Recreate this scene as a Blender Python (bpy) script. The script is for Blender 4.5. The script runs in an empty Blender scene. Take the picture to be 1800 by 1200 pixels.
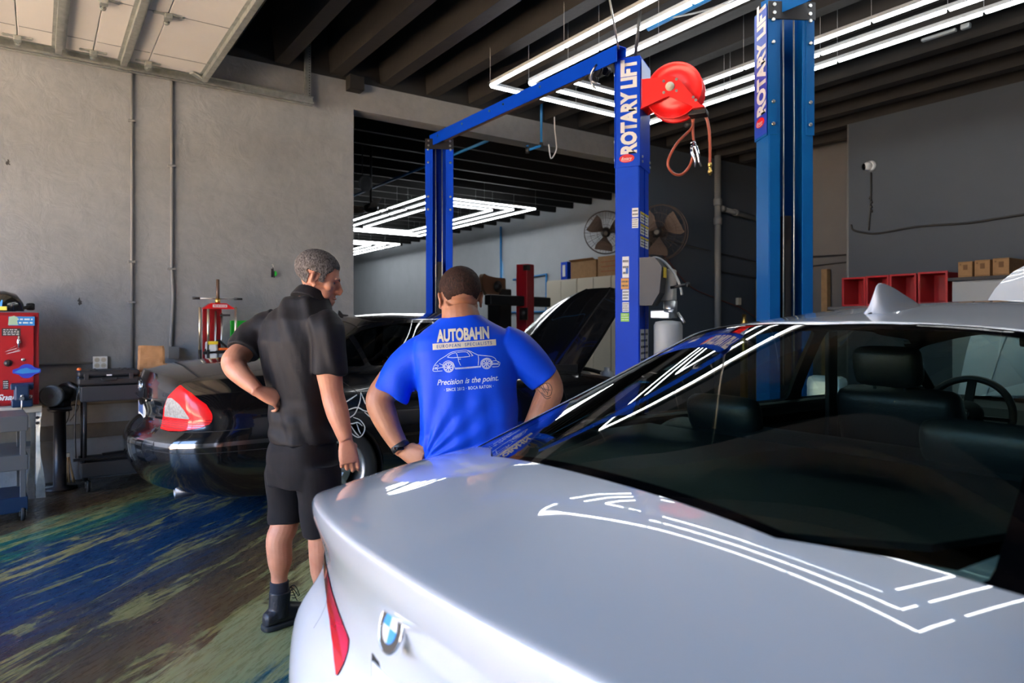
import bpy, bmesh, math, random
from mathutils import Vector, Matrix, noise
from mathutils.bvhtree import BVHTree
R = math.radians
PI = math.pi
random.seed(7)
scene = bpy.context.scene
COL = scene.collection

# ------------------------------------------------------------------ camera
EYE = 1.40                                    # eye height, metres
YAW = R(34.8)
HX, HY = math.sin(YAW), math.cos(YAW)
FOC = 1200.0                                  # focal length in pixels of an 1800 px wide frame
cam_data = bpy.data.cameras.new('camera')
cam_data.lens = 24.0
cam_data.sensor_width = 36.0
cam_data.shift_y = -28.0 / 1800.0
cam_data.clip_start = 0.02
cam_data.dof.use_dof = True
cam_data.dof.focus_distance = 3.2
cam_data.dof.aperture_fstop = 3.2
cam = bpy.data.objects.new('camera', cam_data)
cam.location = (0, 0, EYE)
cam.rotation_euler = (R(90), 0, -YAW)
COL.objects.link(cam)
scene.camera = cam

# ------------------------------------------------------------------ sky, sun, exposure
world = bpy.data.worlds.new('sky')
scene.world = world
world.use_nodes = True
wn = world.node_tree
wn.nodes.clear()
w_out = wn.nodes.new('ShaderNodeOutputWorld')
w_bg = wn.nodes.new('ShaderNodeBackground')
w_tc = wn.nodes.new('ShaderNodeTexCoord')
w_sep = wn.nodes.new('ShaderNodeSeparateXYZ')
w_rmp = wn.nodes.new('ShaderNodeValToRGB')
w_rmp.color_ramp.elements[0].position = 0.0
w_rmp.color_ramp.elements[0].color = (0.56, 0.76, 1.0, 1)
w_rmp.color_ramp.elements[1].position = 0.7
w_rmp.color_ramp.elements[1].color = (0.20, 0.42, 1.0, 1)
wn.links.new(w_tc.outputs['Generated'], w_sep.inputs[0])
wn.links.new(w_sep.outputs['Z'], w_rmp.inputs[0])
wn.links.new(w_rmp.outputs[0], w_bg.inputs['Color'])
w_bg.inputs['Strength'].default_value = 8.0
wn.links.new(w_bg.outputs[0], w_out.inputs[0])

def light(name, kind, energy, color, loc, rot, **kw):
    d = bpy.data.lights.new(name, kind)
    d.energy = energy
    d.color = color
    for k, v in kw.items():
        setattr(d, k, v)
    o = bpy.data.objects.new(name, d)
    o.location = loc
    o.rotation_euler = rot
    COL.objects.link(o)
    return o
SUN_DIR = Vector((0.12, 0.10, -0.98)).normalized()      # the way the sunlight travels
sun = light('sun', 'SUN', 66.0, (1.0, 0.83, 0.62), (-8, -3, 12), (0, 0, 0), angle=R(0.6))
sun.rotation_euler = SUN_DIR.to_track_quat('-Z', 'Y').to_euler()
# daylight portals in the two roll-up door openings
for nm, yc in (('daylight_portal_a', 1.05), ('daylight_portal_b', 5.1)):
    p = light(nm, 'AREA', 1.0, (1, 1, 1), (-4.25, yc, 1.85), (0, R(-90), 0), shape='RECTANGLE', size=3.7, size_y=3.9)
    p.data.cycles.is_portal = True

scene.view_settings.view_transform = 'Standard'
scene.view_settings.look = 'None'
scene.view_settings.gamma = 1.0
scene.view_settings.use_curve_mapping = False
scene.view_settings.exposure = 0.74
try:
    scene.cycles.use_denoising = True
    scene.cycles.max_bounces = 8
    scene.cycles.diffuse_bounces = 4
    scene.cycles.glossy_bounces = 4
    scene.cycles.transparent_max_bounces = 12
    scene.cycles.sample_clamp_indirect = 8.0
    scene.cycles.caustics_reflective = False
    scene.cycles.caustics_refractive = False
except Exception:
    pass

# ------------------------------------------------------------------ helpers
def at(px, py, **k):
    """a point of the place seen in the survey photograph, on a plane X=, Y=, Z= or at depth z="""
    a = (px - 900.0) / FOC
    b = (572.0 - py) / FOC
    dx, dy = HX + a * HY, HY - a * HX
    if 'X' in k: t = k['X'] / dx
    elif 'Y' in k: t = k['Y'] / dy
    elif 'Z' in k: t = (k['Z'] - EYE) / b
    else: t = k['z']
    return Vector((dx * t, dy * t, EYE + b * t))

def tag(o, label=None, cat=None, group=None, kind=None):
    if label: o['label'] = label
    if cat: o['category'] = cat
    if group: o['group'] = group
    if kind: o['kind'] = kind
    return o

def empty(name, loc=(0, 0, 0), rz=0.0, label=None, cat=None, group=None):
    o = bpy.data.objects.new(name, None)
    o.empty_display_size = 0.1
    o.location = loc
    o.rotation_euler = (0, 0, rz)
    COL.objects.link(o)
    return tag(o, label, cat, group)

def place(o, parent):
    """parent in rest: mesh coordinates are written in the parent's local frame"""
    if parent is not None:
        o.parent = parent
    return o

class MB:
    def __init__(s):
        s.bm = bmesh.new()
        s.mi = 0
    def _mat(s, fs):
        for f in fs: f.material_index = s.mi
    def box(s, c, d, rot=None, bev=0.0):
        c = Vector(c)
        hx, hy, hz = d[0] / 2, d[1] / 2, d[2] / 2
        vs = []
        for x in (-1, 1):
            for y in (-1, 1):
                for z in (-1, 1):
                    v = Vector((x * hx, y * hy, z * hz))
                    if rot is not None: v = rot @ v
                    vs.append(s.bm.verts.new(c + v))
        idx = [(0, 1, 3, 2), (4, 6, 7, 5), (0, 4, 5, 1), (2, 3, 7, 6), (0, 2, 6, 4), (1, 5, 7, 3)]
        fs = [s.bm.faces.new([vs[i] for i in q]) for q in idx]
        s._mat(fs)
        if bev > 0:
            es = set(e for f in fs for e in f.edges)
            r = bmesh.ops.bevel(s.bm, geom=list(es), offset=bev, segments=2, affect='EDGES', profile=0.5)
            s._mat(r['faces'])
        return s
    def bar(s, a, b, w, h, up=(0, 0, 1), bev=0.0):
        a, b = Vector(a), Vector(b)
        d = b - a
        L = d.length
        x = d.normalized()
        u = Vector(up)
        y = u.cross(x)
        if y.length < 1e-5:
            y = Vector((0, 1, 0)).cross(x)
        y.normalize()
        z = x.cross(y)
        m = Matrix((x, y, z)).transposed()
        return s.box((a + b) / 2, (L, w, h), rot=m, bev=bev)
    def tube(s, pts, r, seg=10, cap=True):
        pts = [Vector(p) for p in pts]
        n = len(pts)
        rs = r if isinstance(r, (list, tuple)) else [r] * n
        rings = []
        prev = None
        for i, p in enumerate(pts):
            if i == 0: t = pts[1] - p
            elif i == n - 1: t = p - pts[i - 1]
            else: t = (pts[i + 1] - pts[i - 1])
            t.normalize()
            if prev is None:
                u = Vector((0, 0, 1)) if abs(t.z) < 0.9 else Vector((1, 0, 0))
                a = u.cross(t).normalized()
            else:
                a = (prev - t * prev.dot(t))
                if a.length < 1e-6: a = Vector((1, 0, 0)).cross(t)
                a.normalize()
            prev = a
            b = t.cross(a)
            rings.append([s.bm.verts.new(p + (a * math.cos(2 * PI * k / seg) + b * math.sin(2 * PI * k / seg)) * rs[i]) for k in range(seg)])
        fs = []
        for i in range(n - 1):
            for k in range(seg):
                f = s.bm.faces.new((rings[i][k], rings[i][(k + 1) % seg], rings[i + 1][(k + 1) % seg], rings[i + 1][k]))
                f.smooth = True
                fs.append(f)
        if cap:
            fs.append(s.bm.faces.new(list(reversed(rings[0]))))
            fs.append(s.bm.faces.new(rings[-1]))
        s._mat(fs)
        return s
    def cyl(s, a, b, r, seg=20, r2=None):
        return s.tube([a, b], [r, r if r2 is None else r2], seg)
    def lathe(s, c, axis, prof, seg=32, cap=True):
        """prof: list of (along, radius)"""
        c = Vector(c); ax = Vector(axis).normalized()
        u = Vector((0, 0, 1)) if abs(ax.z) < 0.9 else Vector((1, 0, 0))
        a = u.cross(ax).normalized(); b = ax.cross(a)
        rings = []
        for (h, r) in prof:
            rings.append([s.bm.verts.new(c + ax * h + (a * math.cos(2 * PI * k / seg) + b * math.sin(2 * PI * k / seg)) * max(r, 1e-4)) for k in range(seg)])
        fs = []
        for i in range(len(prof) - 1):
            for k in range(seg):
                f = s.bm.faces.new((rings[i][k], rings[i][(k + 1) % seg], rings[i + 1][(k + 1) % seg], rings[i + 1][k]))
                f.smooth = True
                fs.append(f)
        if cap:
            fs.append(s.bm.faces.new(list(reversed(rings[0]))))
            fs.append(s.bm.faces.new(rings[-1]))
        s._mat(fs)
        return s
    def prism(s, poly, o, ex, ey, ez, depth, hole=None):
        """poly in the (ex, ey) plane at o, extruded by depth along ez"""
        o, ex, ey, ez = Vector(o), Vector(ex), Vector(ey), Vector(ez)
        a = [s.bm.verts.new(o + ex * x + ey * y) for x, y in poly]
        b = [s.bm.verts.new(o + ex * x + ey * y + ez * depth) for x, y in poly]
        n = len(poly)
        fs = [s.bm.faces.new(list(reversed(a))), s.bm.faces.new(b)]
        for i in range(n):
            fs.append(s.bm.faces.new((a[i], a[(i + 1) % n], b[(i + 1) % n], b[i])))
        s._mat(fs)
        return s
    def quad(s, a, b, c, d):
        f = s.bm.faces.new([s.bm.verts.new(Vector(p)) for p in (a, b, c, d)])
        s._mat([f])
        return s
    def ball(s, c, r, seg=16, sc=(1, 1, 1), rot=None):
        m = Matrix.Translation(Vector(c)) @ (rot.to_4x4() if rot is not None else Matrix()) @ Matrix.Diagonal((r * sc[0], r * sc[1], r * sc[2], 1))
        res = bmesh.ops.create_uvsphere(s.bm, u_segments=seg, v_segments=max(6, seg // 2), radius=1.0, matrix=m)
        fs = set(f for v in res['verts'] for f in v.link_faces)
        for f in fs:
            f.smooth = True
        s._mat(fs)
        return s
    def obj(s, name, mats, parent=None, loc=None, recalc=True):
        if recalc:
            bmesh.ops.recalc_face_normals(s.bm, faces=s.bm.faces[:])
        me = bpy.data.meshes.new(name)
        s.bm.to_mesh(me)
        s.bm.free()
        for m in (mats if isinstance(mats, (list, tuple)) else [mats]):
            me.materials.append(m)
        o = bpy.data.objects.new(name, me)
        if loc is not None: o.location = loc
        COL.objects.link(o)
        return place(o, parent)

def copy_tree(o, parent=None):
    c = o.copy()
    COL.objects.link(c)
    if parent is not None:
        c.parent = parent
    for ch in list(o.children):
        copy_tree(ch, c)
    return c

def bez(p0, p1, p2, p3, n=14):
    p0, p1, p2, p3 = map(Vector, (p0, p1, p2, p3))
    out = []
    for i in range(n + 1):
        t = i / n
        out.append(p0 * (1 - t) ** 3 + p1 * 3 * t * (1 - t) ** 2 + p2 * 3 * t * t * (1 - t) + p3 * t ** 3)
    return out

def smoothpath(pts, n=6):
    """Catmull-Rom through points"""
    pts = [Vector(p) for p in pts]
    P = [pts[0] * 2 - pts[1]] + pts + [pts[-1] * 2 - pts[-2]]
    out = []
    for i in range(1, len(P) - 2):
        for k in range(n):
            t = k / n
            a, b, c, d = P[i - 1], P[i], P[i + 1], P[i + 2]
            out.append(0.5 * ((2 * b) + (c - a) * t + (2 * a - 5 * b + 4 * c - d) * t * t + (3 * b - a - 3 * c + d) * t ** 3))
    out.append(pts[-1])
    return out

def lin(tab, x):
    """smooth interpolation of a table [(x, y), ...] (monotone cubic)"""
    n = len(tab)
    if x <= tab[0][0]: return tab[0][1]
    if x >= tab[-1][0]: return tab[-1][1]
    for i in range(n - 1):
        if x <= tab[i + 1][0]:
            break
    def slope(j):
        return (tab[j + 1][1] - tab[j][1]) / (tab[j + 1][0] - tab[j][0])
    def tang(j):
        if j == 0: return slope(0)
        if j == n - 1: return slope(n - 2)
        a, b = slope(j - 1), slope(j)
        if a * b <= 0: return 0.0
        return 2 * a * b / (a + b)
    h = tab[i + 1][0] - tab[i][0]
    t = (x - tab[i][0]) / h
    return ((2 * t ** 3 - 3 * t ** 2 + 1) * tab[i][1] + (t ** 3 - 2 * t ** 2 + t) * h * tang(i)
            + (-2 * t ** 3 + 3 * t ** 2) * tab[i + 1][1] + (t ** 3 - t ** 2) * h * tang(i + 1))

# ------------------------------------------------------------------ materials
def hexc(h):
    def f(c):
        c /= 255.0
        return c / 12.92 if c <= 0.04045 else ((c + 0.055) / 1.055) ** 2.4
    return (f(int(h[0:2], 16)), f(int(h[2:4], 16)), f(int(h[4:6], 16)), 1)

def nmat(name):
    m = bpy.data.materials.new(name)
    m.use_nodes = True
    nt = m.node_tree
    return m, nt, nt.nodes['Principled BSDF']

def mat(name, col, rough=0.5, metal=0.0, coat=0.0, var=0.0, vscale=8.0, bump=0.0, bscale=40.0, spec=0.5, emit=None, estr=0.0, sheen=0.0, coat_rough=0.03):
    m, nt, b = nmat(name)
    c = hexc(col) if isinstance(col, str) else tuple(col) + ((1,) if len(col) == 3 else ())
    b.inputs['Base Color'].default_value = c
    b.inputs['Roughness'].default_value = rough
    b.inputs['Metallic'].default_value = metal
    b.inputs['Specular IOR Level'].default_value = spec
    b.inputs['Coat Weight'].default_value = coat
    b.inputs['Coat Roughness'].default_value = coat_rough
    b.inputs['Sheen Weight'].default_value = sheen
    if emit is not None:
        b.inputs['Emission Color'].default_value = hexc(emit) if isinstance(emit, str) else tuple(emit) + (1,)
        b.inputs['Emission Strength'].default_value = estr
    if var > 0 or bump > 0:
        tc = nt.nodes.new('ShaderNodeTexCoord')
    if var > 0:
        n = nt.nodes.new('ShaderNodeTexNoise')
        n.inputs['Scale'].default_value = vscale
        n.inputs['Detail'].default_value = 6
        n.inputs['Roughness'].default_value = 0.65
        nt.links.new(tc.outputs['Object'], n.inputs['Vector'])
        mx = nt.nodes.new('ShaderNodeMixRGB')
        mx.blend_type = 'MULTIPLY'
        mx.inputs[0].default_value = 1.0
        mx.inputs[1].default_value = c
        rp = nt.nodes.new('ShaderNodeValToRGB')
        rp.color_ramp.elements[0].position = 0.3
        rp.color_ramp.elements[1].position = 0.7
        lo = 1 - var
        rp.color_ramp.elements[0].color = (lo, lo, lo, 1)
        rp.color_ramp.elements[1].color = (1, 1, 1, 1)
        nt.links.new(n.outputs['Fac'], rp.inputs[0])
        nt.links.new(rp.outputs[0], mx.inputs[2])
        nt.links.new(mx.outputs[0], b.inputs['Base Color'])
    if bump > 0:
        n2 = nt.nodes.new('ShaderNodeTexNoise')
        n2.inputs['Scale'].default_value = bscale
        n2.inputs['Detail'].default_value = 5
        nt.links.new(tc.outputs['Object'], n2.inputs['Vector'])
        bp = nt.nodes.new('ShaderNodeBump')
        bp.inputs['Strength'].default_value = bump
        bp.inputs['Distance'].default_value = 0.01
        nt.links.new(n2.outputs['Fac'], bp.inputs['Height'])
        nt.links.new(bp.outputs[0], b.inputs['Normal'])
    return m

def glass_mat(name, tint=(0.5, 0.58, 0.56), gloss=1.0, rough=0.0):
    m = bpy.data.materials.new(name)
    m.use_nodes = True
    nt = m.node_tree
    nt.nodes.clear()
    out = nt.nodes.new('ShaderNodeOutputMaterial')
    tr = nt.nodes.new('ShaderNodeBsdfTransparent')
    tr.inputs[0].default_value = tuple(tint) + (1,)
    gl = nt.nodes.new('ShaderNodeBsdfGlossy')
    gl.inputs['Roughness'].default_value = rough
    geo = nt.nodes.new('ShaderNodeNewGeometry')
    mr = nt.nodes.new('ShaderNodeMapRange')
    mr.inputs['To Min'].default_value = 1.55
    mr.inputs['To Max'].default_value = 1 / 1.55
    nt.links.new(geo.outputs['Backfacing'], mr.inputs['Value'])
    fr = nt.nodes.new('ShaderNodeFresnel')
    nt.links.new(mr.outputs[0], fr.inputs['IOR'])
    mul = nt.nodes.new('ShaderNodeMath')
    mul.operation = 'MULTIPLY'
    mul.use_clamp = True
    mul.inputs[1].default_value = 1.7 * gloss
    nt.links.new(fr.outputs[0], mul.inputs[0])
    mix = nt.nodes.new('ShaderNodeMixShader')
    nt.links.new(mul.outputs[0], mix.inputs[0])
    nt.links.new(tr.outputs[0], mix.inputs[1])
    nt.links.new(gl.outputs[0], mix.inputs[2])
    nt.links.new(mix.outputs[0], out.inputs[0])
    return m

M = {}
M['blue'] = mat('lift blue enamel', (0.002, 0.055, 0.56), 0.42, coat=0.0, spec=.12, var=0.12, vscale=3)
M['blue2'] = mat('lift blue enamel aged', (0.002, 0.095, 0.34), 0.42, coat=0.0, spec=.2, var=0.15, vscale=3)
M['white'] = mat('white paint', (0.78, 0.78, 0.76), 0.5)
M['decalwhite'] = mat('white decal', (0.80, 0.78, 0.74), 0.5)
M['decalblack'] = mat('black decal ink', (0.02, 0.02, 0.02), 0.5)
M['red'] = mat('red enamel', (0.62, 0.008, 0.010), 0.3, coat=0.4)
M['darkred'] = mat('dark red enamel', (0.35, 0.008, 0.012), 0.35, coat=0.3)
M['black'] = mat('black plastic', (0.012, 0.012, 0.013), 0.45)
M['rubber'] = mat('black rubber', (0.018, 0.018, 0.018), 0.75)
M['blackmetal'] = mat('black steel', (0.02, 0.02, 0.022), 0.38, metal=0.4)
M['steel'] = mat('steel', (0.55, 0.55, 0.53), 0.3, metal=1.0)
M['chrome'] = mat('chrome', (0.85, 0.86, 0.88), 0.07, metal=1.0)
M['galv'] = mat('galvanized steel', (0.50, 0.53, 0.50), 0.42, metal=0.85, var=0.35, vscale=14)
M['alu'] = mat('aluminium', (0.6, 0.62, 0.63), 0.35, metal=0.9, var=0.2, vscale=9)
M['brass'] = mat('brass', (0.75, 0.50, 0.14), 0.3, metal=1.0)
M['boxgrey'] = mat('dark grey powder coat', (0.045, 0.048, 0.052), 0.5)
M['grey'] = mat('grey plastic', (0.10, 0.105, 0.11), 0.5)
M['lightgrey'] = mat('light grey paint', (0.35, 0.37, 0.38), 0.5)
M['cable'] = mat('black cable', (0.02, 0.02, 0.02), 0.6)
M['conduit'] = mat('grey painted conduit', (0.17, 0.175, 0.175), 0.6)
M['card'] = mat('cardboard', (0.36, 0.20, 0.085), 0.8, var=0.25, vscale=12)
M['yellow'] = mat('yellow', (0.75, 0.55, 0.03), 0.5)
M['green'] = mat('green', (0.02, 0.55, 0.04), 0.5)
M['bluepipe'] = mat('blue air pipe', (0.015, 0.20, 0.52), 0.4)
M['cream'] = mat('cream laminate', (0.55, 0.50, 0.40), 0.55)
M['led'] = mat('led tube', (1, 1, 1), 0.5, emit=(0.93, 0.97, 1.0), estr=11.0)
M['hose'] = mat('copper red rubber hose', (0.34, 0.075, 0.04), 0.35)

def text_mesh(txt, size=1.0, sx=1.0, shear=0.0, bold=0.0, spacing=1.0):
    """flat text as a bmesh, centred on the origin in x and y, height of capitals = size"""
    cu = bpy.data.curves.new('txt', 'FONT')
    cu.body = txt
    cu.size = 1.0
    cu.shear = shear
    cu.offset = bold
    cu.space_character = spacing
    cu.resolution_u = 3
    cu.align_x = 'LEFT'
    o = bpy.data.objects.new('txt', cu)
    COL.objects.link(o)
    dg = bpy.context.evaluated_depsgraph_get()
    me = bpy.data.meshes.new_from_object(o.evaluated_get(dg))
    bpy.data.objects.remove(o)
    bpy.data.curves.remove(cu)
    bm = bmesh.new()
    bm.from_mesh(me)
    bpy.data.meshes.remove(me)
    if not bm.verts: return bm
    s = size / 0.729
    for v in bm.verts:
        v.co.x *= s * sx
        v.co.y *= s
        v.co.z = 0
    x0 = min(v.co.x for v in bm.verts); x1 = max(v.co.x for v in bm.verts)
    for v in bm.verts:
        v.co.x -= (x0 + x1) / 2
        v.co.y -= size / 2
    return bm

def text_obj(name, txt, size, o, ex, ey, m, parent=None, width=None, **k):
    """lettering lying on a plane: o centre, ex reading direction, ey up direction"""
    bm = text_mesh(txt, size, **k)
    ex, ey, o = Vector(ex).normalized(), Vector(ey).normalized(), Vector(o)
    if width:
        w = max(v.co.x for v in bm.verts) * 2
        for v in bm.verts: v.co.x *= width / w
    for v in bm.verts:
        v.co = o + ex * v.co.x + ey * v.co.y
    bmesh.ops.recalc_face_normals(bm, faces=bm.faces[:])
    me = bpy.data.meshes.new(name)
    bm.to_mesh(me); bm.free()
    me.materials.append(m)
    ob = bpy.data.objects.new(name, me)
    COL.objects.link(ob)
    return place(ob, parent)
# ================================================================== the room
WY = 7.35           # long side wall
WX = 10.45          # far wall
FX = -4.3           # front of the building with the two roll-up doors
TOP = 4.18          # underside of the ceiling ribs
SLAB = 4.85
LINTEL = 3.84
OP0, OP1 = 2.93, 7.62   # opening to the next bay
NY = 27.0           # end of the next bay

def wall_material():
    m, nt, b = nmat('painted block wall')
    tc = nt.nodes.new('ShaderNodeTexCoord')
    n1 = nt.nodes.new('ShaderNodeTexNoise'); n1.inputs['Scale'].default_value = 1.1; n1.inputs['Detail'].default_value = 7
    n2 = nt.nodes.new('ShaderNodeTexNoise'); n2.inputs['Scale'].default_value = 9; n2.inputs['Detail'].default_value = 8; n2.inputs['Roughness'].default_value = 0.7
    nt.links.new(tc.outputs['Object'], n1.inputs['Vector'])
    nt.links.new(tc.outputs['Object'], n2.inputs['Vector'])
    r = nt.nodes.new('ShaderNodeValToRGB')
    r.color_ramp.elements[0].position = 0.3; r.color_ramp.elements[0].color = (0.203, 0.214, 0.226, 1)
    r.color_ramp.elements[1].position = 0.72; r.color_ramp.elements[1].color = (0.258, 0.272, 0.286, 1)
    nt.links.new(n1.outputs['Fac'], r.inputs[0])
    mx = nt.nodes.new('ShaderNodeMixRGB'); mx.blend_type = 'MULTIPLY'; mx.inputs[0].default_value = 1
    r2 = nt.nodes.new('ShaderNodeValToRGB')
    r2.color_ramp.elements[0].position = 0.28; r2.color_ramp.elements[0].color = (0.86, 0.86, 0.86, 1)
    r2.color_ramp.elements[1].position = 0.6; r2.color_ramp.elements[1].color = (1, 1, 1, 1)
    nt.links.new(n2.outputs['Fac'], r2.inputs[0])
    nt.links.new(r.outputs[0], mx.inputs[1]); nt.links.new(r2.outputs[0], mx.inputs[2])
    nt.links.new(mx.outputs[0], b.inputs['Base Color'])
    b.inputs['Roughness'].default_value = 0.62
    n3 = nt.nodes.new('ShaderNodeTexNoise'); n3.inputs['Scale'].default_value = 5.0; n3.inputs['Detail'].default_value = 9; n3.inputs['Roughness'].default_value = 0.62; n3.inputs['Distortion'].default_value = 0.6
    nt.links.new(tc.outputs['Object'], n3.inputs['Vector'])
    bp = nt.nodes.new('ShaderNodeBump'); bp.inputs['Strength'].default_value = 0.35; bp.inputs['Distance'].default_value = 0.03
    nt.links.new(n3.outputs['Fac'], bp.inputs['Height'])
    nt.links.new(bp.outputs[0], b.inputs['Normal'])
    return m
M['wall'] = wall_material()
M['officewall'] = mat('office wall paint', (0.048, 0.064, 0.084), 0.6, var=0.08, vscale=3, bump=0.1, bscale=6)
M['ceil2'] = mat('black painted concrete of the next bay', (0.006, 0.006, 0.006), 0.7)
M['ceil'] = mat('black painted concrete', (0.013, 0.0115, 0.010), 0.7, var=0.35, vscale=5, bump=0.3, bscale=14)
M['concrete'] = mat('outdoor concrete', (0.62, 0.50, 0.36), 0.9, var=0.15, vscale=2)
M['stucco'] = mat('outdoor stucco', (0.62, 0.56, 0.47), 0.9, var=0.1, vscale=1)

def floor_material():
    m, nt, b = nmat('painted resin floor')
    N = nt.nodes; L = nt.links
    tc = N.new('ShaderNodeTexCoord')
    mp = N.new('ShaderNodeMapping'); mp.inputs['Rotation'].default_value = (0, 0, R(-43))
    L.new(tc.outputs['Object'], mp.inputs['Vector'])      # x = along the streaks, y = across
    big = N.new('ShaderNodeTexNoise'); big.inputs['Scale'].default_value = 0.9; big.inputs['Detail'].default_value = 5; big.inputs['Roughness'].default_value = 0.6
    mpb = N.new('ShaderNodeMapping'); mpb.inputs['Scale'].default_value = (0.6, 1.6, 1)
    L.new(mp.outputs[0], mpb.inputs['Vector']); L.new(mpb.outputs[0], big.inputs['Vector'])
    sep = N.new('ShaderNodeSeparateXYZ'); L.new(mp.outputs[0], sep.inputs[0])
    # fine streaks
    mps = N.new('ShaderNodeMapping'); mps.inputs['Scale'].default_value = (0.9, 5.5, 1)
    L.new(mp.outputs[0], mps.inputs['Vector'])
    st = N.new('ShaderNodeTexNoise'); st.inputs['Scale'].default_value = 1.6; st.inputs['Detail'].default_value = 9; st.inputs['Roughness'].default_value = 0.68; st.inputs['Distortion'].default_value = 0.8
    L.new(mps.outputs[0], st.inputs['Vector'])
    def math_(op, a, bb, c=None):
        n = N.new('ShaderNodeMath'); n.operation = op
        for i, q in enumerate((a, bb, c)):
            if q is None: continue
            if isinstance(q, (int, float)): n.inputs[i].default_value = q
            else: L.new(q, n.inputs[i])
        return n.outputs[0]
    w = math_('MULTIPLY_ADD', math_('SUBTRACT', big.outputs['Fac'], 0.5), 0.9, sep.outputs['Y'])
    w = math_('MULTIPLY_ADD', math_('SUBTRACT', st.outputs['Fac'], 0.5), 1.3, w)
    t = N.new('ShaderNodeMapRange'); t.inputs['From Min'].default_value = 0.0; t.inputs['From Max'].default_value = 6.0
    L.new(w, t.inputs['Value'])
    r = N.new('ShaderNodeValToRGB'); cr = r.color_ramp
    TEAL = (0.003, 0.075, 0.105, 1); GB = (0.23, 0.27, 0.13, 1); BR = (0.105, 0.066, 0.030, 1); NAVY = (0.006, 0.036, 0.095, 1)
    TAN = (0.34, 0.285, 0.09, 1); GRN = (0.006, 0.115, 0.075, 1); DBR = (0.062, 0.042, 0.024, 1)
    stops = [(0.0, DBR), (0.14, BR), (0.17, TEAL), (0.245, TEAL), (0.262, GB), (0.33, (0.29, 0.27, 0.12, 1)), (0.345, BR), (0.44, (0.05, 0.042, 0.035, 1)), (0.50, NAVY), (0.575, NAVY),
             (0.588, TAN), (0.612, NAVY), (0.64, (0.010, 0.050, 0.080, 1)), (0.665, GRN), (0.688, TAN), (0.70, GRN), (0.712, (0.21, 0.17, 0.06, 1)), (0.728, DBR), (1.0, (0.05, 0.037, 0.025, 1))]
    for i, (p, c) in enumerate(stops):
        if i < 2:
            e = cr.elements[i]; e.position = p
        else:
            e = cr.elements.new(p)
        e.color = c
    L.new(t.outputs[0], r.inputs[0])
    # tan scuffs over everything
    sc = N.new('ShaderNodeTexNoise'); sc.inputs['Scale'].default_value = 2.3; sc.inputs['Detail'].default_value = 10; sc.inputs['Roughness'].default_value = 0.72; sc.inputs['Distortion'].default_value = 1.4
    mp3 = N.new('ShaderNodeMapping'); mp3.inputs['Scale'].default_value = (0.55, 3.4, 1); mp3.inputs['Location'].default_value = (4, 9, 0)
    L.new(mp.outputs[0], mp3.inputs['Vector']); L.new(mp3.outputs[0], sc.inputs['Vector'])
    sr = N.new('ShaderNodeValToRGB'); sr.color_ramp.elements[0].position = 0.54; sr.color_ramp.elements[0].color = (0, 0, 0, 1)
    sr.color_ramp.elements[1].position = 0.59; sr.color_ramp.elements[1].color = (0.75, 0.75, 0.75, 1)
    L.new(sc.outputs['Fac'], sr.inputs[0])
    # no scuff tint beyond the painted part
    msk = N.new('ShaderNodeMapRange'); msk.inputs['From Min'].default_value = 4.25; msk.inputs['From Max'].default_value = 4.5
    msk.inputs['To Min'].default_value = 1.0; msk.inputs['To Max'].default_value = 0.0
    L.new(w, msk.inputs['Value'])
    f = math_('MULTIPLY', sr.outputs[0], msk.outputs[0])
    mx = N.new('ShaderNodeMixRGB'); mx.inputs[2].default_value = (0.25, 0.235, 0.085, 1)
    L.new(f, mx.inputs[0]); L.new(r.outputs[0], mx.inputs[1])
    # dirt
    d = N.new('ShaderNodeTexNoise'); d.inputs['Scale'].default_value = 9; d.inputs['Detail'].default_value = 8; d.inputs['Roughness'].default_value = 0.75
    L.new(mps.outputs[0], d.inputs['Vector'])
    dr = N.new('ShaderNodeValToRGB'); dr.color_ramp.elements[0].position = 0.32; dr.color_ramp.elements[0].color = (0.72, 0.68, 0.64, 1)
    dr.color_ramp.elements[1].position = 0.58; dr.color_ramp.elements[1].color = (1.12, 1.12, 1.12, 1)
    L.new(d.outputs['Fac'], dr.inputs[0])
    m2 = N.new('ShaderNodeMixRGB'); m2.blend_type = 'MULTIPLY'; m2.inputs[0].default_value = 1
    L.new(mx.outputs[0], m2.inputs[1]); L.new(dr.outputs[0], m2.inputs[2])
    L.new(m2.outputs[0], b.inputs['Base Color'])
    rr = N.new('ShaderNodeMapRange'); rr.inputs['To Min'].default_value = 0.12; rr.inputs['To Max'].default_value = 0.45
    L.new(d.outputs['Fac'], rr.inputs['Value']); L.new(rr.outputs[0], b.inputs['Roughness'])
    b.inputs['Specular IOR Level'].default_value = 0.22
    bp = N.new('ShaderNodeBump'); bp.inputs['Strength'].default_value = 0.12; bp.inputs['Distance'].default_value = 0.004
    L.new(st.outputs['Fac'], bp.inputs['Height']); L.new(bp.outputs[0], b.inputs['Normal'])
    return m
M['floor'] = floor_material()

def struct(name, mb, m):
    return tag(mb.obj(name, m), kind='structure')

YB = -4.2   # side of the hall away from the picture
struct('floor', MB().box(((FX + WX) / 2, (YB + NY) / 2, -0.05), (WX - FX + 0.4, NY - YB + 0.4, 0.1)), M['floor'])
struct('floor_outside', MB().box((FX - 12.2, 6, -0.06), (24, 60, 0.1)), M['concrete'])
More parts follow.
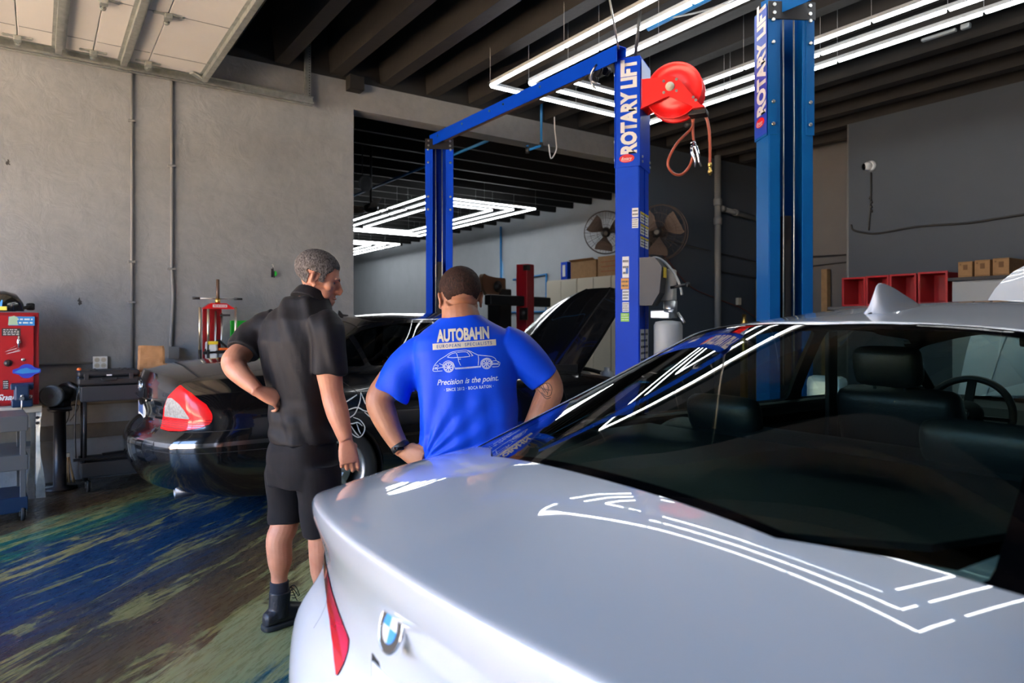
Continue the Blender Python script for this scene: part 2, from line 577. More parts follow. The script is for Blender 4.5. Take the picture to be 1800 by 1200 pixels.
# long wall with the opening
struct('wall_left', MB().box(((FX + OP0) / 2, WY + 0.12, SLAB / 2), (OP0 - FX, 0.24, SLAB)), M['wall'])
struct('wall_left_beyond', MB().box(((OP1 + WX) / 2, WY + 0.12, SLAB / 2), (WX - OP1, 0.24, SLAB)), M['officewall'])
struct('trim_1', MB().box(((OP0 + OP1) / 2, WY + 0.12, (LINTEL + SLAB) / 2), (OP1 - OP0, 0.24, SLAB - LINTEL)), M['wall'])
M['nextwall'] = mat('far wall paint lit copy', (.40, .43, .46), .6, var=.12, vscale=1.5, bump=.1, bscale=5)  # far wall paint lightened to stand for the LED light in this bay
struct('wall_far', MB().box((WX + 0.12, (YB + WY) / 2, SLAB / 2), (0.24, WY - YB, SLAB)), mat('far wall paint shaded copy', (.14, .14, .138), .6, var=.1, vscale=2))  # same far wall paint, darkened for the dimmer corner
struct('wall_far_next', MB().box((WX + 0.12, (WY + NY) / 2, SLAB / 2), (0.24, NY - WY, SLAB)), M['nextwall'])
struct('wall_next_end', MB().box(((FX + WX) / 2, NY + 0.12, SLAB / 2), (WX - FX, 0.24, SLAB)), M['wall'])
struct('wall_right', MB().box(((FX + WX) / 2, YB - 0.12, SLAB / 2), (WX - FX, 0.24, SLAB)), M['wall'])
# office block
struct('wall_office', MB().box((9.82, 0.45, TOP / 2), (1.24, 9.28, TOP)), M['officewall'])
# ceiling slab
struct('ceiling', MB().box(((FX + WX) / 2, (YB + NY) / 2, SLAB + 0.1), (WX - FX + 0.4, NY - YB + 0.4, 0.2)), M['ceil'])
mb = MB()
def rib(mb, a, b, w0=0.26, w1=0.15):
    """tapered stem of a concrete double tee"""
    a, b = Vector(a), Vector(b)
    d = (b - a).normalized(); s = Vector((0, 0, 1)).cross(d)
    vs = []
    for p in (a, b):
        for (o, z) in ((-w0 / 2, SLAB + 0.02), (w0 / 2, SLAB + 0.02), (w1 / 2, TOP), (-w1 / 2, TOP)):
            vs.append(mb.bm.verts.new(Vector((p.x, p.y, z)) + s * o))
    for q in ((0, 1, 2, 3), (7, 6, 5, 4), (0, 4, 5, 1), (1, 5, 6, 2), (2, 6, 7, 3), (3, 7, 4, 0)):
        mb.bm.faces.new([vs[i] for i in q])
x = 2.13 - 0.597 * 7
while x < WX - 0.05:
    rib(mb, (x, YB, 0), (x, WY + 0.01, 0)); x += 0.597
struct('ceiling_ribs', mb, M['ceil'])
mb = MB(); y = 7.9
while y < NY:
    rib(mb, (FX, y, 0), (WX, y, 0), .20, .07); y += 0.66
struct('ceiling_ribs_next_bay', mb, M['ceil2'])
struct('trim_9', MB().box(((FX + WX) / 2, WY - .005, (4.15 + SLAB) / 2), (WX - FX, .012, SLAB - 4.15)), M['ceil'])
# front of the building: piers and header round the two door openings
mb = MB()
for y0, y1 in ((YB, -0.95), (3.05, 3.35), (6.95, NY)):
    mb.box((FX - 0.1, (y0 + y1) / 2, SLAB / 2), (0.2, y1 - y0, SLAB))
mb.box((FX - 0.1, (YB + NY) / 2, (3.7 + SLAB) / 2), (0.2, NY - YB, SLAB - 3.7))
struct('wall_front', mb, M['wall'])
# unseen wall across the yard, its height raised to hold back sky light
struct('wall_sky_screen', MB().box((FX - 24, 5, 3.0), (0.3, 70, 6.0)), M['stucco'])

# dark base of the skirting of the long wall
# ------------------------------------------------------------------ marks and fittings on the long wall
def conduit(name, pts, r, m, label, cat='conduit', clips=(), group=None):
    o = MB().tube(pts, r, 10).obj(name, m)
    tag(o, label, cat, group)
    for c in clips:
        MB().box(c, (r * 5, r * 2.4, 0.02), bev=0.003).obj('clip', m, o)
    return o
def wallpt(px, py, off=0.02):
    return at(px, py, Y=WY - off)
x1 = wallpt(232, 300).x; x2 = wallpt(302, 300).x
conduit('vertical_conduit', [(x1, WY - .018, TOP), (x1, WY - .018, 1.0)], 0.013, M['conduit'], 'thin grey conduit running down the long wall, nearer the red cabinet',
        clips=[(x1, WY - .018, 2.0), (x1, WY - .018, 1.62), (x1, WY - .018, 3.33)])
zb = wallpt(302, 612).z
conduit('vertical_conduit', [(x2, WY - .018, TOP), (x2, WY - .018, 1.95), (x2 + .012, WY - .02, 1.7), (x2 - .008, WY - .02, zb + .06), (x2, WY - .018, zb)], 0.015, M['conduit'],
        'grey conduit down the long wall ending in a junction box above the paper bag', clips=[(x2, WY - .018, 2.95), (x2, WY - .018, 1.95)])
t = MB().box((x2 + 0.01, WY - 0.035, zb - 0.04), (0.085, 0.07, 0.11), bev=0.004).obj('junction_box', M['conduit'])
tag(t, 'grey metal junction box on the wall behind the paper bag', 'junction box')
MB().box((x2 + 0.01, WY - 0.073, zb - 0.04), (0.095, 0.006, 0.12), bev=0.002).obj('cover', M['conduit'], t)
p = wallpt(176, 637)
conduit('horizontal_conduit', [(FX, WY - .016, p.z), (p.x - .05, WY - .016, p.z)], 0.011, M['conduit'], 'horizontal grey conduit leading along the wall to the white outlet')
t = empty('wall_outlet', p, 0, 'white four-socket power outlet box on the long wall above the black tool case', 'power outlet')
MB().box((0, 0.0, 0), (0.115, 0.05, 0.115), bev=0.004).obj('box', M['white'], t)
for i in (-1, 1):
    for j in (-1, 1):
        s = MB().lathe((i * 0.026, -0.026, j * 0.026), (0, -1, 0), [(0, 0.021), (0.003, 0.020)], 18).obj('socket', M['cream'], t)
        MB().box((i * .026 - .006, -.0295, j * .026), (.002, .001, .008)).box((i * .026 + .006, -.0295, j * .026), (.002, .001, .008)).obj('slot', M['black'], s)
# hook with hanging tool and green tag
p = wallpt(479, 470)
t = empty('hanging_keys', p, 0, 'small bunch of steel tools with a green tag hanging from a hook on the wall', 'keys')
MB().tube([(0, .018, .03), (0, -.02, .03), (0, -.03, .0), (0, -.01, -.01)], .003, 8).obj('hook', M['steel'], t)
MB().box((-.012, -.03, -.06), (.022, .012, .09), bev=.004).box((.006, -.035, -.075), (.012, .01, .07), bev=.003).tube([(-.005, -.03, 0), (.0, -.035, -.03), (.004, -.03, -.1)], .005, 8).obj('tool', M['blackmetal'], t)
MB().ball((.018, -.03, -.065), .022, 14, (1, .4, 1.3)).obj('tag', M['green'], t)
mb = MB()
for k in range(7):
    mb.tube([(0, -.02 - .003 * k, .02), (.003, -.03, .035)], .0015, 6)
# dark chips in the paint
for (px, py, n, lab) in ((14, 286, 5, 'dark chipped spot high on the wall above the welding helmet'), (140, 530, 6, 'cluster of small dark chips in the wall paint right of the welding helmet')):
    mb = MB()
    c = wallpt(px, py, 0.0); rnd = random.Random(px)
    mb.prism([((.010 + rnd.uniform(-.006, .016)) * math.cos(t), (.016 + rnd.uniform(-.009, .024)) * math.sin(t)) for t in [2 * PI * q / 17 for q in range(17)]], c, (1, 0, 0), (0, 0, 1), (0, -1, 0), .0015)
    tag(mb.obj('paint_chip', M['decalblack']), lab, 'paint chip')
p = wallpt(617, 150, 0.0)
t = MB().box((p.x + .02, WY - .07, p.z), (.17, .14, .16), bev=.008).obj('bracket_box', M['ceil'])
tag(t, 'small dark painted box fixed at the top of the wall above the opening corner', 'box')

# ------------------------------------------------------------------ overhead door, rolled back under the ceiling
DY0, DY1 = 3.40, 7.12
DZ = 3.84
DXE = 1.36
M['doorskin'] = mat('cream door panel', (0.80, 0.77, 0.72), 0.45, var=0.05, vscale=2)
door = empty('garage_door', (0, 0, DZ), 0, 'open overhead garage door of cream panels with galvanized struts lying flat under the ceiling', 'garage door')
joints = [DXE, 0.83, 0.40, -0.14, -0.67, -1.2, -1.73]
for k in range(len(joints) - 1):
    x, x0 = joints[k], joints[k + 1] + .006
    p = MB().box(((x + x0) / 2, (DY0 + DY1) / 2, 0.0), (x - x0, DY1 - DY0, 0.05), bev=0.004).obj('panel', M['doorskin'], door)
    mb = MB()
    for yy in (DY1 - 0.33, DY1 - 1.25, DY1 - 2.2, DY1 - 3.1):
        mb.box(((x + x0) / 2, yy, -0.026), (x - x0 - .02, 0.003, 0.004))
    mb.obj('stile_line', M['grey'], p)
    for yy in (DY1 - 0.09, DY1 - 1.25, DY1 - 2.2, DY1 - 3.1):
        hx = x0 - .003 if k < len(joints) - 2 else x0 + .1
        mb = MB()
        for s in (-1, 1):
            mb.box((hx + s * .055, yy, -.031), (.10, .03, .006), rot=Matrix.Rotation(s * .30, 3, 'Z'))
            mb.box((hx + s * .055, yy, -.033), (.10, .02, .006), rot=Matrix.Rotation(-s * .30, 3, 'Z'))
        mb.box((hx, yy, -.05), (.055, .07, .04), bev=.006)
        mb.cyl((hx, yy - .03, -.06), (hx, yy + .09, -.06), .009, 10)
        mb.lathe((hx, yy + .07, -.06), (0, 1, 0), [(0, .022), (.02, .022)], 14)
        mb.obj('hinge', M['galv'], door)
for sx in (DXE - .03, 0.645, 0.15, -0.40, -0.93, -1.46):
    mb = MB()
    yc, yl = (DY0 + DY1) / 2, DY1 - DY0 + .04
    mb.box((sx, yc, -0.075), (0.045, yl, 0.004))
    mb.box((sx - .0225, yc, -0.05), (0.004, yl, 0.052))
    mb.box((sx + .0225, yc, -0.05), (0.004, yl, 0.052))
    mb.box((sx - .036, yc, -0.028), (0.030, yl, 0.004))
    mb.box((sx + .036, yc, -0.028), (0.030, yl, 0.004))
    mb.obj('strut', M['galv'], door)
mb = MB().bar((DXE - .16, DY1 - .06, -.04), (DXE - .04, DY1 + .02, -.06), .05, .02, bev=.004).lathe((DXE - .03, DY1 + .02, -.055), (0, 1, 0), [(0, .02), (.03, .02)], 14)
mb.obj('bottom_bracket', M['galv'], door)
# tracks
for s, yy in ((1, DY1 + 0.10), (-1, DY0 - 0.10)):
    tr = empty('door_track', (0, yy, DZ - 0.03), 0, 'galvanized door track %s' % ('running along the long wall under the ceiling' if s > 0 else 'at the side of the open door away from the wall'), 'door track')
    mb = MB()
    L0, L1 = FX + .3, 2.43
    mb.box(((L0 + L1) / 2, .03 * s, 0), (L1 - L0, .003, .075))
    mb.box(((L0 + L1) / 2, .012 * s, -.036), (L1 - L0, .036, .003))
    mb.box(((L0 + L1) / 2, .012 * s, .036), (L1 - L0, .036, .003))
    mb.box(((L0 + L1) / 2, -.006 * s, -.028), (L1 - L0, .003, .018))
    mb.box(((L0 + L1) / 2, .045 * s, -.045), (L1 - L0, .04, .004))
    mb.obj('rail', M['galv'], tr)
    mb = MB()
    for dx, dd in ((0, 0), (.03, .02)):
        mb.box((L1 - .06 + dx, .05 * s, .33), (.034, .004, .74))
        mb.box((L1 - .075 + dx, (.05 + .017) * s, .33), (.004, .034, .74))
    mb.obj('hanger_angle', M['galv'], tr)
    mb = MB()
    for kk in range(24):
        mb.lathe((L1 - .03, .047 * s, .0 + kk * .028), (0, -1, 0), [(0, .006), (.001, .006)], 8)
    mb.obj('hole', M['decalblack'], tr)

# ------------------------------------------------------------------ LED light frames
def led_frame(x0, x1, y0, y1, z, label, group, gap_=0.285):
    t = empty('led_light', ((x0 + x1) / 2, (y0 + y1) / 2, z), 0, label, 'ceiling light', group)
    cx, cy = (x0 + x1) / 2, (y0 + y1) / 2
    for k in range(3):
        o = gap_ * k
        ax0, ax1, ay0, ay1 = x0 + o - cx, x1 - o - cx, y0 + o - cy, y1 - o - cy
        mbh, mbt = MB(), MB()
        for (a, b) in (((ax0, ay1), (ax1, ay1)), ((ax1, ay1), (ax1, ay0)), ((ax1, ay0), (ax0, ay0)), ((ax0, ay0), (ax0, ay1))):
            A, B = Vector((a[0], a[1], 0)), Vector((b[0], b[1], 0))
            L = (B - A).length; d = (B - A).normalized()
            n = max(1, round(L / 1.2)); s = L / n
            mbh.bar(A - d * .018, B + d * .018, .036, .03)
            for i in range(n):
                mbt.bar(A + d * (i * s + .012) - Vector((0, 0, .026)), A + d * ((i + 1) * s - .012) - Vector((0, 0, .026)), .026, .028, bev=.006)
                P = A + d * ((i + .0) * s)
                mbh.cyl(P + Vector((0, 0, .01)), P + Vector((0, 0, SLAB - z)), .002, 5)
        h = mbh.obj('housing', M['lightgrey'], t)
        mbt.obj('tube', M['led'], t)
    return t
led_frame(3.84, 6.15, 1.1, 5.92, 3.9, 'three nested rectangles of white LED tubes hanging over the blue lifts', None)
led_frame(6.10, 8.67, 11.6, 16.95, 3.9, 'nested white LED tube frame in the next bay, larger one beyond the far lift post', 'LED frames in the next bay', .33)
led_frame(6.4, 9.05, 19.0, 24.5, 3.9, 'nested white LED tube frame farthest away in the next bay near the wall edge', 'LED frames in the next bay', .33)
# ================================================================== two-post lifts
def sticker(name, o, ex, ey, w, h, m, parent, lines=0, ink=None, off=0.0015):
    """a flat label stuck on a surface, with rows of printed marks"""
    ex, ey, o = Vector(ex).normalized(), Vector(ey).normalized(), Vector(o)
    n = ex.cross(ey)
    s = MB()
    s.prism([(-w / 2, -h / 2), (w / 2, -h / 2), (w / 2, h / 2), (-w / 2, h / 2)], o, ex, ey, n, off)
    st = s.obj(name, m, parent)
    if lines:
        s = MB(); rnd = random.Random(int(w * 1e4) + lines)
        for i in range(lines):
            y = h / 2 - (i + .8) * h / (lines + .6)
            x = -w * .42
            while x < w * .36:
                l = rnd.uniform(.06, .22) * w
                l = min(l, w * .42 - x)
                s.prism([(x, y - h / lines * .16), (x + l, y - h / lines * .16), (x + l, y + h / lines * .16), (x, y + h / lines * .16)], o + n * off, ex, ey, n, .0008)
                x += l + w * .05
        s.obj('print', ink or M['decalblack'], st)
    return st

def emblem(o, ex, ey, w, parent):
    ex, ey, o = Vector(ex).normalized(), Vector(ey).normalized(), Vector(o)
    n = ex.cross(ey)
    pts = [(w / 2 * math.cos(a), w * .27 * math.sin(a)) for a in [2 * PI * k / 28 for k in range(28)]]
    e = MB().prism(pts, o, ex, ey, n, .002).obj('emblem', M['red'], parent)
    text_obj('lettering', 'Rotary', w * .20, o + n * .0035, ex, ey + ex * .12, M['decalwhite'], e, width=w * .72, shear=.3, bold=.012)
    sw = [(x * w, (.10 * x * x * 4 - .19) * w) for x in [i / 12 - .36 for i in range(9)]]
    top = [(x, y + .022 * w) for x, y in reversed(sw)]
    MB().prism(sw + top, o + n * .002, ex, ey, n, .001).obj('swoosh', M['decalwhite'], e)
    return e

PW, PD = 0.30, 0.19       # post width and depth
class Swing:
    """children made inside the block are turned about a post's axis (the columns stand at 30 degrees)"""
    def __init__(s, parent, X, Y, a): s.parent, s.X, s.Y, s.a = parent, X, Y, a
    def __enter__(s): s.before = set(s.parent.children)
    def __exit__(s, *k):
        c, n = math.cos(s.a), math.sin(s.a)
        for o in s.parent.children:
            if o not in s.before:
                o.rotation_euler = (0, 0, s.a)
                o.location = (s.X - c * s.X + n * s.Y, s.Y - n * s.X - c * s.Y, 0)
def lift_post(parent, X, Y, H_, face, paint, PW=0.30, PD=0.19):
    """face = +1: the open channel with the carriage faces +Y, -1: faces -Y"""
    # C-channel post in local coordinates of the parent
    c = Vector((X, Y, 0))
    mb = MB()
    t = .012
    back = Y - face * PD / 2
    mb.box((X, back, H_ / 2), (PW, t, H_), bev=.003)
    for s in (-1, 1):
        mb.box((X + s * PW / 2, Y, H_ / 2), (t, PD, H_), bev=.003)
        mb.box((X + s * (PW / 2 - .035), Y + face * PD / 2, H_ / 2), (.075, t, H_), bev=.003)
    # folded ribs
    mb.box((X, back - face * .001 - face * .006, H_ * .39), (.006, .012, H_ * .78))
    col = mb.obj('post', paint, parent)
    # base plate with anchor bolts
    mb = MB().box((X, Y, .012), (.46, .46, .024), bev=.003)
    for sx in (-1, 1):
        for sy in (-1, 1):
            mb.cyl((X + sx * .19, Y + sy * .19, .02), (X + sx * .19, Y + sy * .19, .06), .012, 8)
    mb.obj('base_plate', paint, parent)
    # upper extension sleeve
    mb = MB()
    z0 = H_ - .885
    e = .014
    mb.box((X, back - face * e / 2, (z0 + H_) / 2), (PW + 2 * e, e, H_ - z0), bev=.002)
    for s in (-1, 1):
        mb.box((X + s * (PW / 2 + e / 2), Y - face * .012, (z0 + H_) / 2 + (.05 if s > 0 else 0)), (e, PD, H_ - z0 - (.1 if s > 0 else 0)), bev=.002)
        mb.box((X + s * (PW / 2 - .02), Y + face * (PD / 2 + e / 2), (z0 + H_) / 2), (.06, e * .6, H_ - z0), bev=.002)
    sl = mb.obj('extension', paint, parent)
    for s in (-1, 1):
        for z in (z0 + .07, z0 + .22, z0 + .62, z0 + .77):
            MB().lathe((X + s * (PW / 2 - .02), Y + face * (PD / 2 + .012), z), (0, face, 0), [(0, .013), (.008, .013), (.010, .009)], 10).obj('bolt', M['steel'], sl)
        for z in (z0 + .04, z0 + .08):
            MB().lathe((X + s * (PW / 2 - .03), Y - face * (PD / 2 + .02), z), (0, -face, 0), [(0, .011), (.008, .011)], 8).obj('bolt', M['steel'], sl)
    # inside of the channel: carriage, slide, cables
    ca = MB().box((X, Y + face * .01, .62), (PW - .05, PD - .03, .75), bev=.01).obj('carriage', M['blackmetal'], parent)
    MB().box((X, Y + face * .02, 1.55), (.06, .05, 1.2)).obj('cylinder', M['blackmetal'], parent)
    mb = MB()
    for s in (-.045, .03):
        mb.tube([(X + s, Y + face * (PD / 2 - .02), .9), (X + s + .004, Y + face * (PD / 2 - .022), H_ * .6), (X + s, Y + face * (PD / 2 - .02), H_ - .1)], .006, 8)
    mb.obj('cable', M['galv'], parent)
    MB().box((X - .008, Y + face * (PD / 2 - .05), 1.35 + .0), (.035, .04, 1.2)).obj('slide_cover', M['black'], parent)
    # top plate
    mb = MB().box((X, Y + face * (PD / 2 + .012), H_ - .05), (PW + .03, .012, .12), bev=.002)
    tp = mb.obj('top_plate', M['blackmetal'], parent)
    for s in (-1, 1):
        for z in (.035, -.02):
            MB().lathe((X + s * .125, Y + face * (PD / 2 + .018), H_ - .05 + z), (0, face, 0), [(0, .012), (.008, .012)], 10).obj('bolt', M['steel'], tp)
    return col, sl

NX_, NY_ = 4.06, 4.09
FX_, FY_ = 3.91, 7.13
NEARY, FARY, LH = NY_, FY_, 3.57
lift = empty('two_post_lift', (0, 0, 0), 0, 'blue two-post car lift with an overhead crossbeam standing over the black sedan', 'car lift')
T30 = R(30)
with Swing(lift, NX_, NY_, T30):
    lift_post(lift, NX_, NY_, LH, 1, M['blue'])
    fxs = NX_ - PW / 2 - .014
    text_obj('lettering', 'ROTARY LIFT', .125, (fxs - .003, NY_ - .012, 3.17), (0, 0, 1), (0, 1, 0), M['decalwhite'], lift, width=.765, bold=.055)
    emblem((fxs - .001, NY_ + .0, 2.752), (0, -1, 0), (0, 0, 1), .125, lift)
    fs_ = NX_ - PW / 2 - .0065
    zz = lambda py: EYE + (572 - py) * 5.55 / 1200
    def st(y, za, zb_, w, m, n=0, ink=None):
        sticker('sticker', (fs_, NY_ + y, (zz(za) + zz(zb_)) / 2), (0, -1, 0), (0, 0, 1), w, zz(za) - zz(zb_), m, lift, n, ink)
    st(.012, 451, 488, .055, M['decalwhite'], 3)
    sticker('sticker', (fs_ - .002, NY_ + .0, (zz(470) + zz(482)) / 2), (0, -1, 0), (0, 0, 1), .02, .045, mat('blue label', (.02, .12, .5), .5), lift, 0)
    st(.018, 489, 508, .065, mat('orange kraft label', (.62, .30, .06), .6), 2)
    st(.012, 509, 528, .055, M['decalwhite'], 3)
    st(.012, 531, 548, .055, M['decalwhite'], 4)
    st(.018, 550, 565, .070, mat('lime green label', (.25, .60, .03), .5), 3, M['decalwhite'])
    st(-.067, 367, 383, .052, M['decalwhite'], 2)
    st(-.067, 385, 402, .052, M['decalwhite'], 4)
    bk = NY_ - PD / 2 - .0065
    for za, zb_ in ((372, 391), (393, 412), (415, 434)):
        zc0 = (zz(za) + zz(zb_)) / 2
        sticker('sticker', (NX_ + .0, bk, zc0), (1, 0, 0), (0, 0, 1), .26, .085, M['decalwhite'], lift, 3)
        sticker('stripe', (NX_ + .0, bk - .002, zc0 + .034), (1, 0, 0), (0, 0, 1), .26, .016, M['yellow'], lift, 0)
    sticker('sticker', (NX_, bk - .0145, 3.36), (1, 0, 0), (0, 0, 1), .29, .38, mat('pale blue sheet', (.30, .42, .62), .5), lift, 0)
    sticker('sticker', (NX_, bk, 1.20), (1, 0, 0), (0, 0, 1), .26, .34, M['decalwhite'], lift, 6)
with Swing(lift, FX_, FY_, -T30):
    lift_post(lift, FX_, FY_, LH, -1, M['blue'])
cx = 3.905; PWc = .25
# crossbeam
mb = MB()
bx = cx - .115
y0, y1 = NEARY - .10, FARY + .02
z0, z1 = LH + .02, LH + .03
ang = .0
mb.bar((bx, y0, LH + .0), (bx, y1, LH + .0), .006, .13)
mb.bar((bx + .05, y0, LH + .064), (bx + .05, y1, LH + .064), .10, .006)
mb.bar((bx + .10, y0, LH + .03), (bx + .10, y1, LH + .03), .006, .07)
mb.obj('crossbeam', M['blue'], lift)
MB().bar((bx + .045, y0 + .45, LH - .035), (bx + .045, y1 - .28, LH - .035), .045, .05, bev=.01).obj('cutoff_bar', mat('brown foam pad', (.10, .065, .045), .8), lift)
for yy in (5.0, 5.6, 5.85, 6.4, 6.95):
    MB().lathe((bx - .003, yy, LH + .02), (-1, 0, 0), [(0, .012), (.006, .012)], 8).obj('bolt', M['steel'], lift)
# pulleys and fittings at the head of the near post
mb = MB()
for (dx, dy, dz, r) in ((-.10, .16, -.06, .045), (-.06, .24, -.10, .03), (.0, .16, -.04, .035)):
    mb.lathe((cx + dx, NEARY + dy, LH + dz), (1, 0, 0), [(0, r), (.01, r), (.012, r * .7), (.022, r * .7), (.024, r), (.034, r)], 18)
mb.obj('pulley', M['blackmetal'], lift)
mb = MB()
mb.tube(bez((cx - .12, NEARY + .13, LH - .02), (cx - .18, NEARY + .2, LH - .1), (cx - .06, NEARY + .25, LH - .16), (cx - .1, NEARY + .17, LH - .2), 8), .009, 8)
mb.tube(bez((cx - .08, NEARY + .13, LH - .05), (cx - .12, NEARY + .3, LH - .05), (cx - .15, NEARY + .2, LH - .15), (cx - .05, NEARY + .17, LH - .16), 8), .008, 8)
mb.obj('fitting', M['steel'], lift)
# lifting arms at the foot of the posts, folded under the car
for (px_, py_, s, f) in ((NX_, NEARY, 1, 1), (NX_, NEARY, -1, 1), (FX_, FARY, 1, -1), (FX_, FARY, -1, -1)):
    mb = MB()
    mb.bar((px_ + s * .1, py_ + f * .13, .16), (px_ + s * .95, py_ + f * .38, .14), .12, .08, bev=.008)
    mb.cyl((px_ + s * .95, py_ + f * .38, .12), (px_ + s * .95, py_ + f * .38, .20), .06, 16)
    mb.obj('arm', M['blue'], lift)
# hydraulic power unit on the side of the near post
ob = Vector((math.sin(T30), -math.cos(T30), 0))
puo = Vector((NX_, NY_, 0)) + ob * (PD / 2 + .008)
pu = empty('hydraulic_power_unit', puo, R(-60), 'hydraulic power unit with grey control box and white tank bolted to the near blue post', 'hydraulic pump')
def zf(py, d=5.7): return EYE + (572 - py) * d / 1200
zt_, zb2 = zf(457), zf(538)
mb = MB()
mb.prism([(0, zb2), (.10, zb2), (.16, zb2 + .10), (.18, zt_ - .08), (.12, zt_), (0, zt_)], (0.0, -.16, 0), (1, 0, 0), (0, 0, 1), (0, 1, 0), .20)
mb.obj('control_box', M['boxgrey'], pu)
MB().box((.182, -.06, zt_ - .12), (.006, .10, .085), bev=.001).obj('warning_label', M['yellow'], pu)
mb = MB(); mb.box((.15, .10, (zt_ + zb2) / 2 - .02), (.16, .14, .26), bev=.01)
mb.obj('motor_box', mat('pump label grey', (.5, .5, .46), .5), pu)
mb = MB().cyl((.20, .06, zb2 + .04), (.20, .06, zb2 - .10), .055, 18).box((.13, .03, zb2 - .07), (.16, .10, .07), bev=.008)
mb.cyl((.27, .02, zb2 - .06), (.33, -.02, zb2 - .14), .012, 8).cyl((.18, -.05, zb2 - .04), (.26, -.09, zb2 - .05), .014, 8)
mb.obj('pump', M['alu'], pu)
MB().lathe((.19, .02, zb2 - .52), (0, 0, 1), [(0, .10), (.01, .115), (.36, .115), (.39, .10), (.40, .03)], 24).obj('tank', mat('translucent tank', (.42, .44, .44), .4), pu)
mb = MB().tube(bez((.04, 0, zt_ - .01), (.12, 0, zt_ + .08), (.30, -.02, zt_ - .15), (.31, -.02, zt_ - .30)), .011, 8)
mb.obj('hose', M['lightgrey'], pu)
mb = MB().cyl((.22, -.02, zt_ - .24), (.36, -.04, zt_ - .22), .012, 8).ball((.36, -.04, zt_ - .22), .022, 10)
mb.obj('release_lever', M['black'], pu)

# ---- second lift: the tall post
lift2 = empty('two_post_lift', (0, 0, 0), 0, 'blue two-post lift whose tall post with open cable channel stands behind the white car', 'car lift')
T2x, T2y = 4.227, 2.794
with Swing(lift2, T2x, T2y, -T30):
    lift_post(lift2, T2x, T2y, LH, -1, M['blue2'])
    sxx = T2x - PW / 2 - .014
    MB().box((sxx - .001, T2y + .005, LH - .44), (.002, .185, .86)).obj('decal_panel', mat('decal blue', (.004, .04, .42), .35), lift2)
    text_obj('lettering', 'ROTARY LIFT', .125, (sxx - .004, T2y - .005, 3.225), (0, 0, 1), (0, 1, 0), M['decalwhite'], lift2, width=.765, bold=.055)
    emblem((sxx - .002, T2y + .01, 2.795), (0, -1, 0), (0, 0, 1), .125, lift2)
with Swing(lift2, T2x, T2y - 3.05, T30):
    lift_post(lift2, T2x, T2y - 3.05, LH, 1, M['blue2'])
mb = MB()
mb.bar((T2x - .115, T2y + .1, LH), (T2x - .115, T2y - 3.15, LH), .006, .13)
mb.bar((T2x - .065, T2y + .1, LH + .064), (T2x - .065, T2y - 3.15, LH + .064), .10, .006)
mb.obj('crossbeam', M['blue2'], lift2)

# ------------------------------------------------------------------ hose reel
M['reelred'] = mat('bright red enamel', (0.72, 0.004, 0.004), 0.42, coat=0.1)
rc = at(1183, 164, z=5.50)
reel = empty('hose_reel', rc, R(-60), 'bright red hose reel mounted high on the side of the near lift post', 'hose reel')
ux = Vector((1, 0, 0)); uy = Vector((0, 1, 0)); uz = Vector((0, 0, 1))
# disc axis runs across the bay (Y)
def ring_prof(r, w):
    return [(-w, .03), (-w, r * .45), (-w + .01, r * .5), (-w + .012, r * .93), (-w - .004, r * .97), (-w, r), (-w + .012, r), (-w + .02, r * .96), (-w + .022, r * .42), (w - .022, r * .42), (w - .02, r * .96), (w - .012, r), (w, r), (w + .004, r * .97), (w - .012, r * .93), (w - .01, r * .5), (w, r * .45), (w, .03)]
MB().lathe((.02, 0, 0), (0, 1, 0), ring_prof(.225, .075), 40).obj('drum', M['reelred'], reel)
mb = MB()
for k in range(4):
    mb.lathe((.02, 0, 0), (0, 1, 0), [(-.05 + k * .025, .15), (-.04 + k * .025, .163), (-.028 + k * .025, .15)], 30)
mb.obj('wound_hose', M['hose'], reel)
fp = [(-.235, -.12), (-.235, .115), (.02, .10), (.06, .08), (.235, -.155), (.20, -.175), (-.01, -.055), (-.235, -.12)]
mb = MB()
for s in (-1, 1):
    mb.prism(fp[:-1], (0, s * .105 - .003, 0), ux, uz, uy, .006)
mb.box((-.235, 0, 0), (.02, .22, .24), bev=.004)
mb.box((.215, 0, -.165), (.09, .21, .02), bev=.004)
mb.bar((-.235, -.11, -.125), (-.03, -.11, -.06), .03, .008)
mb.obj('frame', M['reelred'], reel)
MB().lathe((.0, -.108, .02), (0, -1, 0), [(0, .035), (.015, .035), (.018, .022), (.03, .02), (.03, .008)], 20).obj('hub', M['cream'], reel)
for (a, b) in ((-.05, .06), (.05, .06), (-.05, -.03), (.05, -.03), (.18, -.10), (.20, -.125)):
    MB().lathe((a, -.108, b + .01), (0, -1, 0), [(0, .011), (.006, .011)], 10).obj('bolt', M['steel'], reel)
MB().box((.20, 0, -.19), (.14, .12, .04), bev=.006).obj('roller_guide', M['blackmetal'], reel)
def rp(px, py, d=0.0): return Matrix.Rotation(R(60), 3, 'Z') @ (at(px, py, z=5.50 + d) - rc)
mb = MB()
mb.tube(smoothpath([rp(1217, 208), rp(1216, 225), rp(1190, 252, -.02), rp(1174, 285, -.02), rp(1183, 304), rp(1199, 306, .02), rp(1213, 290, .02), rp(1220, 262), rp(1218, 232), rp(1219, 206)]), .011, 10)
mb.tube(smoothpath([rp(1228, 198), rp(1240, 204), rp(1246, 225), rp(1248, 255), rp(1248, 287)]), .012, 10)
mb.obj('hose', M['hose'], reel)
mb = MB()
a = rp(1248, 286); mb.lathe(a, (0, 0, -1), [(0, .012), (.01, .016), (.03, .016), (.032, .012), (.06, .012), (.062, .017), (.085, .017), (.087, .009), (.10, .009)], 14)
mb.obj('brass_coupling', M['brass'], reel)
a = rp(1209, 220); MB().ball(a, .028, 12, (1, 1, .9)).obj('hose_stop', M['rubber'], reel)
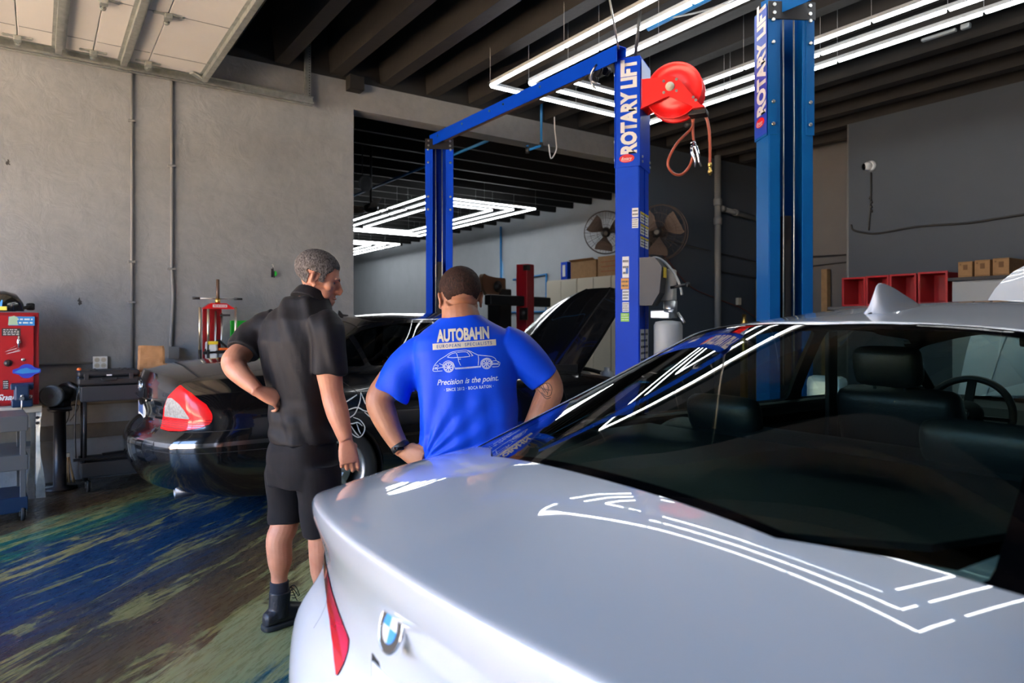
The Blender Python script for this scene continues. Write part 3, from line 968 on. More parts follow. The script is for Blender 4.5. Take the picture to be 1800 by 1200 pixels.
pl = empty('locking_pliers', at(1219, 258, z=5.48), 0, 'chrome locking pliers clamped on the red hose loop', 'pliers')
def q(px, py): return at(px, py, z=5.48) - pl.location
mb = MB()
mb.tube([q(1218, 254), q(1223, 258), q(1227, 270), q(1229, 284), q(1233, 293)], [.008, .016, .016, .011, .007], 10)
mb.tube([q(1216, 256), q(1216, 268), q(1222, 282), q(1222, 294)], [.008, .012, .009, .006], 10)
mb.tube([q(1214, 252), q(1219, 248), q(1224, 254)], [.006, .010, .008], 8)
mb.obj('body', M['chrome'], pl)
# ================================================================== car building
def grid_box(U, V, W, f, faces=('top', 'bottom', 'left', 'right', 'rear', 'front')):
    """surface of the unit box sampled at U x V x W and mapped through f(u, v, w)"""
    bm = bmesh.new()
    cache = {}
    def vert(u, v, w):
        k = (round(u, 5), round(v, 5), round(w, 5))
        if k not in cache:
            cache[k] = bm.verts.new(f(u, v, w))
        return cache[k]
    def patch(A, B, g):
        for i in range(len(A) - 1):
            for j in range(len(B) - 1):
                bm.faces.new((vert(*g(A[i], B[j])), vert(*g(A[i + 1], B[j])), vert(*g(A[i + 1], B[j + 1])), vert(*g(A[i], B[j + 1]))))
    if 'top' in faces: patch(U, V, lambda a, b: (a, b, W[-1]))
    if 'bottom' in faces: patch(V, U, lambda a, b: (b, a, W[0]))
    if 'left' in faces: patch(W, U, lambda a, b: (b, V[-1], a))
    if 'right' in faces: patch(U, W, lambda a, b: (a, V[0], b))
    if 'rear' in faces: patch(W, V, lambda a, b: (U[0], b, a))
    if 'front' in faces: patch(V, W, lambda a, b: (U[-1], a, b))
    return bm

def subsurf(bm, lv=1):
    me = bpy.data.meshes.new('tmp')
    bm.to_mesh(me); bm.free()
    o = bpy.data.objects.new('tmp', me)
    COL.objects.link(o)
    m = o.modifiers.new('s', 'SUBSURF'); m.levels = lv; m.render_levels = lv
    dg = bpy.context.evaluated_depsgraph_get()
    e = o.evaluated_get(dg)
    bm = bmesh.new()
    bm.from_mesh(e.to_mesh())
    e.to_mesh_clear()
    bpy.data.objects.remove(o); bpy.data.meshes.remove(me)
    for fc in bm.faces: fc.smooth = True
    return bm

class Skin:
    """remembers a smooth base surface so that pieces cut from it keep its shading"""
    def __init__(s, bm):
        bm.normal_update()
        bm.verts.ensure_lookup_table(); bm.faces.ensure_lookup_table()
        s.v = [v.co.copy() for v in bm.verts]
        s.n = [v.normal.copy() for v in bm.verts]
        s.f = [[v.index for v in f.verts] for f in bm.faces]
        s.bvh = BVHTree.FromPolygons(s.v, s.f)
    def normal(s, p):
        loc, nn, i, d = s.bvh.find_nearest(p)
        idx = s.f[i]
        wsum = 0.0; acc = Vector((0, 0, 0))
        if len(idx) == 4:
            a, b, c, d4 = [s.v[k] for k in idx]
            from_ = loc
            # inverse bilinear by two Newton steps
            u = v = 0.5
            for _ in range(4):
                P = a * (1 - u) * (1 - v) + b * u * (1 - v) + c * u * v + d4 * (1 - u) * v
                du = (b - a) * (1 - v) + (c - d4) * v
                dv = (d4 - a) * (1 - u) + (c - b) * u
                r = from_ - P
                A, B, C_ = du.dot(du), du.dot(dv), dv.dot(dv)
                det = A * C_ - B * B
                if abs(det) < 1e-18: break
                ru, rv = du.dot(r), dv.dot(r)
                u += (C_ * ru - B * rv) / det
                v += (A * rv - B * ru) / det
                u = min(1, max(0, u)); v = min(1, max(0, v))
            na, nb, nc, nd = [s.n[k] for k in idx]
            return (na * (1 - u) * (1 - v) + nb * u * (1 - v) + nc * u * v + nd * (1 - u) * v).normalized()
        for k in idx:
            w = 1.0 / ((s.v[k] - loc).length + 1e-6)
            acc += s.n[k] * w
        return acc.normalized()
    def finish(s, bm, name, m, parent, off=0.0):
        me = bpy.data.meshes.new(name)
        for v in bm.verts:
            pass
        ns = [s.normal(v.co) for v in bm.verts]
        if off:
            for v, n in zip(bm.verts, ns): v.co += n * off
        bm.to_mesh(me); bm.free()
        for mm in (m if isinstance(m, (list, tuple)) else [m]): me.materials.append(mm)
        me.normals_split_custom_set_from_vertices([tuple(n) for n in ns])
        o = bpy.data.objects.new(name, me)
        COL.objects.link(o)
        return place(o, parent)

def inside(poly, a, b):
    c = False
    n = len(poly)
    j = n - 1
    for i in range(n):
        xi, yi = poly[i]; xj, yj = poly[j]
        if (yi > b) != (yj > b) and a < (xj - xi) * (b - yi) / (yj - yi) + xi:
            c = not c
        j = i
    return c

def cut_region(bm, poly, e1, e2, sel):
    """cut the outline of poly (in the e1, e2 plane) into the surface; return the faces inside"""
    e1, e2 = Vector(e1), Vector(e2)
    n = len(poly)
    for i in range(n):
        a, b = poly[i], poly[(i + 1) % n]
        dx, dy = b[0] - a[0], b[1] - a[1]
        if abs(dx) + abs(dy) < 1e-6: continue
        x0, x1 = min(a[0], b[0]) - 1e-4, max(a[0], b[0]) + 1e-4
        y0, y1 = min(a[1], b[1]) - 1e-4, max(a[1], b[1]) + 1e-4
        fs = []
        for f in bm.faces:
            ps = [(v.co.dot(e1), v.co.dot(e2)) for v in f.verts]
            if max(p[0] for p in ps) < x0 or min(p[0] for p in ps) > x1 or max(p[1] for p in ps) < y0 or min(p[1] for p in ps) > y1: continue
            if sel(f.calc_center_median(), f.normal): fs.append(f)
        if not fs: continue
        geom = set(fs)
        for f in fs:
            geom.update(f.edges); geom.update(f.verts)
        # plane through the edge
        no = e1 * dy - e2 * dx
        co = e1 * a[0] + e2 * a[1]
        bmesh.ops.bisect_plane(bm, geom=list(geom), dist=1e-5, plane_co=co, plane_no=no)
        bm.normal_update()
    out = []
    for f in bm.faces:
        c = f.calc_center_median()
        if sel(c, f.normal) and inside(poly, c.dot(e1), c.dot(e2)):
            out.append(f)
    return out

def split_off(bm, faces):
    """move faces into a new bmesh"""
    nb = bmesh.new()
    vm = {}
    for f in faces:
        vs = []
        for v in f.verts:
            if v not in vm: vm[v] = nb.verts.new(v.co)
            vs.append(vm[v])
        try:
            nf = nb.faces.new(vs); nf.smooth = True; nf.material_index = f.material_index
        except ValueError:
            pass
    bmesh.ops.delete(bm, geom=faces, context='FACES')
    return nb

def copy_faces(faces):
    nb = bmesh.new()
    vm = {}
    for f in faces:
        vs = []
        for v in f.verts:
            if v not in vm: vm[v] = nb.verts.new(v.co)
            vs.append(vm[v])
        try:
            nf = nb.faces.new(vs); nf.smooth = True
        except ValueError:
            pass
    return nb

def rounded(poly, r, n=4):
    """round the corners of a polygon; r may be a list"""
    out = []
    N = len(poly)
    for i in range(N):
        p0, p1, p2 = Vector(poly[i - 1]), Vector(poly[i]), Vector(poly[(i + 1) % N])
        rr = r[i] if isinstance(r, (list, tuple)) else r
        if rr <= 0:
            out.append(tuple(p1)); continue
        a = p1 + (p0 - p1).normalized() * min(rr, (p0 - p1).length * .48)
        b = p1 + (p2 - p1).normalized() * min(rr, (p2 - p1).length * .48)
        for k in range(n + 1):
            t = k / n
            out.append(tuple(a * (1 - t) ** 2 + p1 * 2 * t * (1 - t) + b * t * t))
    return out

def strip(path, w):
    """thin polygon along a 2-D polyline"""
    L, Rr = [], []
    for i, p in enumerate(path):
        a = Vector(path[max(0, i - 1)]); b = Vector(path[min(len(path) - 1, i + 1)])
        d = (b - a).normalized(); n = Vector((-d.y, d.x))
        L.append(tuple(Vector(p) + n * w / 2)); Rr.append(tuple(Vector(p) - n * w / 2))
    return L + Rr[::-1]

EX, EY, EZ = Vector((1, 0, 0)), Vector((0, 1, 0)), Vector((0, 0, 1))

class Car:
    def __init__(s, T):
        s.T = T
    def hw(s, x): return lin(s.T['hw'], x)
    def ztop(s, x, v):
        zc, zs = lin(s.T['zc'], x), lin(s.T['zs'], x)
        return zc - (zc - zs) * abs(v) ** 2.4
    def body(s, u, v, w):
        T = s.T; L = T['L']
        zb = lin(T['zb'], u * L)
        xn = u * L
        # nominal height first, needed by the end profiles
        z = zb + (s.ztop(xn, v) - zb) * w
        xr = lin(T['rear'], z) + T['bow_r'] * abs(v) ** 2.2
        xf = L - lin(T['front'], z) - T['bow_f'] * abs(v) ** 2.4
        x = xr + (xf - xr) * u
        z = zb + (s.ztop(x, v) - zb) * w
        y = v * s.hw(x) * lin(T['sec'], w)
        cr = T.get('corner', 0.10)
        d0 = max(0.0, 1 - u * L / 0.32); d1 = max(0.0, 1 - (1 - u) * L / 0.4)
        y *= 1 - cr * (1 + T.get('low', 2.2) * (1 - w)) * d0 ** 2.2 - cr * d1 ** 2.2
        return Vector((x, y, z))
    def bodytop(s, x, y):
        v = min(1.0, abs(y) / (s.hw(x) * s.T['sec'][-1][1]))
        return s.ztop(x, v)
    def green(s, u, v, w):
        G = s.T['G']
        hb = G['hw0']; ht = G['hw1']
        wv = abs(v)
        x0 = G['xr0'] + (G['xr1'] - G['xr0']) * (w ** G.get('pr', 1.0)) + G['bow_r'] * wv ** G.get('pw', 2.2)
        x1 = G['xf0'] + (G['xf1'] - G['xf0']) * (w ** G.get('pf', 1.0)) - G['bow_f'] * wv ** 2.2
        x = x0 + (x1 - x0) * u
        h = hb + (ht - hb) * w ** 1.25
        tp = 1 - G['tap_r'] * max(0, 1 - u / 0.45) ** 2 - G['tap_f'] * max(0, 1 - (1 - u) / 0.35) ** 2
        y = v * h * tp
        zr = lin(G['zr'], x) - G['crown'] * wv ** 2.4
        zb = s.bodytop(x, y) - 0.03
        # fuller side: slight belly
        z = zb + (zr - zb) * w
        return Vector((x, y, z))

def nonuni(n, edge0, edge1, lo=0.0, hi=1.0):
    """n interior divisions with extra lines edge0 after the start and edge1 before the end"""
    pts = [lo] + [lo + e for e in edge0]
    a, b = pts[-1], hi - (edge1[0] if edge1 else 0)
    pts += [a + (b - a) * (i + 1) / n for i in range(n)]
    if edge1:
        pts += [hi - e for e in edge1[1:]] + [hi]
    return pts

def wheel(parent, x, y, r, w, side, spokes=10, rimr=0.24, rim_m=None):
    """side: +1 outer face towards +Y"""
    t = MB().lathe((x, y - side * w, r), (0, side, 0), [(0, rimr), (0, r * .9), (.02, r), (w - .02, r), (w, r * .93), (w, rimr + .01), (w - .02, rimr), (.0, rimr)], 48, cap=False).obj('tire', M['rubber'], parent)
    mb = MB()
    mb.lathe((x, y - side * w, r), (0, side, 0), [(w - .012, rimr + .012), (w, rimr + .008), (w, rimr - .005), (w - .03, rimr - .02), (.03, rimr - .03)], 48, cap=False)
    for k in range(spokes):
        a = 2 * PI * k / spokes
        d = Vector((math.cos(a), 0, math.sin(a)))
        c = Vector((x, y - side * .035, r))
        mb.bar(c + d * .045, c + d * (rimr - .008), .026, .022, up=(0, 1, 0), bev=.004)
    mb.lathe((x, y - side * .06, r), (0, side, 0), [(0, .075), (.03, .07), (.036, .035), (.038, .03)], 20)
    mb.obj('rim', rim_m or M['alu'], parent)
    MB().lathe((x, y - side * .11, r), (0, side, 0), [(0, .15), (.01, .15)], 32).obj('brake_disc', M['steel'], parent)
# ------------------------------------------------------------------ white sedan, seen over its boot lid
M['carwhite'] = mat('white metallic car paint', (0.76, 0.765, 0.775), 0.32, coat=1.0, coat_rough=0.015, spec=0.5)
M['seam'] = mat('panel gap', (0.01, 0.01, 0.01), 0.8)
M['frit'] = mat('black glass border', (0.002, 0.002, 0.0025), 0.02, spec=0.4)
M['trim'] = mat('dark interior trim', (0.012, 0.013, 0.014), 0.6)
M['leather'] = mat('black leather', (0.016, 0.018, 0.019), 0.42, bump=0.15, bscale=120)
M['carglass'] = glass_mat('tinted car glass', (0.46, 0.60, 0.56))
M['sideglass'] = glass_mat('side car glass', (0.62, 0.74, 0.70))
M['lampred'] = mat('red lamp lens', (0.75, 0.010, 0.015), 0.12, coat=1.0)
M['lamppink'] = mat('bright red lamp lens', (0.95, 0.03, 0.10), 0.15, coat=1.0)
M['lampdark'] = mat('dark red lamp lens', (0.22, 0.006, 0.012), 0.12, coat=1.0)

BX, BY = 0.44, 1.03
W = Car(dict(
    L=4.94, corner=0.03, low=5.5, bow_r=0.155, bow_f=0.35,
    hw=[(0, .925), (.6, .935), (1.5, .935), (3.5, .93), (4.4, .92), (4.94, .86)],
    zc=[(0, 1.030), (.12, 1.045), (.3, 1.066), (.46, 1.092), (.9, 1.10), (2.5, 1.10), (3.6, 1.06), (3.9, 1.03), (4.5, .93), (4.94, .72)],
    zs=[(0, .955), (.16, .965), (.4, 1.0), (.72, 1.035), (1.2, 1.05), (2.5, 1.03), (3.6, .99), (4.2, .93), (4.94, .66)],
    zb=[(0, .26), (.4, .20), (4.5, .20), (4.94, .24)],
    rear=[(.2, .07), (.30, .02), (.42, -.025), (.56, -.035), (.64, -.01), (.68, .04), (.74, .068), (.82, .066), (.90, .045), (.965, .018), (1.025, .0)],
    front=[(.2, .12), (.35, .02), (.5, .0), (.65, .02), (.72, .08)],
    sec=[(0, .90), (.08, .965), (.3, 1.0), (.55, 1.0), (.72, .985), (.83, .97), (.92, .93), (.97, .87), (1.0, .805)],
    G=dict(hw0=.745, hw1=.585, xr0=.415, xr1=1.30, pr=1.06, xf0=3.86, xf1=2.85, pf=1.0, bow_r=.13, pw=2.6, bow_f=.30, tap_r=.035, tap_f=.06, crown=.055,
           zr=[(0.4, 1.28), (1.27, 1.408), (1.62, 1.442), (2.0, 1.475), (2.4, 1.49), (2.8, 1.475), (3.2, 1.40)]),
))
bmw = empty('white_sedan', (BX, BY, 0), 0, 'white sedan seen from behind over its boot lid, with shark fin aerial and raised bonnet', 'car')
U = nonuni(46, (.0045, .012), (.012, .004))
V = nonuni(22, (.03, .075), (.075, .03), -1, 1)
Wd = [0, .03, .08, .16, .25, .34, .43, .50, .56, .62, .67, .72, .77, .82, .865, .90, .93, .955, .975, .99, 1.0]
bm = subsurf(grid_box(U, V, Wd, W.body), 1)
bsk = Skin(bm)
# wheel arches
WR = 0.34
for wx in (1.02 + .06, 4.06):
    for sd in (-1, 1):
        poly = [(wx + (WR + .035) * math.cos(a), WR + (WR + .035) * math.sin(a)) for a in [2 * PI * k / 28 for k in range(28)]]
        fs = cut_region(bm, poly, EX, EZ, lambda c, n, sd=sd: c.y * sd > .45 and abs(c.z) < .9)
        bmesh.ops.delete(bm, geom=fs, context='FACES')
# opening of the cabin
cab = [(.49, -.40), (.49, .40), (.62, .60), (1.4, .68), (3.2, .68), (3.62, .62), (3.62, -.62), (3.2, -.68), (1.4, -.68), (.62, -.60)]
fs = cut_region(bm, cab, EX, EY, lambda c, n: n.z > .5 and c.z > .9)
bmesh.ops.delete(bm, geom=fs, context='FACES')
# bonnet opening
hood = rounded([(3.93, -.74), (3.93, .74), (4.84, .62), (4.84, -.62)], .12)
fs = cut_region(bm, hood, EX, EY, lambda c, n: n.z > .3 and c.z > .6)
bmesh.ops.delete(bm, geom=fs, context='FACES')
# tail lamps (rear view outline, wraps on to the flank)
rear_sel = lambda sd: (lambda c, n, sd=sd: c.y * sd > .2 and c.x < .62 and n.x < .35 and c.z > .55 and c.z < .95)
def mir(poly, sd): return [(a * sd, b) for a, b in poly]
for sd in (-1, 1):
    P = [(.300, .690), (.50, .735), (.62, .755), (.76, .775), (.90, .80), (.935, .84), (.90, .885), (.78, .870), (.62, .835), (.48, .795), (.303, .760)]
    P = rounded(P, [.012, 0, 0, 0, .02, .02, .03, 0, 0, 0, .012], 3)
    fs = cut_region(bm, mir(P, sd), EY, EZ, rear_sel(sd))
    lamp = split_off(bm, fs)
    l2 = cut_region(lamp, mir([(.3, .6), (.555, .6), (.555, 1.0), (.3, 1.0)], sd), EY, EZ, lambda c, n: True)
    inner = split_off(lamp, l2)
    lo = bsk.finish(lamp, 'tail_lamp', M['lampdark'], bmw, .002)
    i2 = cut_region(inner, mir([(.3, .6), (.56, .6), (.56, .785), (.3, .715)], sd), EY, EZ, lambda c, n: True)
    low = split_off(inner, i2)
    bsk.finish(inner, 'reflector', M['lamppink'], lo, .003)
    bsk.finish(low, 'brake_lens', M['lampred'], lo, .003)
# number plate recess and panel gaps
gaps = []
for sd in (-1, 1):
    fs = cut_region(bm, mir(strip([(.60, .835), (.605, .96), (.61, 1.0)], .0035), sd), EY, EZ, lambda c, n, sd=sd: c.y * sd > .3 and c.x < .6 and n.x < -.2)
    gaps += fs
    for f in fs: f.material_index = 1
    fs = cut_region(bm, mir(strip([(.57, .755), (.575, .68)], .0025), sd), EY, EZ, lambda c, n, sd=sd: c.y * sd > .3 and c.x < .6 and n.x < -.2)
    for f in fs: f.material_index = 1
bsk.finish(bm, 'body_shell', [M['carwhite'], M['seam']], bmw)
# ------------------------------------------------ roof, pillars, glass
GU = nonuni(30, (.012, .03), (.03, .012))
GV = nonuni(20, (.035, .09), (.09, .035), -1, 1)
GW = [0, .08, .18, .3, .42, .54, .66, .76, .84, .90, .94, .97, .988, 1.0]
gm = subsurf(grid_box(GU, GV, GW, W.green, ('top', 'left', 'right', 'rear', 'front')), 1)
gsk = Skin(gm)
rg = rounded([(.30, .69), (.30, -.69), (.62, -.69), (1.0, -.600), (1.38, -.510), (1.30, -.2), (1.28, 0), (1.30, .2), (1.38, .510), (1.0, .600), (.62, .69)], [.0, .0, .03, 0, .05, .0, .0, .0, .05, 0, .05], 4)
top_sel = lambda c, n: n.z > .05 and abs(c.y) < .80
fs = cut_region(gm, rg, EX, EY, lambda c, n: top_sel(c, n) and c.x < 1.5)
rear_glass = split_off(gm, fs)
ws = rounded([(4.0, -.60), (4.0, .60), (3.55, .66), (2.93, .52), (2.98, .2), (2.99, 0), (2.98, -.2), (2.93, -.52), (3.55, -.66)], [0, 0, .04, .05, 0, 0, 0, .05, .04], 4)
fs = cut_region(gm, ws, EX, EY, lambda c, n: top_sel(c, n) and c.x > 2.8)
wind = split_off(gm, fs)
side_glass = []
wins = [rounded([(1.02, 1.085), (1.30, 1.085), (1.28, 1.235), (1.18, 1.19)], .02, 2),
        rounded([(1.33, 1.085), (2.22, 1.085), (2.24, 1.385), (1.95, 1.385), (1.62, 1.345), (1.33, 1.255)], .03, 2),
        rounded([(2.30, 1.085), (3.40, 1.085), (3.16, 1.22), (2.85, 1.35), (2.62, 1.385), (2.32, 1.39)], .03, 2)]
for sd in (-1, 1):
    for wp in wins:
        fs = cut_region(gm, wp, EX, EZ, lambda c, n, sd=sd: c.y * sd > .35 and n.y * sd > .4)
        side_glass.append(split_off(gm, fs))
inner = bmesh.new(); inner = copy_faces(list(gm.faces))
gsk.finish(inner, 'headliner', M['trim'], bmw, -.018)
gsk.finish(gm, 'roof', M['carwhite'], bmw)
# rear glass with its black border
rgin = rounded([(.53, .45), (.53, -.45), (.60, -.645), (1.0, -.570), (1.345, -.482), (1.275, -.2), (1.26, 0), (1.275, .2), (1.345, .482), (1.0, .570), (.60, .645)], [.0, .0, .05, 0, .05, .0, .0, .0, .05, 0, .05], 4)
fs = cut_region(rear_glass, rgin, EX, EY, lambda c, n: True)
clear = split_off(rear_glass, fs)
ro = gsk.finish(rear_glass, 'rear_window', M['frit'], bmw, -.002)
gsk.finish(clear, 'pane', M['carglass'], ro, -.002)
gsk.finish(wind, 'windscreen', M['sideglass'], bmw, -.002)
for g in side_glass:
    gsk.finish(g, 'side_window', M['sideglass'], bmw, -.004)
# fin aerial
fin = MB()
sec = []
base = W.T['G']['zr']
fx0 = 1.53
for k in range(15):
    t = k / 14
    x = fx0 + .30 * t
    zb = lin(base, x) - .006
    # blade: steep at the back, long sloping nose towards the front
    h = lin([(0, .0), (.035, .045), (.08, .080), (.15, .087), (.25, .084), (.45, .068), (.7, .038), (.9, .014), (1.0, .0)], t)
    hw_ = lin([(0, .012), (.06, .036), (.35, .044), (.7, .036), (.92, .02), (1.0, .004)], t)
    ring = []
    for j in range(13):
        a = -1 + 2 * j / 12
        zz_ = h * (1 - abs(a) ** 1.1) + .010 * (1 - abs(a) ** 6)
        yy = hw_ * a * (1.0 if abs(a) > .7 else .9)
        sh = (abs(a) ** 1.6)
        ring.append(fin.bm.verts.new((x + (.018 * (1 - sh) if t < .3 else 0) * (1 - t / .3 if t < .3 else 0), yy * (1 if abs(a) > .85 else .62), zb + zz_)))
    sec.append(ring)
for i in range(14):
    for j in range(12):
        f = fin.bm.faces.new((sec[i][j], sec[i][j + 1], sec[i + 1][j + 1], sec[i + 1][j])); f.smooth = True
fo = fin.obj('fin_aerial', M['carwhite'], bmw)
md = fo.modifiers.new('s', 'SUBSURF'); md.levels = 1; md.render_levels = 1
# roundel
def roundel(c, nrm, up, r, parent, name='roundel', segs=40):
    n = Vector(nrm).normalized(); c = Vector(c)
    up = (Vector(up) - n * Vector(up).dot(n)).normalized()
    rt = up.cross(n)
    e = MB().lathe(c, n, [(-.006, r), (.002, r), (.004, r * .97), (.004, r * .93), (.002, r * .9)], segs).obj(name, M['chrome'], parent)
    MB().lathe(c, n, [(.0022, r * .93), (.0034, r * .92)], segs).obj('ring', M['decalblack'], e)
    for q in range(4):
        a0 = q * PI / 2
        pts = [(0, 0)] + [(r * .60 * math.cos(a0 + k * PI / 16), r * .60 * math.sin(a0 + k * PI / 16)) for k in range(9)]
        MB().prism(pts, c + n * .0036, rt, up, n, .001).obj('quarter', M['emblue'] if q % 2 == 1 else M['decalwhite'], e)
    return e
M['emblue'] = mat('roundel blue', (.01, .28, .80), .3)
rn = Vector((-.93, 0, .12)).normalized()
rnd_ = roundel((.037, 0, .905), (-1, 0, .28), (0, 0, 1), .041, bmw)
n = Vector((-1, 0, .28)).normalized(); upv = Vector((.28, 0, 1)).normalized(); rt = upv.cross(n)
for k, ch in enumerate('BMW'):
    a = R(90 + (1 - k) * 38)
    c = Vector((.037, 0, .905)) + n * .0036 + (rt * math.cos(a) + upv * math.sin(a)) * .0315
    text_obj('lettering', ch, .0105, c, rt * math.sin(a) - upv * math.cos(a), rt * math.cos(a) + upv * math.sin(a), M['decalwhite'], rnd_)
# number plate with frame, sticker, boot badge
px_ = .075
pl_ = MB().box((px_, 0, .705), (.010, .33, .175), bev=.004).obj('plate_frame', M['black'], bmw)
MB().box((px_ - .006, 0, .705), (.004, .305, .152)).obj('number_plate', M['decalwhite'], pl_)
mb = MB()
mb.prism([(-.05, -.03), (-.03, .02), (.0, .035), (.03, .02), (.05, -.03), (.02, -.02), (0, .01), (-.02, -.02)], (px_ - .0085, .09, .70), (0, -1, 0), (0, 0, 1), (-1, 0, 0), .001)
mb.obj('plate_print', M['green'], pl_)
st_ = MB().box((.080, .215, .735), (.002, .065, .07)).obj('sticker', mat('cream paper', (.75, .70, .62), .8), bmw)
bd = MB().box((.158, .60, .905), (.004, .10, .018), rot=Matrix.Rotation(R(-38), 3, 'Z'), bev=.002).obj('badge', M['chrome'], bmw)
# wheels, underbody
for wx in (1.08, 4.06):
    for sd in (-1, 1):
        wheel(bmw, wx, sd * .915, WR, .23, sd, 10, .235)
for wx in (1.08, 4.06):
    for sd in (-1, 1):
        MB().lathe((wx, sd * .66, WR), (0, sd, 0), [(0, .02), (.001, WR + .03), (.25, WR + .04)], 30, cap=False).obj('wheel_arch_liner', M['black'], bmw)
# ------------------------------------------------ interior
mb = MB()
mb.box((2.2, 0, .40), (3.0, 1.36, .02))
for sd in (-1, 1): mb.box((2.2, sd * .675, .72), (3.0, .02, .62))
mb.obj('cabin_tub', M['trim'], bmw)
# parcel shelf
mb = MB(); mb.prism([(.53, -.36), (.53, .36), (.68, .54), (.90, .60), (1.28, .62), (1.28, -.62), (.90, -.60), (.68, -.54)], (0, 0, 1.055), EX, EY, EZ, .012)
mb.obj('parcel_shelf', M['leather'], bmw)
def cushion(name, c, d, rot=None, m=None, bev=.04, parent=None):
    o = MB().box(c, d, rot=rot, bev=bev).obj(name, m or M['leather'], parent)
    for p in o.data.polygons: p.use_smooth = True
    md = o.modifiers.new('s', 'SUBSURF'); md.levels = 1; md.render_levels = 1
    return o
ry = lambda a: Matrix.Rotation(R(a), 3, 'Y')
cushion('rear_seat_back', (1.42, 0, .82), (.16, 1.24, .56), ry(-18), parent=bmw, bev=.05)
cushion('rear_seat_cushion', (1.80, 0, .52), (.56, 1.24, .16), parent=bmw, bev=.05)
for y in (-.36, .36):
    cushion('rear_headrest', (1.34, y, 1.12), (.09, .27, .13), ry(-14), parent=bmw)
for y in (-.37, .37):
    s = cushion('front_seat', (2.52, y, .86), (.16, .50, .60), ry(-16), parent=bmw, bev=.06)
    cushion('seat_cushion', (2.80, y, .50), (.52, .50, .16), parent=s, bev=.05)
    h = cushion('headrest', (2.38, y, 1.235), (.10, .27, .17), ry(-12), parent=s)
    mb = MB()
    for k in (-.06, .06): mb.cyl((2.40, y + k, 1.14), (2.385, y + k, 1.20), .007, 8)
    mb.obj('headrest_post', M['chrome'], s)
# dashboard, wheel, mirror
mb = MB(); mb.prism([(3.30, .78), (3.26, .92), (3.36, 1.00), (3.75, 1.02), (3.80, .70), (3.40, .70)], (0, -.66, 0), EX, EZ, EY, 1.32)
mb.obj('dashboard', M['trim'], bmw)
scr = MB().box((3.36, 0, 1.03), (.02, .24, .10), rot=ry(-12), bev=.005).obj('screen', M['frit'], bmw)
sw = empty('steering_wheel', (0, 0, 0)); sw.parent = bmw
cw = Vector((3.10, .37, .98)); axw = Vector((-1, 0, .42)).normalized()
u1 = Vector((0, 1, 0)); u2 = axw.cross(u1)
ring = [cw + (u1 * math.cos(a) + u2 * math.sin(a)) * .185 for a in [2 * PI * k / 40 for k in range(41)]]
MB().tube(ring, .016, 10, cap=False).obj('rim', M['leather'], sw)
mb = MB().lathe(cw - axw * .03, axw, [(0, .05), (.03, .075), (.05, .07), (.055, .02)], 24)
for a in (0, PI, -PI / 2):
    mb.bar(cw + (u1 * math.cos(a) + u2 * math.sin(a)) * .05, cw + (u1 * math.cos(a) + u2 * math.sin(a)) * .18, .035, .015)
mb.obj('hub', M['trim'], sw)
roundel(cw + axw * .03, axw, (0, 0, 1), .025, sw)
for a in (.5, PI - .5):
    pass
mr = MB().box((2.98, 0, 1.34), (.02, .24, .06), bev=.01).cyl((2.99, 0, 1.36), (3.02, 0, 1.42), .012, 8).obj('rear_view_mirror', M['black'], bmw)
mb = MB().box((2.42, .63, 1.10), (.07, .02, .55), bev=.004).box((2.42, -.63, 1.10), (.07, .02, .55), bev=.004)
mb.obj('pillar_trim', M['trim'], bmw)
# door cards
mb = MB()
for sd in (-1, 1): mb.box((2.3, sd * .69, 1.03), (2.5, .05, .10), bev=.015)
mb.obj('door_card', M['trim'], bmw)
# seat belts buckles: bright glints
MB().box((2.28, .02, .96), (.02, .03, .05), bev=.004).obj('belt_buckle', M['chrome'], bmw)
# boot struts reflected shapes are real reflections of the roof; the raised bonnet
hd = empty('bonnet', (0, 0, 0)); hd.parent = bmw
hin = Vector((3.98, 0, 1.01)); ang = R(52)
dxh = Vector((math.cos(ang), 0, math.sin(ang))); nh = Vector((-math.sin(ang), 0, math.cos(ang)))
mb = MB()
NV, NU = 22, 14
def hoodpt(a, b, off=0.0):
    # a 0..1 from the hinge to the nose, b -1..1 across
    hwid = lin([(0, .78), (.35, .80), (.7, .76), (.9, .66), (1.0, .46)], a)
    L_ = 1.12
    bulge = .07 * math.sin(a * PI * .5) - .09 * a ** 3 - .05 * abs(b) ** 3
    return hin + dxh * (a * L_) + nh * (bulge + off) + EY * (b * hwid)
for off, nm, mt in ((0.0, 'outer_skin', M['carwhite']), (-.035, 'inner_skin', M['carwhite'])):
    mb = MB(); gr = [[mb.bm.verts.new(hoodpt(i / NU, -1 + 2 * j / NV, off)) for j in range(NV + 1)] for i in range(NU + 1)]
    for i in range(NU):
        for j in range(NV):
            f = mb.bm.faces.new((gr[i][j], gr[i][j + 1], gr[i + 1][j + 1], gr[i + 1][j])); f.smooth = True
    mb.obj(nm, mt, hd)
mb = MB()
for sg in (-1, 1):
    mb.tube([hoodpt(a, sg * lin([(0, .80), (.5, .72), (1, .35)], a), .004) for a in [k / 12 * .95 for k in range(13)]], .006, 6)
    mb.tube([hoodpt(a, sg * lin([(0, .35), (.5, .45), (1, .2)], a), .004) for a in [k / 12 * .95 for k in range(13)]], .006, 6)
mb.obj('crease', M['carwhite'], hd)
MB().box((4.42, 0, .62), (.80, 1.2, .40), bev=.02).obj('engine_bay', M['black'], bmw)
for sd in (-1, 1):
    o = MB().box((3.05, sd * 1.02, 1.06), (.10, .20, .14), bev=.03).cyl((3.08, sd * .86, 1.0), (3.06, sd * .96, 1.02), .02, 8).obj('door_mirror', M['carwhite'], bmw)
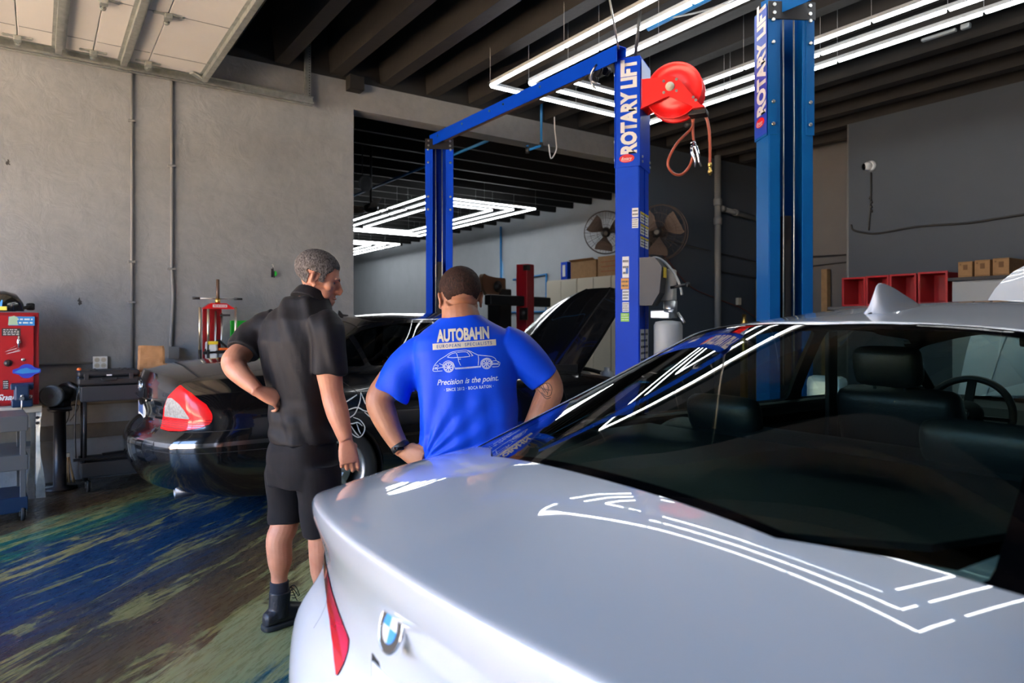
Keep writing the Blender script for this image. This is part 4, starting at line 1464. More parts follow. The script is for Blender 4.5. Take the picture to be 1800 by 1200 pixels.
# ------------------------------------------------------------------ black sedan on the first lift bay
M['carblack'] = mat('black car paint', (0.004, 0.004, 0.0045), 0.18, coat=1.0, coat_rough=0.01)
M['darkglass'] = glass_mat('privacy glass', (0.10, 0.12, 0.13))
M['lensred'] = mat('ribbed red lens', (0.80, 0.006, 0.008), 0.25, coat=.35, spec=.3, emit=(1, .02, .02), estr=0.0)
M['lensclear'] = mat('clear lens', (0.55, 0.53, 0.48), 0.2, coat=1.0, var=0.5, vscale=60)
CX_, CY_ = 0.52, 5.72
K = Car(dict(
    L=4.84, corner=0.06, bow_r=0.20, bow_f=0.35,
    hw=[(0, .90), (.5, .915), (1.5, .915), (3.5, .905), (4.4, .89), (4.84, .82)],
    zc=[(0, 1.05), (.12, 1.075), (.4, 1.125), (.8, 1.15), (1.5, 1.13), (2.5, 1.10), (3.5, 1.06), (3.75, 1.0), (4.4, .90), (4.84, .70)],
    zs=[(0, .985), (.2, 1.0), (.45, 1.03), (.9, 1.05), (1.5, 1.04), (2.5, 1.02), (3.5, .97), (4.2, .88), (4.84, .62)],
    zb=[(0, .27), (.3, .22), (1.0, .20), (4.5, .20), (4.84, .24)],
    rear=[(.2, .20), (.27, .12), (.36, .05), (.48, .0), (.60, -.005), (.645, .015), (.68, .09), (.74, .115), (.85, .10), (.96, .105), (1.02, .125), (1.06, .14)],
    front=[(.2, .12), (.35, .02), (.5, .0), (.65, .02), (.72, .08)],
    sec=[(0, .90), (.08, .965), (.3, 1.0), (.55, 1.0), (.70, .99), (.80, .965), (.90, .925), (.96, .86), (1.0, .79)],
    G=dict(hw0=.735, hw1=.56, xr0=.80, xr1=1.62, pr=1.0, xf0=3.72, xf1=2.72, pf=1.0, bow_r=.12, bow_f=.28, tap_r=.13, tap_f=.06, crown=.06,
           zr=[(.8, 1.36), (1.3, 1.435), (1.7, 1.485), (2.1, 1.515), (2.4, 1.52), (2.8, 1.49), (3.2, 1.42)]),
))
merc = empty('black_sedan', (CX_, CY_, 0), 0, 'glossy black sedan with raised bonnet and white bony hand decal, behind the two people', 'car')
bm = subsurf(grid_box(nonuni(44, (.005, .014), (.014, .005)), nonuni(20, (.03, .08), (.08, .03), -1, 1), Wd, K.body), 1)
ksk = Skin(bm)
KWR = .33
KWX = (1.27, 4.02)
for wx in KWX:
    for sd in (-1, 1):
        poly = [(wx + (KWR + .04) * math.cos(a), KWR + (KWR + .04) * math.sin(a)) for a in [2 * PI * k / 30 for k in range(30)]]
        fs = cut_region(bm, poly, EX, EZ, lambda c, n, sd=sd: c.y * sd > .45 and c.z < .9)
        bmesh.ops.delete(bm, geom=fs, context='FACES')
cab = [(.98, -.60), (.98, .60), (1.6, .66), (3.2, .66), (3.5, .60), (3.5, -.60), (3.2, -.66), (1.6, -.66)]
fs = cut_region(bm, cab, EX, EY, lambda c, n: n.z > .5 and c.z > .9)
bmesh.ops.delete(bm, geom=fs, context='FACES')
hoodp = rounded([(3.74, -.72), (3.74, .72), (4.70, .58), (4.70, -.58)], .12)
fs = cut_region(bm, hoodp, EX, EY, lambda c, n: n.z > .3 and c.z > .6)
bmesh.ops.delete(bm, geom=fs, context='FACES')
# tail lamps, outline drawn on a plane across the rear corner
def lampoutline():
    # (lateral, height) seen square on to the rear corner
    P = [(318, 679), (345, 692), (372, 712), (384, 730), (381, 745), (366, 752), (330, 759), (300, 761), (277, 759), (276, 745), (282, 722), (294, 700)]
    return [((px - 900) * 4.60 / 1200, EYE + (572 - py) * 4.50 / 1200) for px, py in P]
e1w = Vector((HY, -HX, 0))
for sd in (-1, 1):
    off = Vector((CX_, CY_, 0)).dot(e1w)
    if sd < 0:
        e1 = e1w
    else:
        e1 = Vector((HY, HX, 0))
    P0 = [(a - off, b) for a, b in lampoutline()]
    P0 = rounded(P0, [.01, 0, 0, .03, .02, 0, 0, 0, .012, 0, 0, 0], 3)
    sel = lambda c, n, sd=sd: c.y * sd > .3 and c.x < .75 and n.x < .5 and c.z > .6
    # chrome / black surround
    fs = cut_region(bm, P0, e1, EZ, sel)
    lamp = split_off(bm, fs)
    win = [((px - 900) * 4.60 / 1200 - off, EYE + (572 - py) * 4.50 / 1200) for px, py in ((293, 703), (304, 702), (322, 711), (335, 722), (345, 735), (344, 737), (282, 737), (286, 718))]
    fs = cut_region(lamp, rounded(win, .006, 2), e1, EZ, lambda c, n: True)
    clear = split_off(lamp, fs)
    ribs = []
    for k in range(5):
        z = EYE + (572 - (740 + k * 4)) * 4.50 / 1200
        ribs += cut_region(lamp, [(-2.5 - off, z), (-1.5 - off, z), (-1.5 - off, z + .004), (-2.5 - off, z + .004)], e1, EZ, lambda c, n: True)
        for f in ribs: f.material_index = 1
    lo = ksk.finish(lamp, 'tail_lamp', [M['lensred'], M['lampdark']], merc, .006)
    ksk.finish(clear, 'clear_lens', M['lensclear'], lo, .007)
# panel gaps: boot lid, doors, bumper
def gap(poly, e1, e2, sel, mi=1):
    for f in cut_region(bm, poly, e1, e2, sel): f.material_index = mi
for sd in (-1, 1):
    S = lambda c, n, sd=sd: c.y * sd > .5 and n.y * sd > .35
    gap(strip([(.66, .705), (.45, .700), (.25, .698), (.14, .70)], .006), EX, EZ, lambda c, n, sd=sd: c.y * sd > .4 and c.z < .9)
    gap(strip([(.12, .61), (.5, .612), (.93, .614)], .028), EX, EZ, lambda c, n, sd=sd: c.y * sd > .4, 2)        # chrome strip in the bumper
    gap(strip([(.10, .565), (.5, .56), (.93, .556)], .005), EX, EZ, lambda c, n, sd=sd: c.y * sd > .4)
    gap(strip([(1.68, .45), (1.60, .72), (1.50, .85), (1.35, .98), (1.25, 1.04)], .005), EX, EZ, S)
    gap(strip([(2.35, .30), (2.36, .7), (2.32, 1.06)], .005), EX, EZ, S)
    gap(strip([(3.45, .30), (3.44, .7), (3.38, 1.0)], .005), EX, EZ, S)
    gap(strip([(1.66, .56), (2.33, .56)], .022), EX, EZ, S, 2)
    gap(strip([(2.38, .56), (3.42, .56)], .022), EX, EZ, S, 2)
    gap(strip([(1.2, 1.035), (2.0, 1.030), (3.45, 1.0)], .012), EX, EZ, lambda c, n, sd=sd: c.y * sd > .5 and n.y * sd > .05, 2)
gap(strip([(-.6, .612), (0, .612), (.6, .612)], .028), EY, EZ, lambda c, n: c.x < .3, 2)
gap(strip([(.22, .66), (.34, .655), (.55, .64), (.8, .62), (.9, .60)], .005), EX, EY, lambda c, n: n.z > .4 and c.z > .9)
gap(strip([(.22, -.66), (.34, -.655), (.55, -.64), (.8, -.62), (.9, -.60)], .005), EX, EY, lambda c, n: n.z > .4 and c.z > .9)
M['darkchrome'] = mat('polished trim strip', (.45, .46, .48), 0.12, metal=1.0)
ksk.finish(bm, 'body_shell', [M['carblack'], M['seam'], M['darkchrome']], merc)
gm = subsurf(grid_box(GU, GV, GW, K.green, ('top', 'left', 'right', 'rear', 'front')), 1)
gsk = Skin(gm)
tsel = lambda c, n: n.z > .12 and abs(c.y) < .66
rg = rounded([(.70, .50), (.70, -.50), (.92, -.59), (1.3, -.54), (1.62, -.49), (1.55, 0), (1.62, .49), (1.3, .54), (.92, .59)], [0, 0, .05, 0, .05, 0, .05, 0, .05], 3)
fs = cut_region(gm, rg, EX, EY, lambda c, n: tsel(c, n) and c.x < 1.9)
rglass = split_off(gm, fs)
ws = rounded([(3.9, -.58), (3.9, .58), (3.4, .64), (2.78, .51), (2.85, 0), (2.78, -.51), (3.4, -.64)], [0, 0, .04, .05, 0, .05, .04], 3)
fs = cut_region(gm, ws, EX, EY, lambda c, n: tsel(c, n) and c.x > 2.6)
wglass = split_off(gm, fs)
kw = [rounded([(1.20, 1.085), (1.58, 1.085), (1.50, 1.325), (1.36, 1.245)], .02, 2),
      rounded([(1.62, 1.085), (2.26, 1.085), (2.24, 1.425), (2.02, 1.425), (1.78, 1.40), (1.54, 1.345)], .03, 2),
      rounded([(2.34, 1.085), (3.30, 1.075), (3.05, 1.22), (2.78, 1.345), (2.55, 1.405), (2.30, 1.425)], .03, 2)]
kg = []
for sd in (-1, 1):
    for wp in kw:
        fs = cut_region(gm, wp, EX, EZ, lambda c, n, sd=sd: c.y * sd > .35 and n.y * sd > .4)
        kg.append(split_off(gm, fs))
    # bright frame line round the windows
    line = [(1.12, 1.075), (1.28, 1.215), (1.48, 1.335), (1.75, 1.425), (2.05, 1.452), (2.35, 1.45), (2.62, 1.425), (2.86, 1.35), (3.15, 1.20), (3.38, 1.07)]
    for f in cut_region(gm, strip([tuple(v) for v in smoothpath([(a, b, 0) for a, b in line], 3)] if False else [(v.x, v.y) for v in smoothpath([(a, b, 0) for a, b in line], 3)], .008), EX, EZ, lambda c, n, sd=sd: c.y * sd > .35 and n.y * sd > .2):
        f.material_index = 1
gsk.finish(copy_faces(list(gm.faces)), 'headliner', M['trim'], merc, -.018)
gsk.finish(gm, 'roof', [M['carblack'], M['darkchrome']], merc)
gsk.finish(rglass, 'rear_window', M['darkglass'], merc, -.003)
gsk.finish(wglass, 'windscreen', M['sideglass'], merc, -.003)
for g in kg: gsk.finish(g, 'side_window', M['darkglass'], merc, -.005)
# aerial fin on the roof
mb = MB()
mb.prism([(0, 0), (.10, .0), (.085, .018), (.04, .022), (.018, .05), (.006, .055), (.0, .02)], (1.62, -.006, lin(K.T['G']['zr'], 1.65) - .004), EX, EZ, EY, .014)
mb.obj('fin_aerial', M['black'], merc)
# boot star, plate, key strip
MB().lathe((.10, .0, .955), (-1, 0, 0), [(0, .042), (.004, .042), (.004, .036), (0, .036)], 30, cap=False).obj('boot_badge', M['chrome'], merc)
mb = MB()
for k in range(3):
    a = PI / 2 + k * 2 * PI / 3
    mb.bar((.094, 0, .955), (.094, .038 * math.cos(a), .955 + .038 * math.sin(a)), .006, .004, up=(1, 0, 0))
mb.obj('star', M['chrome'], merc)
MB().box((.112, 0, .872), (.02, .62, .022), bev=.006).obj('handle_strip', M['darkchrome'], merc)
fr = MB().box((.118, 0, .79), (.012, .33, .165), bev=.004).obj('plate_frame', M['alu'], merc)
MB().box((.111, 0, .79), (.004, .305, .145)).obj('number_plate', M['decalwhite'], fr)
mb = MB()
for k in range(6):
    mb.box((.108, -.11 + k * .044, .79), (.002, .026, .07), bev=.0)
mb.obj('plate_print', mat('plate blue print', (.05, .10, .25), .6), fr)
text_obj('badge', 'E350', .028, (.118, -.50, .93), (0, -1, 0), (0, 0, 1), M['chrome'], merc)
# exhaust tips
for sd in (-1, 1):
    mb = MB(); mb.lathe((.37, sd * .56, .265), (-1, 0, -.03), [(0, .045), (.12, .047), (.12, .040), (.0, .038)], 24, cap=False)
    mb.obj('exhaust_tip', mat('dark rough steel', (.22, .21, .20), .45, metal=1.0), merc)  # steel toned dark to hold back the white reflection in the tip
# door handles, mirrors
for sd in (-1, 1):
    for x in (1.78, 2.62):
        hdl = MB().tube(bez((x - .10, sd * .905, .905), (x - .07, sd * .955, .910), (x + .07, sd * .955, .915), (x + .10, sd * .905, .918), 8), .011, 8).obj('door_handle', M['carblack'], merc)
        MB().bar((x - .07, sd * .948, .915), (x + .07, sd * .948, .922), .004, .006).obj('handle_trim', M['chrome'], hdl)
    MB().box((3.12, sd * .985, 1.04), (.12, .18, .13), bev=.035).cyl((3.15, sd * .86, .99), (3.14, sd * .94, 1.0), .02, 8).obj('door_mirror', M['carblack'], merc)
    # headlamp
    MB().ball((4.55, sd * .60, .66), .12, 16, (1.0, 1, .8)).obj('headlamp', M['chrome'], merc)
for wx in KWX:
    for sd in (-1, 1):
        wheel(merc, wx, sd * .895, KWR, .22, sd, 7, .225)
for wx in KWX:
    for sd in (-1, 1):
        MB().lathe((wx, sd * .64, KWR), (0, sd, 0), [(0, .02), (.001, KWR + .035), (.24, KWR + .045)], 30, cap=False).obj('wheel_arch_liner', M['black'], merc)
mb = MB().box((2.3, 0, .40), (2.9, 1.36, .02))
for sd in (-1, 1): mb.box((2.3, sd * .675, .72), (2.9, .02, .62))
mb.obj('cabin_tub', M['trim'], merc)
cushion('rear_seat_back', (1.75, 0, .84), (.16, 1.22, .58), ry(-18), parent=merc, bev=.05)
for y in (-.36, .36):
    s = cushion('front_seat', (2.45, y, .84), (.15, .48, .60), ry(-15), parent=merc, bev=.06)
    cushion('headrest', (2.33, y, 1.22), (.10, .26, .16), ry(-12), parent=s)
mb = MB(); mb.prism([(1.0, -.6), (1.0, .6), (1.62, .64), (1.62, -.64)], (0, 0, 1.05), EX, EY, EZ, .012)
mb.obj('parcel_shelf', M['trim'], merc)
mb = MB(); mb.prism([(3.15, .78), (3.12, .92), (3.25, 1.0), (3.6, 1.02), (3.65, .70), (3.3, .70)], (0, -.66, 0), EX, EZ, EY, 1.32)
mb.obj('dashboard', M['trim'], merc)
# things seen through the rear side windows
MB().box((2.05, -.20, 1.02), (.16, .12, .16), bev=.01).obj('red_case', M['red'], merc)
# raised bonnet
hd = empty('bonnet', (0, 0, 0)); hd.parent = merc
hin = Vector((3.72, 0, 1.0)); ang = R(44)
dxh = Vector((math.cos(ang), 0, math.sin(ang))); nh = Vector((-math.sin(ang), 0, math.cos(ang)))
def khood(a, b, off=0.0):
    hwid = lin([(0, .70), (.35, .68), (.7, .60), (.9, .50), (1.0, .36)], a)
    bulge = .06 * math.sin(a * PI * .5) - .10 * a ** 3 - .05 * abs(b) ** 3 + .012 * math.exp(-((abs(b) - .55) / .06) ** 2)
    return hin + dxh * (a * 1.22) + nh * (bulge + off) + EY * (b * hwid)
for off, nm, mt in ((0.0, 'outer_skin', M['carblack']), (-.03, 'inner_skin', M['black'])):
    mb = MB(); gr = [[mb.bm.verts.new(khood(i / 16, -1 + 2 * j / 30, off)) for j in range(31)] for i in range(17)]
    for i in range(16):
        for j in range(30):
            f = mb.bm.faces.new((gr[i][j], gr[i][j + 1], gr[i + 1][j + 1], gr[i + 1][j])); f.smooth = True
    mb.obj(nm, mt, hd)
# engine bay
eb = MB().box((4.22, 0, .60), (.86, 1.2, .36), bev=.02).obj('engine_bay', M['black'], merc)
mb = MB().box((4.15, .05, .84), (.5, .42, .12), bev=.03)
for k in range(6): mb.box((3.98 + k * .07, .05, .905), (.03, .36, .02), bev=.005)
mb.obj('engine_cover', M['grey'], eb)
MB().box((3.9, -.45, .86), (.26, .2, .16), bev=.02).obj('battery', M['grey'], eb)
MB().lathe((4.3, -.5, .80), (0, 0, 1), [(0, .07), (.12, .07), (.14, .03), (.17, .03)], 16).obj('reservoir', M['lightgrey'], eb)
MB().tube(bez((3.95, .5, .85), (4.1, .2, 1.0), (4.3, -.1, .98), (4.45, -.5, .85)), .022, 10).obj('coolant_hose', M['rubber'], eb)
MB().box((3.80, 0, .93), (.10, 1.1, .08), bev=.01).obj('scuttle', M['grey'], eb)
# skeleton hand decal on the quarter panel: white brush strokes following the skin
def skin_stroke(mb, sk, pts, wd, side=-1, off=.0018):
    """a ribbon laid on the flank; pts are (x, z)"""
    path = [(v.x, v.y) for v in smoothpath([(a, b, 0) for a, b in pts], 5)]
    L, Rr = [], []
    n = len(path)
    for i, p in enumerate(path):
        a = Vector(path[max(0, i - 1)]); b = Vector(path[min(n - 1, i + 1)])
        d = (b - a).normalized(); nn = Vector((-d.y, d.x))
        w = wd * (.45 + .55 * math.sin(PI * (i + .4) / n))
        row = []
        for s in (1, -1):
            q = Vector(p) + nn * w / 2 * s
            hit = sk.bvh.ray_cast(Vector((q.x, side * 2, q.y)), Vector((0, -side, 0)))
            row.append((hit[0] + hit[1] * off) if hit[0] is not None else Vector((q.x, side * .92, q.y)))
        L.append(mb.bm.verts.new(row[0])); Rr.append(mb.bm.verts.new(row[1]))
    for i in range(n - 1):
        mb.bm.faces.new((L[i], L[i + 1], Rr[i + 1], Rr[i]))
def dpx(px, py):
    p = at(px, py, Y=CY_ - .905)
    return (p.x - CX_, p.z)
mb = MB()
for st_ in ([(596, 728), (612, 720), (628, 716), (641, 722), (660, 724)],
            [(604, 745), (612, 735), (622, 728), (628, 718), (634, 704), (637, 690)],
            [(637, 690), (640, 700), (644, 710), (656, 706), (668, 708)],
            [(612, 752), (618, 762), (629, 768), (637, 762), (640, 750), (632, 738), (620, 733)],
            [(616, 748), (624, 760), (630, 766)], [(626, 744), (630, 756), (633, 762)],
            [(606, 738), (616, 744), (628, 742), (636, 748)], [(600, 712), (610, 706), (620, 700), (630, 694)],
            [(608, 752), (600, 742), (594, 734)], [(640, 724), (650, 732), (660, 734)]):
    skin_stroke(mb, ksk, [dpx(a, b) for a, b in st_], .009)
mb.obj('hand_decal', M['decalwhite'], merc)
# ================================================================== people
RT = Vector((HY, -HX, 0)); FW = Vector((HX, HY, 0)); UP = Vector((0, 0, 1))

def skin_mat(name, col, dark):
    m, nt, b = nmat(name)
    tc = nt.nodes.new('ShaderNodeTexCoord')
    n = nt.nodes.new('ShaderNodeTexNoise'); n.inputs['Scale'].default_value = 14; n.inputs['Detail'].default_value = 6
    nt.links.new(tc.outputs['Object'], n.inputs['Vector'])
    r = nt.nodes.new('ShaderNodeValToRGB')
    r.color_ramp.elements[0].position = .3; r.color_ramp.elements[0].color = dark + (1,)
    r.color_ramp.elements[1].position = .7; r.color_ramp.elements[1].color = col + (1,)
    nt.links.new(n.outputs['Fac'], r.inputs[0]); nt.links.new(r.outputs[0], b.inputs['Base Color'])
    b.inputs['Roughness'].default_value = .48
    b.inputs['Subsurface Weight'].default_value = .12
    b.inputs['Subsurface Radius'].default_value = (.02, .008, .004)
    b.inputs['Subsurface Scale'].default_value = .5
    n2 = nt.nodes.new('ShaderNodeTexNoise'); n2.inputs['Scale'].default_value = 90; n2.inputs['Detail'].default_value = 5
    nt.links.new(tc.outputs['Object'], n2.inputs['Vector'])
    bp = nt.nodes.new('ShaderNodeBump'); bp.inputs['Strength'].default_value = .25; bp.inputs['Distance'].default_value = .003
    nt.links.new(n2.outputs['Fac'], bp.inputs['Height']); nt.links.new(bp.outputs[0], b.inputs['Normal'])
    return m
M['skin1'] = skin_mat('fair weathered skin', (.56, .265, .165), (.48, .19, .11))
M['skin2'] = skin_mat('tan skin', (.44, .205, .115), (.36, .15, .08))

def hair_mat(name, a, b_):
    m, nt, b = nmat(name)
    tc = nt.nodes.new('ShaderNodeTexCoord')
    mp = nt.nodes.new('ShaderNodeMapping'); mp.inputs['Scale'].default_value = (1, 1, .45)
    nt.links.new(tc.outputs['Object'], mp.inputs['Vector'])
    n = nt.nodes.new('ShaderNodeTexNoise'); n.inputs['Scale'].default_value = 170; n.inputs['Detail'].default_value = 5; n.inputs['Roughness'].default_value = .75
    nt.links.new(mp.outputs[0], n.inputs['Vector'])
    r = nt.nodes.new('ShaderNodeValToRGB')
    r.color_ramp.elements[0].position = .38; r.color_ramp.elements[0].color = a + (1,)
    r.color_ramp.elements[1].position = .62; r.color_ramp.elements[1].color = b_ + (1,)
    nt.links.new(n.outputs['Fac'], r.inputs[0]); nt.links.new(r.outputs[0], b.inputs['Base Color'])
    b.inputs['Roughness'].default_value = .7; b.inputs['Specular IOR Level'].default_value = .2
    bp = nt.nodes.new('ShaderNodeBump'); bp.inputs['Strength'].default_value = .8; bp.inputs['Distance'].default_value = .004
    nt.links.new(n.outputs['Fac'], bp.inputs['Height']); nt.links.new(bp.outputs[0], b.inputs['Normal'])
    return m
M['hairgrey'] = hair_mat('short grey hair', (.028, .021, .018), (.20, .175, .16))
M['hairdark'] = hair_mat('cropped dark hair', (.010, .005, .004), (.055, .024, .015))
def cloth(name, col, rough=.75, sheen=.25):
    return mat(name, col, rough, sheen=sheen, bump=.08, bscale=260, spec=.22)
M['shirtblack'] = cloth('washed black polo cloth', (.0075, .0065, .008), .6, .03)
M['shortsblack'] = cloth('black twill', (.008, .007, .0085), .8, .03)
M['shirtblue'] = cloth('royal blue jersey', (.003, .065, .70), .5, .0)
M['boot'] = mat('black boot leather', (.010, .011, .016), .45, bump=.3, bscale=60)
M['sock'] = mat('dark navy sock', (.012, .014, .024), .9)

def loft(bm, rings, seg=28):
    """rings: (centre, a, b, exponent); a and b are half-axis vectors"""
    rows = []
    for c, a, b, e in rings:
        row = []
        for k in range(seg):
            t = 2 * PI * k / seg
            ct, st = math.cos(t), math.sin(t)
            x = abs(ct) ** (2 / e) * (1 if ct >= 0 else -1)
            y = abs(st) ** (2 / e) * (1 if st >= 0 else -1)
            row.append(bm.verts.new(c + a * x + b * y))
        rows.append(row)
    for i in range(len(rows) - 1):
        for k in range(seg):
            bm.faces.new((rows[i][k], rows[i][(k + 1) % seg], rows[i + 1][(k + 1) % seg], rows[i + 1][k]))
    bm.faces.new(list(reversed(rows[0]))); bm.faces.new(rows[-1])

def limb(bm, pts, radii, n=5, seg=20):
    """smooth tapering limb; radii along the joints"""
    P = smoothpath(pts, n)
    m = len(P)
    rr = [lin([(i / (len(radii) - 1), r) for i, r in enumerate(radii)], k / (m - 1)) for k in range(m)]
    t = MB(); t.bm.free(); t.bm = bm
    t.tube(P, rr, seg)

def ellip(bm, c, r, rot=None, seg=20):
    t = MB(); t.bm.free(); t.bm = bm
    t.ball(c, 1.0, seg, r, rot=rot)

def remesh(bm, voxel, smooth=3, fac=.5):
    bmesh.ops.recalc_face_normals(bm, faces=bm.faces[:])
    me = bpy.data.meshes.new('tmp'); bm.to_mesh(me); bm.free()
    o = bpy.data.objects.new('tmp', me); COL.objects.link(o)
    m = o.modifiers.new('r', 'REMESH'); m.mode = 'VOXEL'; m.voxel_size = voxel; m.use_smooth_shade = True
    s = o.modifiers.new('s', 'SMOOTH'); s.iterations = smooth; s.factor = fac
    dg = bpy.context.evaluated_depsgraph_get()
    e = o.evaluated_get(dg)
    me2 = bpy.data.meshes.new_from_object(e)
    bpy.data.objects.remove(o); bpy.data.meshes.remove(me)
    return me2

def obj_from(me, name, m, parent=None):
    for p in me.polygons: p.use_smooth = True
    me.materials.clear()
    for x in (m if isinstance(m, (list, tuple)) else [m]): me.materials.append(x)
    me.name = name
    o = bpy.data.objects.new(name, me)
    COL.objects.link(o)
    return place(o, parent)

def hand(bm, wrist, D, N, S, curl, sc=1.0, thumb=(.55, .75, .35), tcurl=.4, spread=.06):
    """wrist: joint; D towards the knuckles; N the way the palm faces; S the thumb side"""
    D = D.normalized(); N = (N - D * N.dot(D)).normalized(); S = (S - D * S.dot(D) - N * S.dot(N)).normalized()
    w = wrist
    rings = []
    for (t, hw, th) in ((-.02, .027, .021), (.0, .028, .020), (.025, .035, .019), (.055, .041, .018), (.08, .042, .016), (.098, .038, .012)):
        rings.append((w + D * t * sc, S * hw * sc, N * th * sc, 2.6))
    loft(bm, rings, 20)
    ellip(bm, w + (D * .032 + S * .028 + N * .010) * sc, (.018 * sc, .018 * sc, .018 * sc), seg=12)   # ball of the thumb
    offs = (.031, .0105, -.0105, -.030)
    lens = ((.042, .026, .021), (.046, .030, .022), (.042, .028, .022), (.034, .021, .019))
    for i in range(4):
        c = curl[i] if isinstance(curl[0], (list, tuple)) else curl
        p = w + (D * (.088 - abs(i - 1.2) * .004) + S * offs[i]) * sc
        d = (D + S * spread * (1.5 - i)).normalized()
        pts = [p - d * .014 * sc, p]
        ang = 0
        nrm = N
        for k in range(3):
            ang += c[k]
            dd = (d * math.cos(ang) + nrm * math.sin(ang)).normalized()
            pts.append(pts[-1] + dd * lens[i][k] * sc)
        r0 = (.0098, .0100, .0096, .0086)[i] * sc
        t = MB(); t.bm.free(); t.bm = bm
        t.tube(pts, [r0 * 1.05, r0 * 1.08, r0, r0 * .93, r0 * .78], 12)
        for k, q in enumerate(pts[1:]):
            ellip(bm, q, (r0 * (1.12, 1.02, .96, .80)[k],) * 3, seg=10)
    td = (D * thumb[0] + S * thumb[1] + N * thumb[2]).normalized()
    p = w + (D * .022 + S * .026 + N * .006) * sc
    p1 = p + td * .042 * sc
    td2 = (td * math.cos(tcurl) + (D * .6 + N * .5 - S * .5).normalized() * math.sin(tcurl)).normalized()
    p2 = p1 + td2 * .032 * sc
    p3 = p2 + td2 * .024 * sc
    t = MB(); t.bm.free(); t.bm = bm
    t.tube([p, p1, p2, p3], [.0145 * sc, .0125 * sc, .0115 * sc, .0088 * sc], 12)
    for q, r in ((p1, .0128), (p2, .0118), (p3, .0088)): ellip(bm, q, (r * sc,) * 3, seg=10)

def head_parts(bm, F, sc=1.0, wide=1.0):
    """F maps head coordinates (x right, y face, z up) to the world"""
    O = F(Vector((0, 0, 0)))
    Rm = Matrix((F(Vector((1, 0, 0))) - O, F(Vector((0, 1, 0))) - O, F(Vector((0, 0, 1))) - O)).transposed()
    def E(c, r, rot=None):
        c = Vector(c); c.x *= wide
        rr = Rm.normalized() if hasattr(Rm, 'normalized') else Rm
        if rot is not None: rr = rr @ rot
        ellip(bm, F(c * sc), (r[0] * sc * (wide if abs(c.x) < .03 else 1), r[1] * sc, r[2] * sc), rot=rr, seg=24)
    E((0, -.012, .044), (.0765, .098, .081))
    E((0, .010, .015), (.073, .085, .085))
    E((0, .036, -.022), (.058, .058, .082))
    E((0, .034, -.083), (.050, .054, .040))
    E((0, .083, -.116), (.022, .018, .018))
    E((0, .094, -.012), (.014, .022, .028))
    E((0, .086, -.085), (.034, .022, .026))
    for s in (-1, 1):
        E((s * .048, .004, -.066), (.019, .028, .026))
        E((s * .044, .062, -.014), (.023, .026, .021))
        E((s * .036, .052, -.055), (.024, .032, .030))
        # ear
        E((s * .078, -.006, -.004), (.006, .016, .029), Matrix.Rotation(s * .28, 3, 'Z') @ Matrix.Rotation(-.15, 3, 'X'))
        E((s * .083, -.012, .010), (.005, .012, .016), Matrix.Rotation(s * .35, 3, 'Z'))
        E((s * .079, .004, -.030), (.006, .010, .012))
    E((0, .086, .026), (.046, .016, .011))
    E((0, .082, -.060), (.030, .024, .022))
    E((0, .104, -.062), (.022, .009, .006))
    E((0, .101, -.0765), (.020, .010, .007))
    t = MB(); t.bm.free(); t.bm = bm
    t.tube([F(Vector(p) * sc) for p in ((0, .088, .022), (0, .104, .002), (0, .118, -.020), (0, .116, -.031), (0, .100, -.036))],
           [.007 * sc, .0085 * sc, .0115 * sc, .0125 * sc, .009 * sc], 14)
    for s in (-1, 1):
        E((s * .012, .104, -.031), (.009, .011, .008))

def dent(me, inv, spots):
    """spots: (centre in head coordinates, radius, depth vector)"""
    for v in me.vertices:
        p = inv(v.co)
        if abs(p.x) > .13 or abs(p.z) > .16 or abs(p.y) > .17: continue
        for c, r, d in spots:
            k = ((p.x - c[0]) / r[0]) ** 2 + ((p.y - c[1]) / r[1]) ** 2 + ((p.z - c[2]) / r[2]) ** 2
            if k < 6:
                v.co += d * math.exp(-k)

def frame(O, yv, pitch=0, roll=0):
    """head frame: origin, facing direction (horizontal), pitch down, roll"""
    y = yv.normalized(); x = y.cross(UP).normalized(); z = UP.copy()
    q = Matrix((x, y, z)).transposed() @ Matrix.Rotation(roll, 3, 'Y') @ Matrix.Rotation(-pitch, 3, 'X')
    return (lambda p: O + q @ p), (lambda w: q.transposed() @ (w - O)), q

def hair_from(me, inv, keep, name, m, parent, off=.004, sc=1.0):
    """copy the scalp part of the head and lift it slightly"""
    bm = bmesh.new(); bm.from_mesh(me)
    bm.verts.ensure_lookup_table()
    kv = {}
    for v in bm.verts:
        p = inv(v.co) / sc
        if abs(p.x) < .12 and -.13 < p.y < .14 and -.12 < p.z < .15:
            kv[v] = keep(p)
    dead = [f for f in bm.faces if not all(kv.get(v, -1) > 0 for v in f.verts)]
    bmesh.ops.delete(bm, geom=dead, context='FACES')
    bm.normal_update()
    ns = {v: v.normal.copy() for v in bm.verts}
    for v in bm.verts:
        k = min(1.0, kv[v] / .012)
        nn = noise.noise(v.co * 160)
        v.co += ns[v] * (off * k + .0012 + .0012 * nn * k)
    mm = bpy.data.meshes.new(name); bm.to_mesh(mm); bm.free()
    return obj_from(mm, name, m, parent)

def eyes(F, q, sc, parent, m_iris):
    for s in (-1, 1):
        c = F(Vector((s * .031, .0745, .004)) * sc)
        e = MB().ball(c, .0106 * sc, 18).obj('eye', M['eyewhite'], parent)
        MB().lathe(c + (q @ Vector((0, .0090, 0))) * sc, q @ Vector((0, 1, 0)), [(0, .0055 * sc), (.0022 * sc, .0035 * sc)], 16).obj('iris', m_iris, e)
M['eyewhite'] = mat('eye white', (.34, .28, .25), .5)
M['iris'] = mat('iris', (.03, .025, .02), .15)

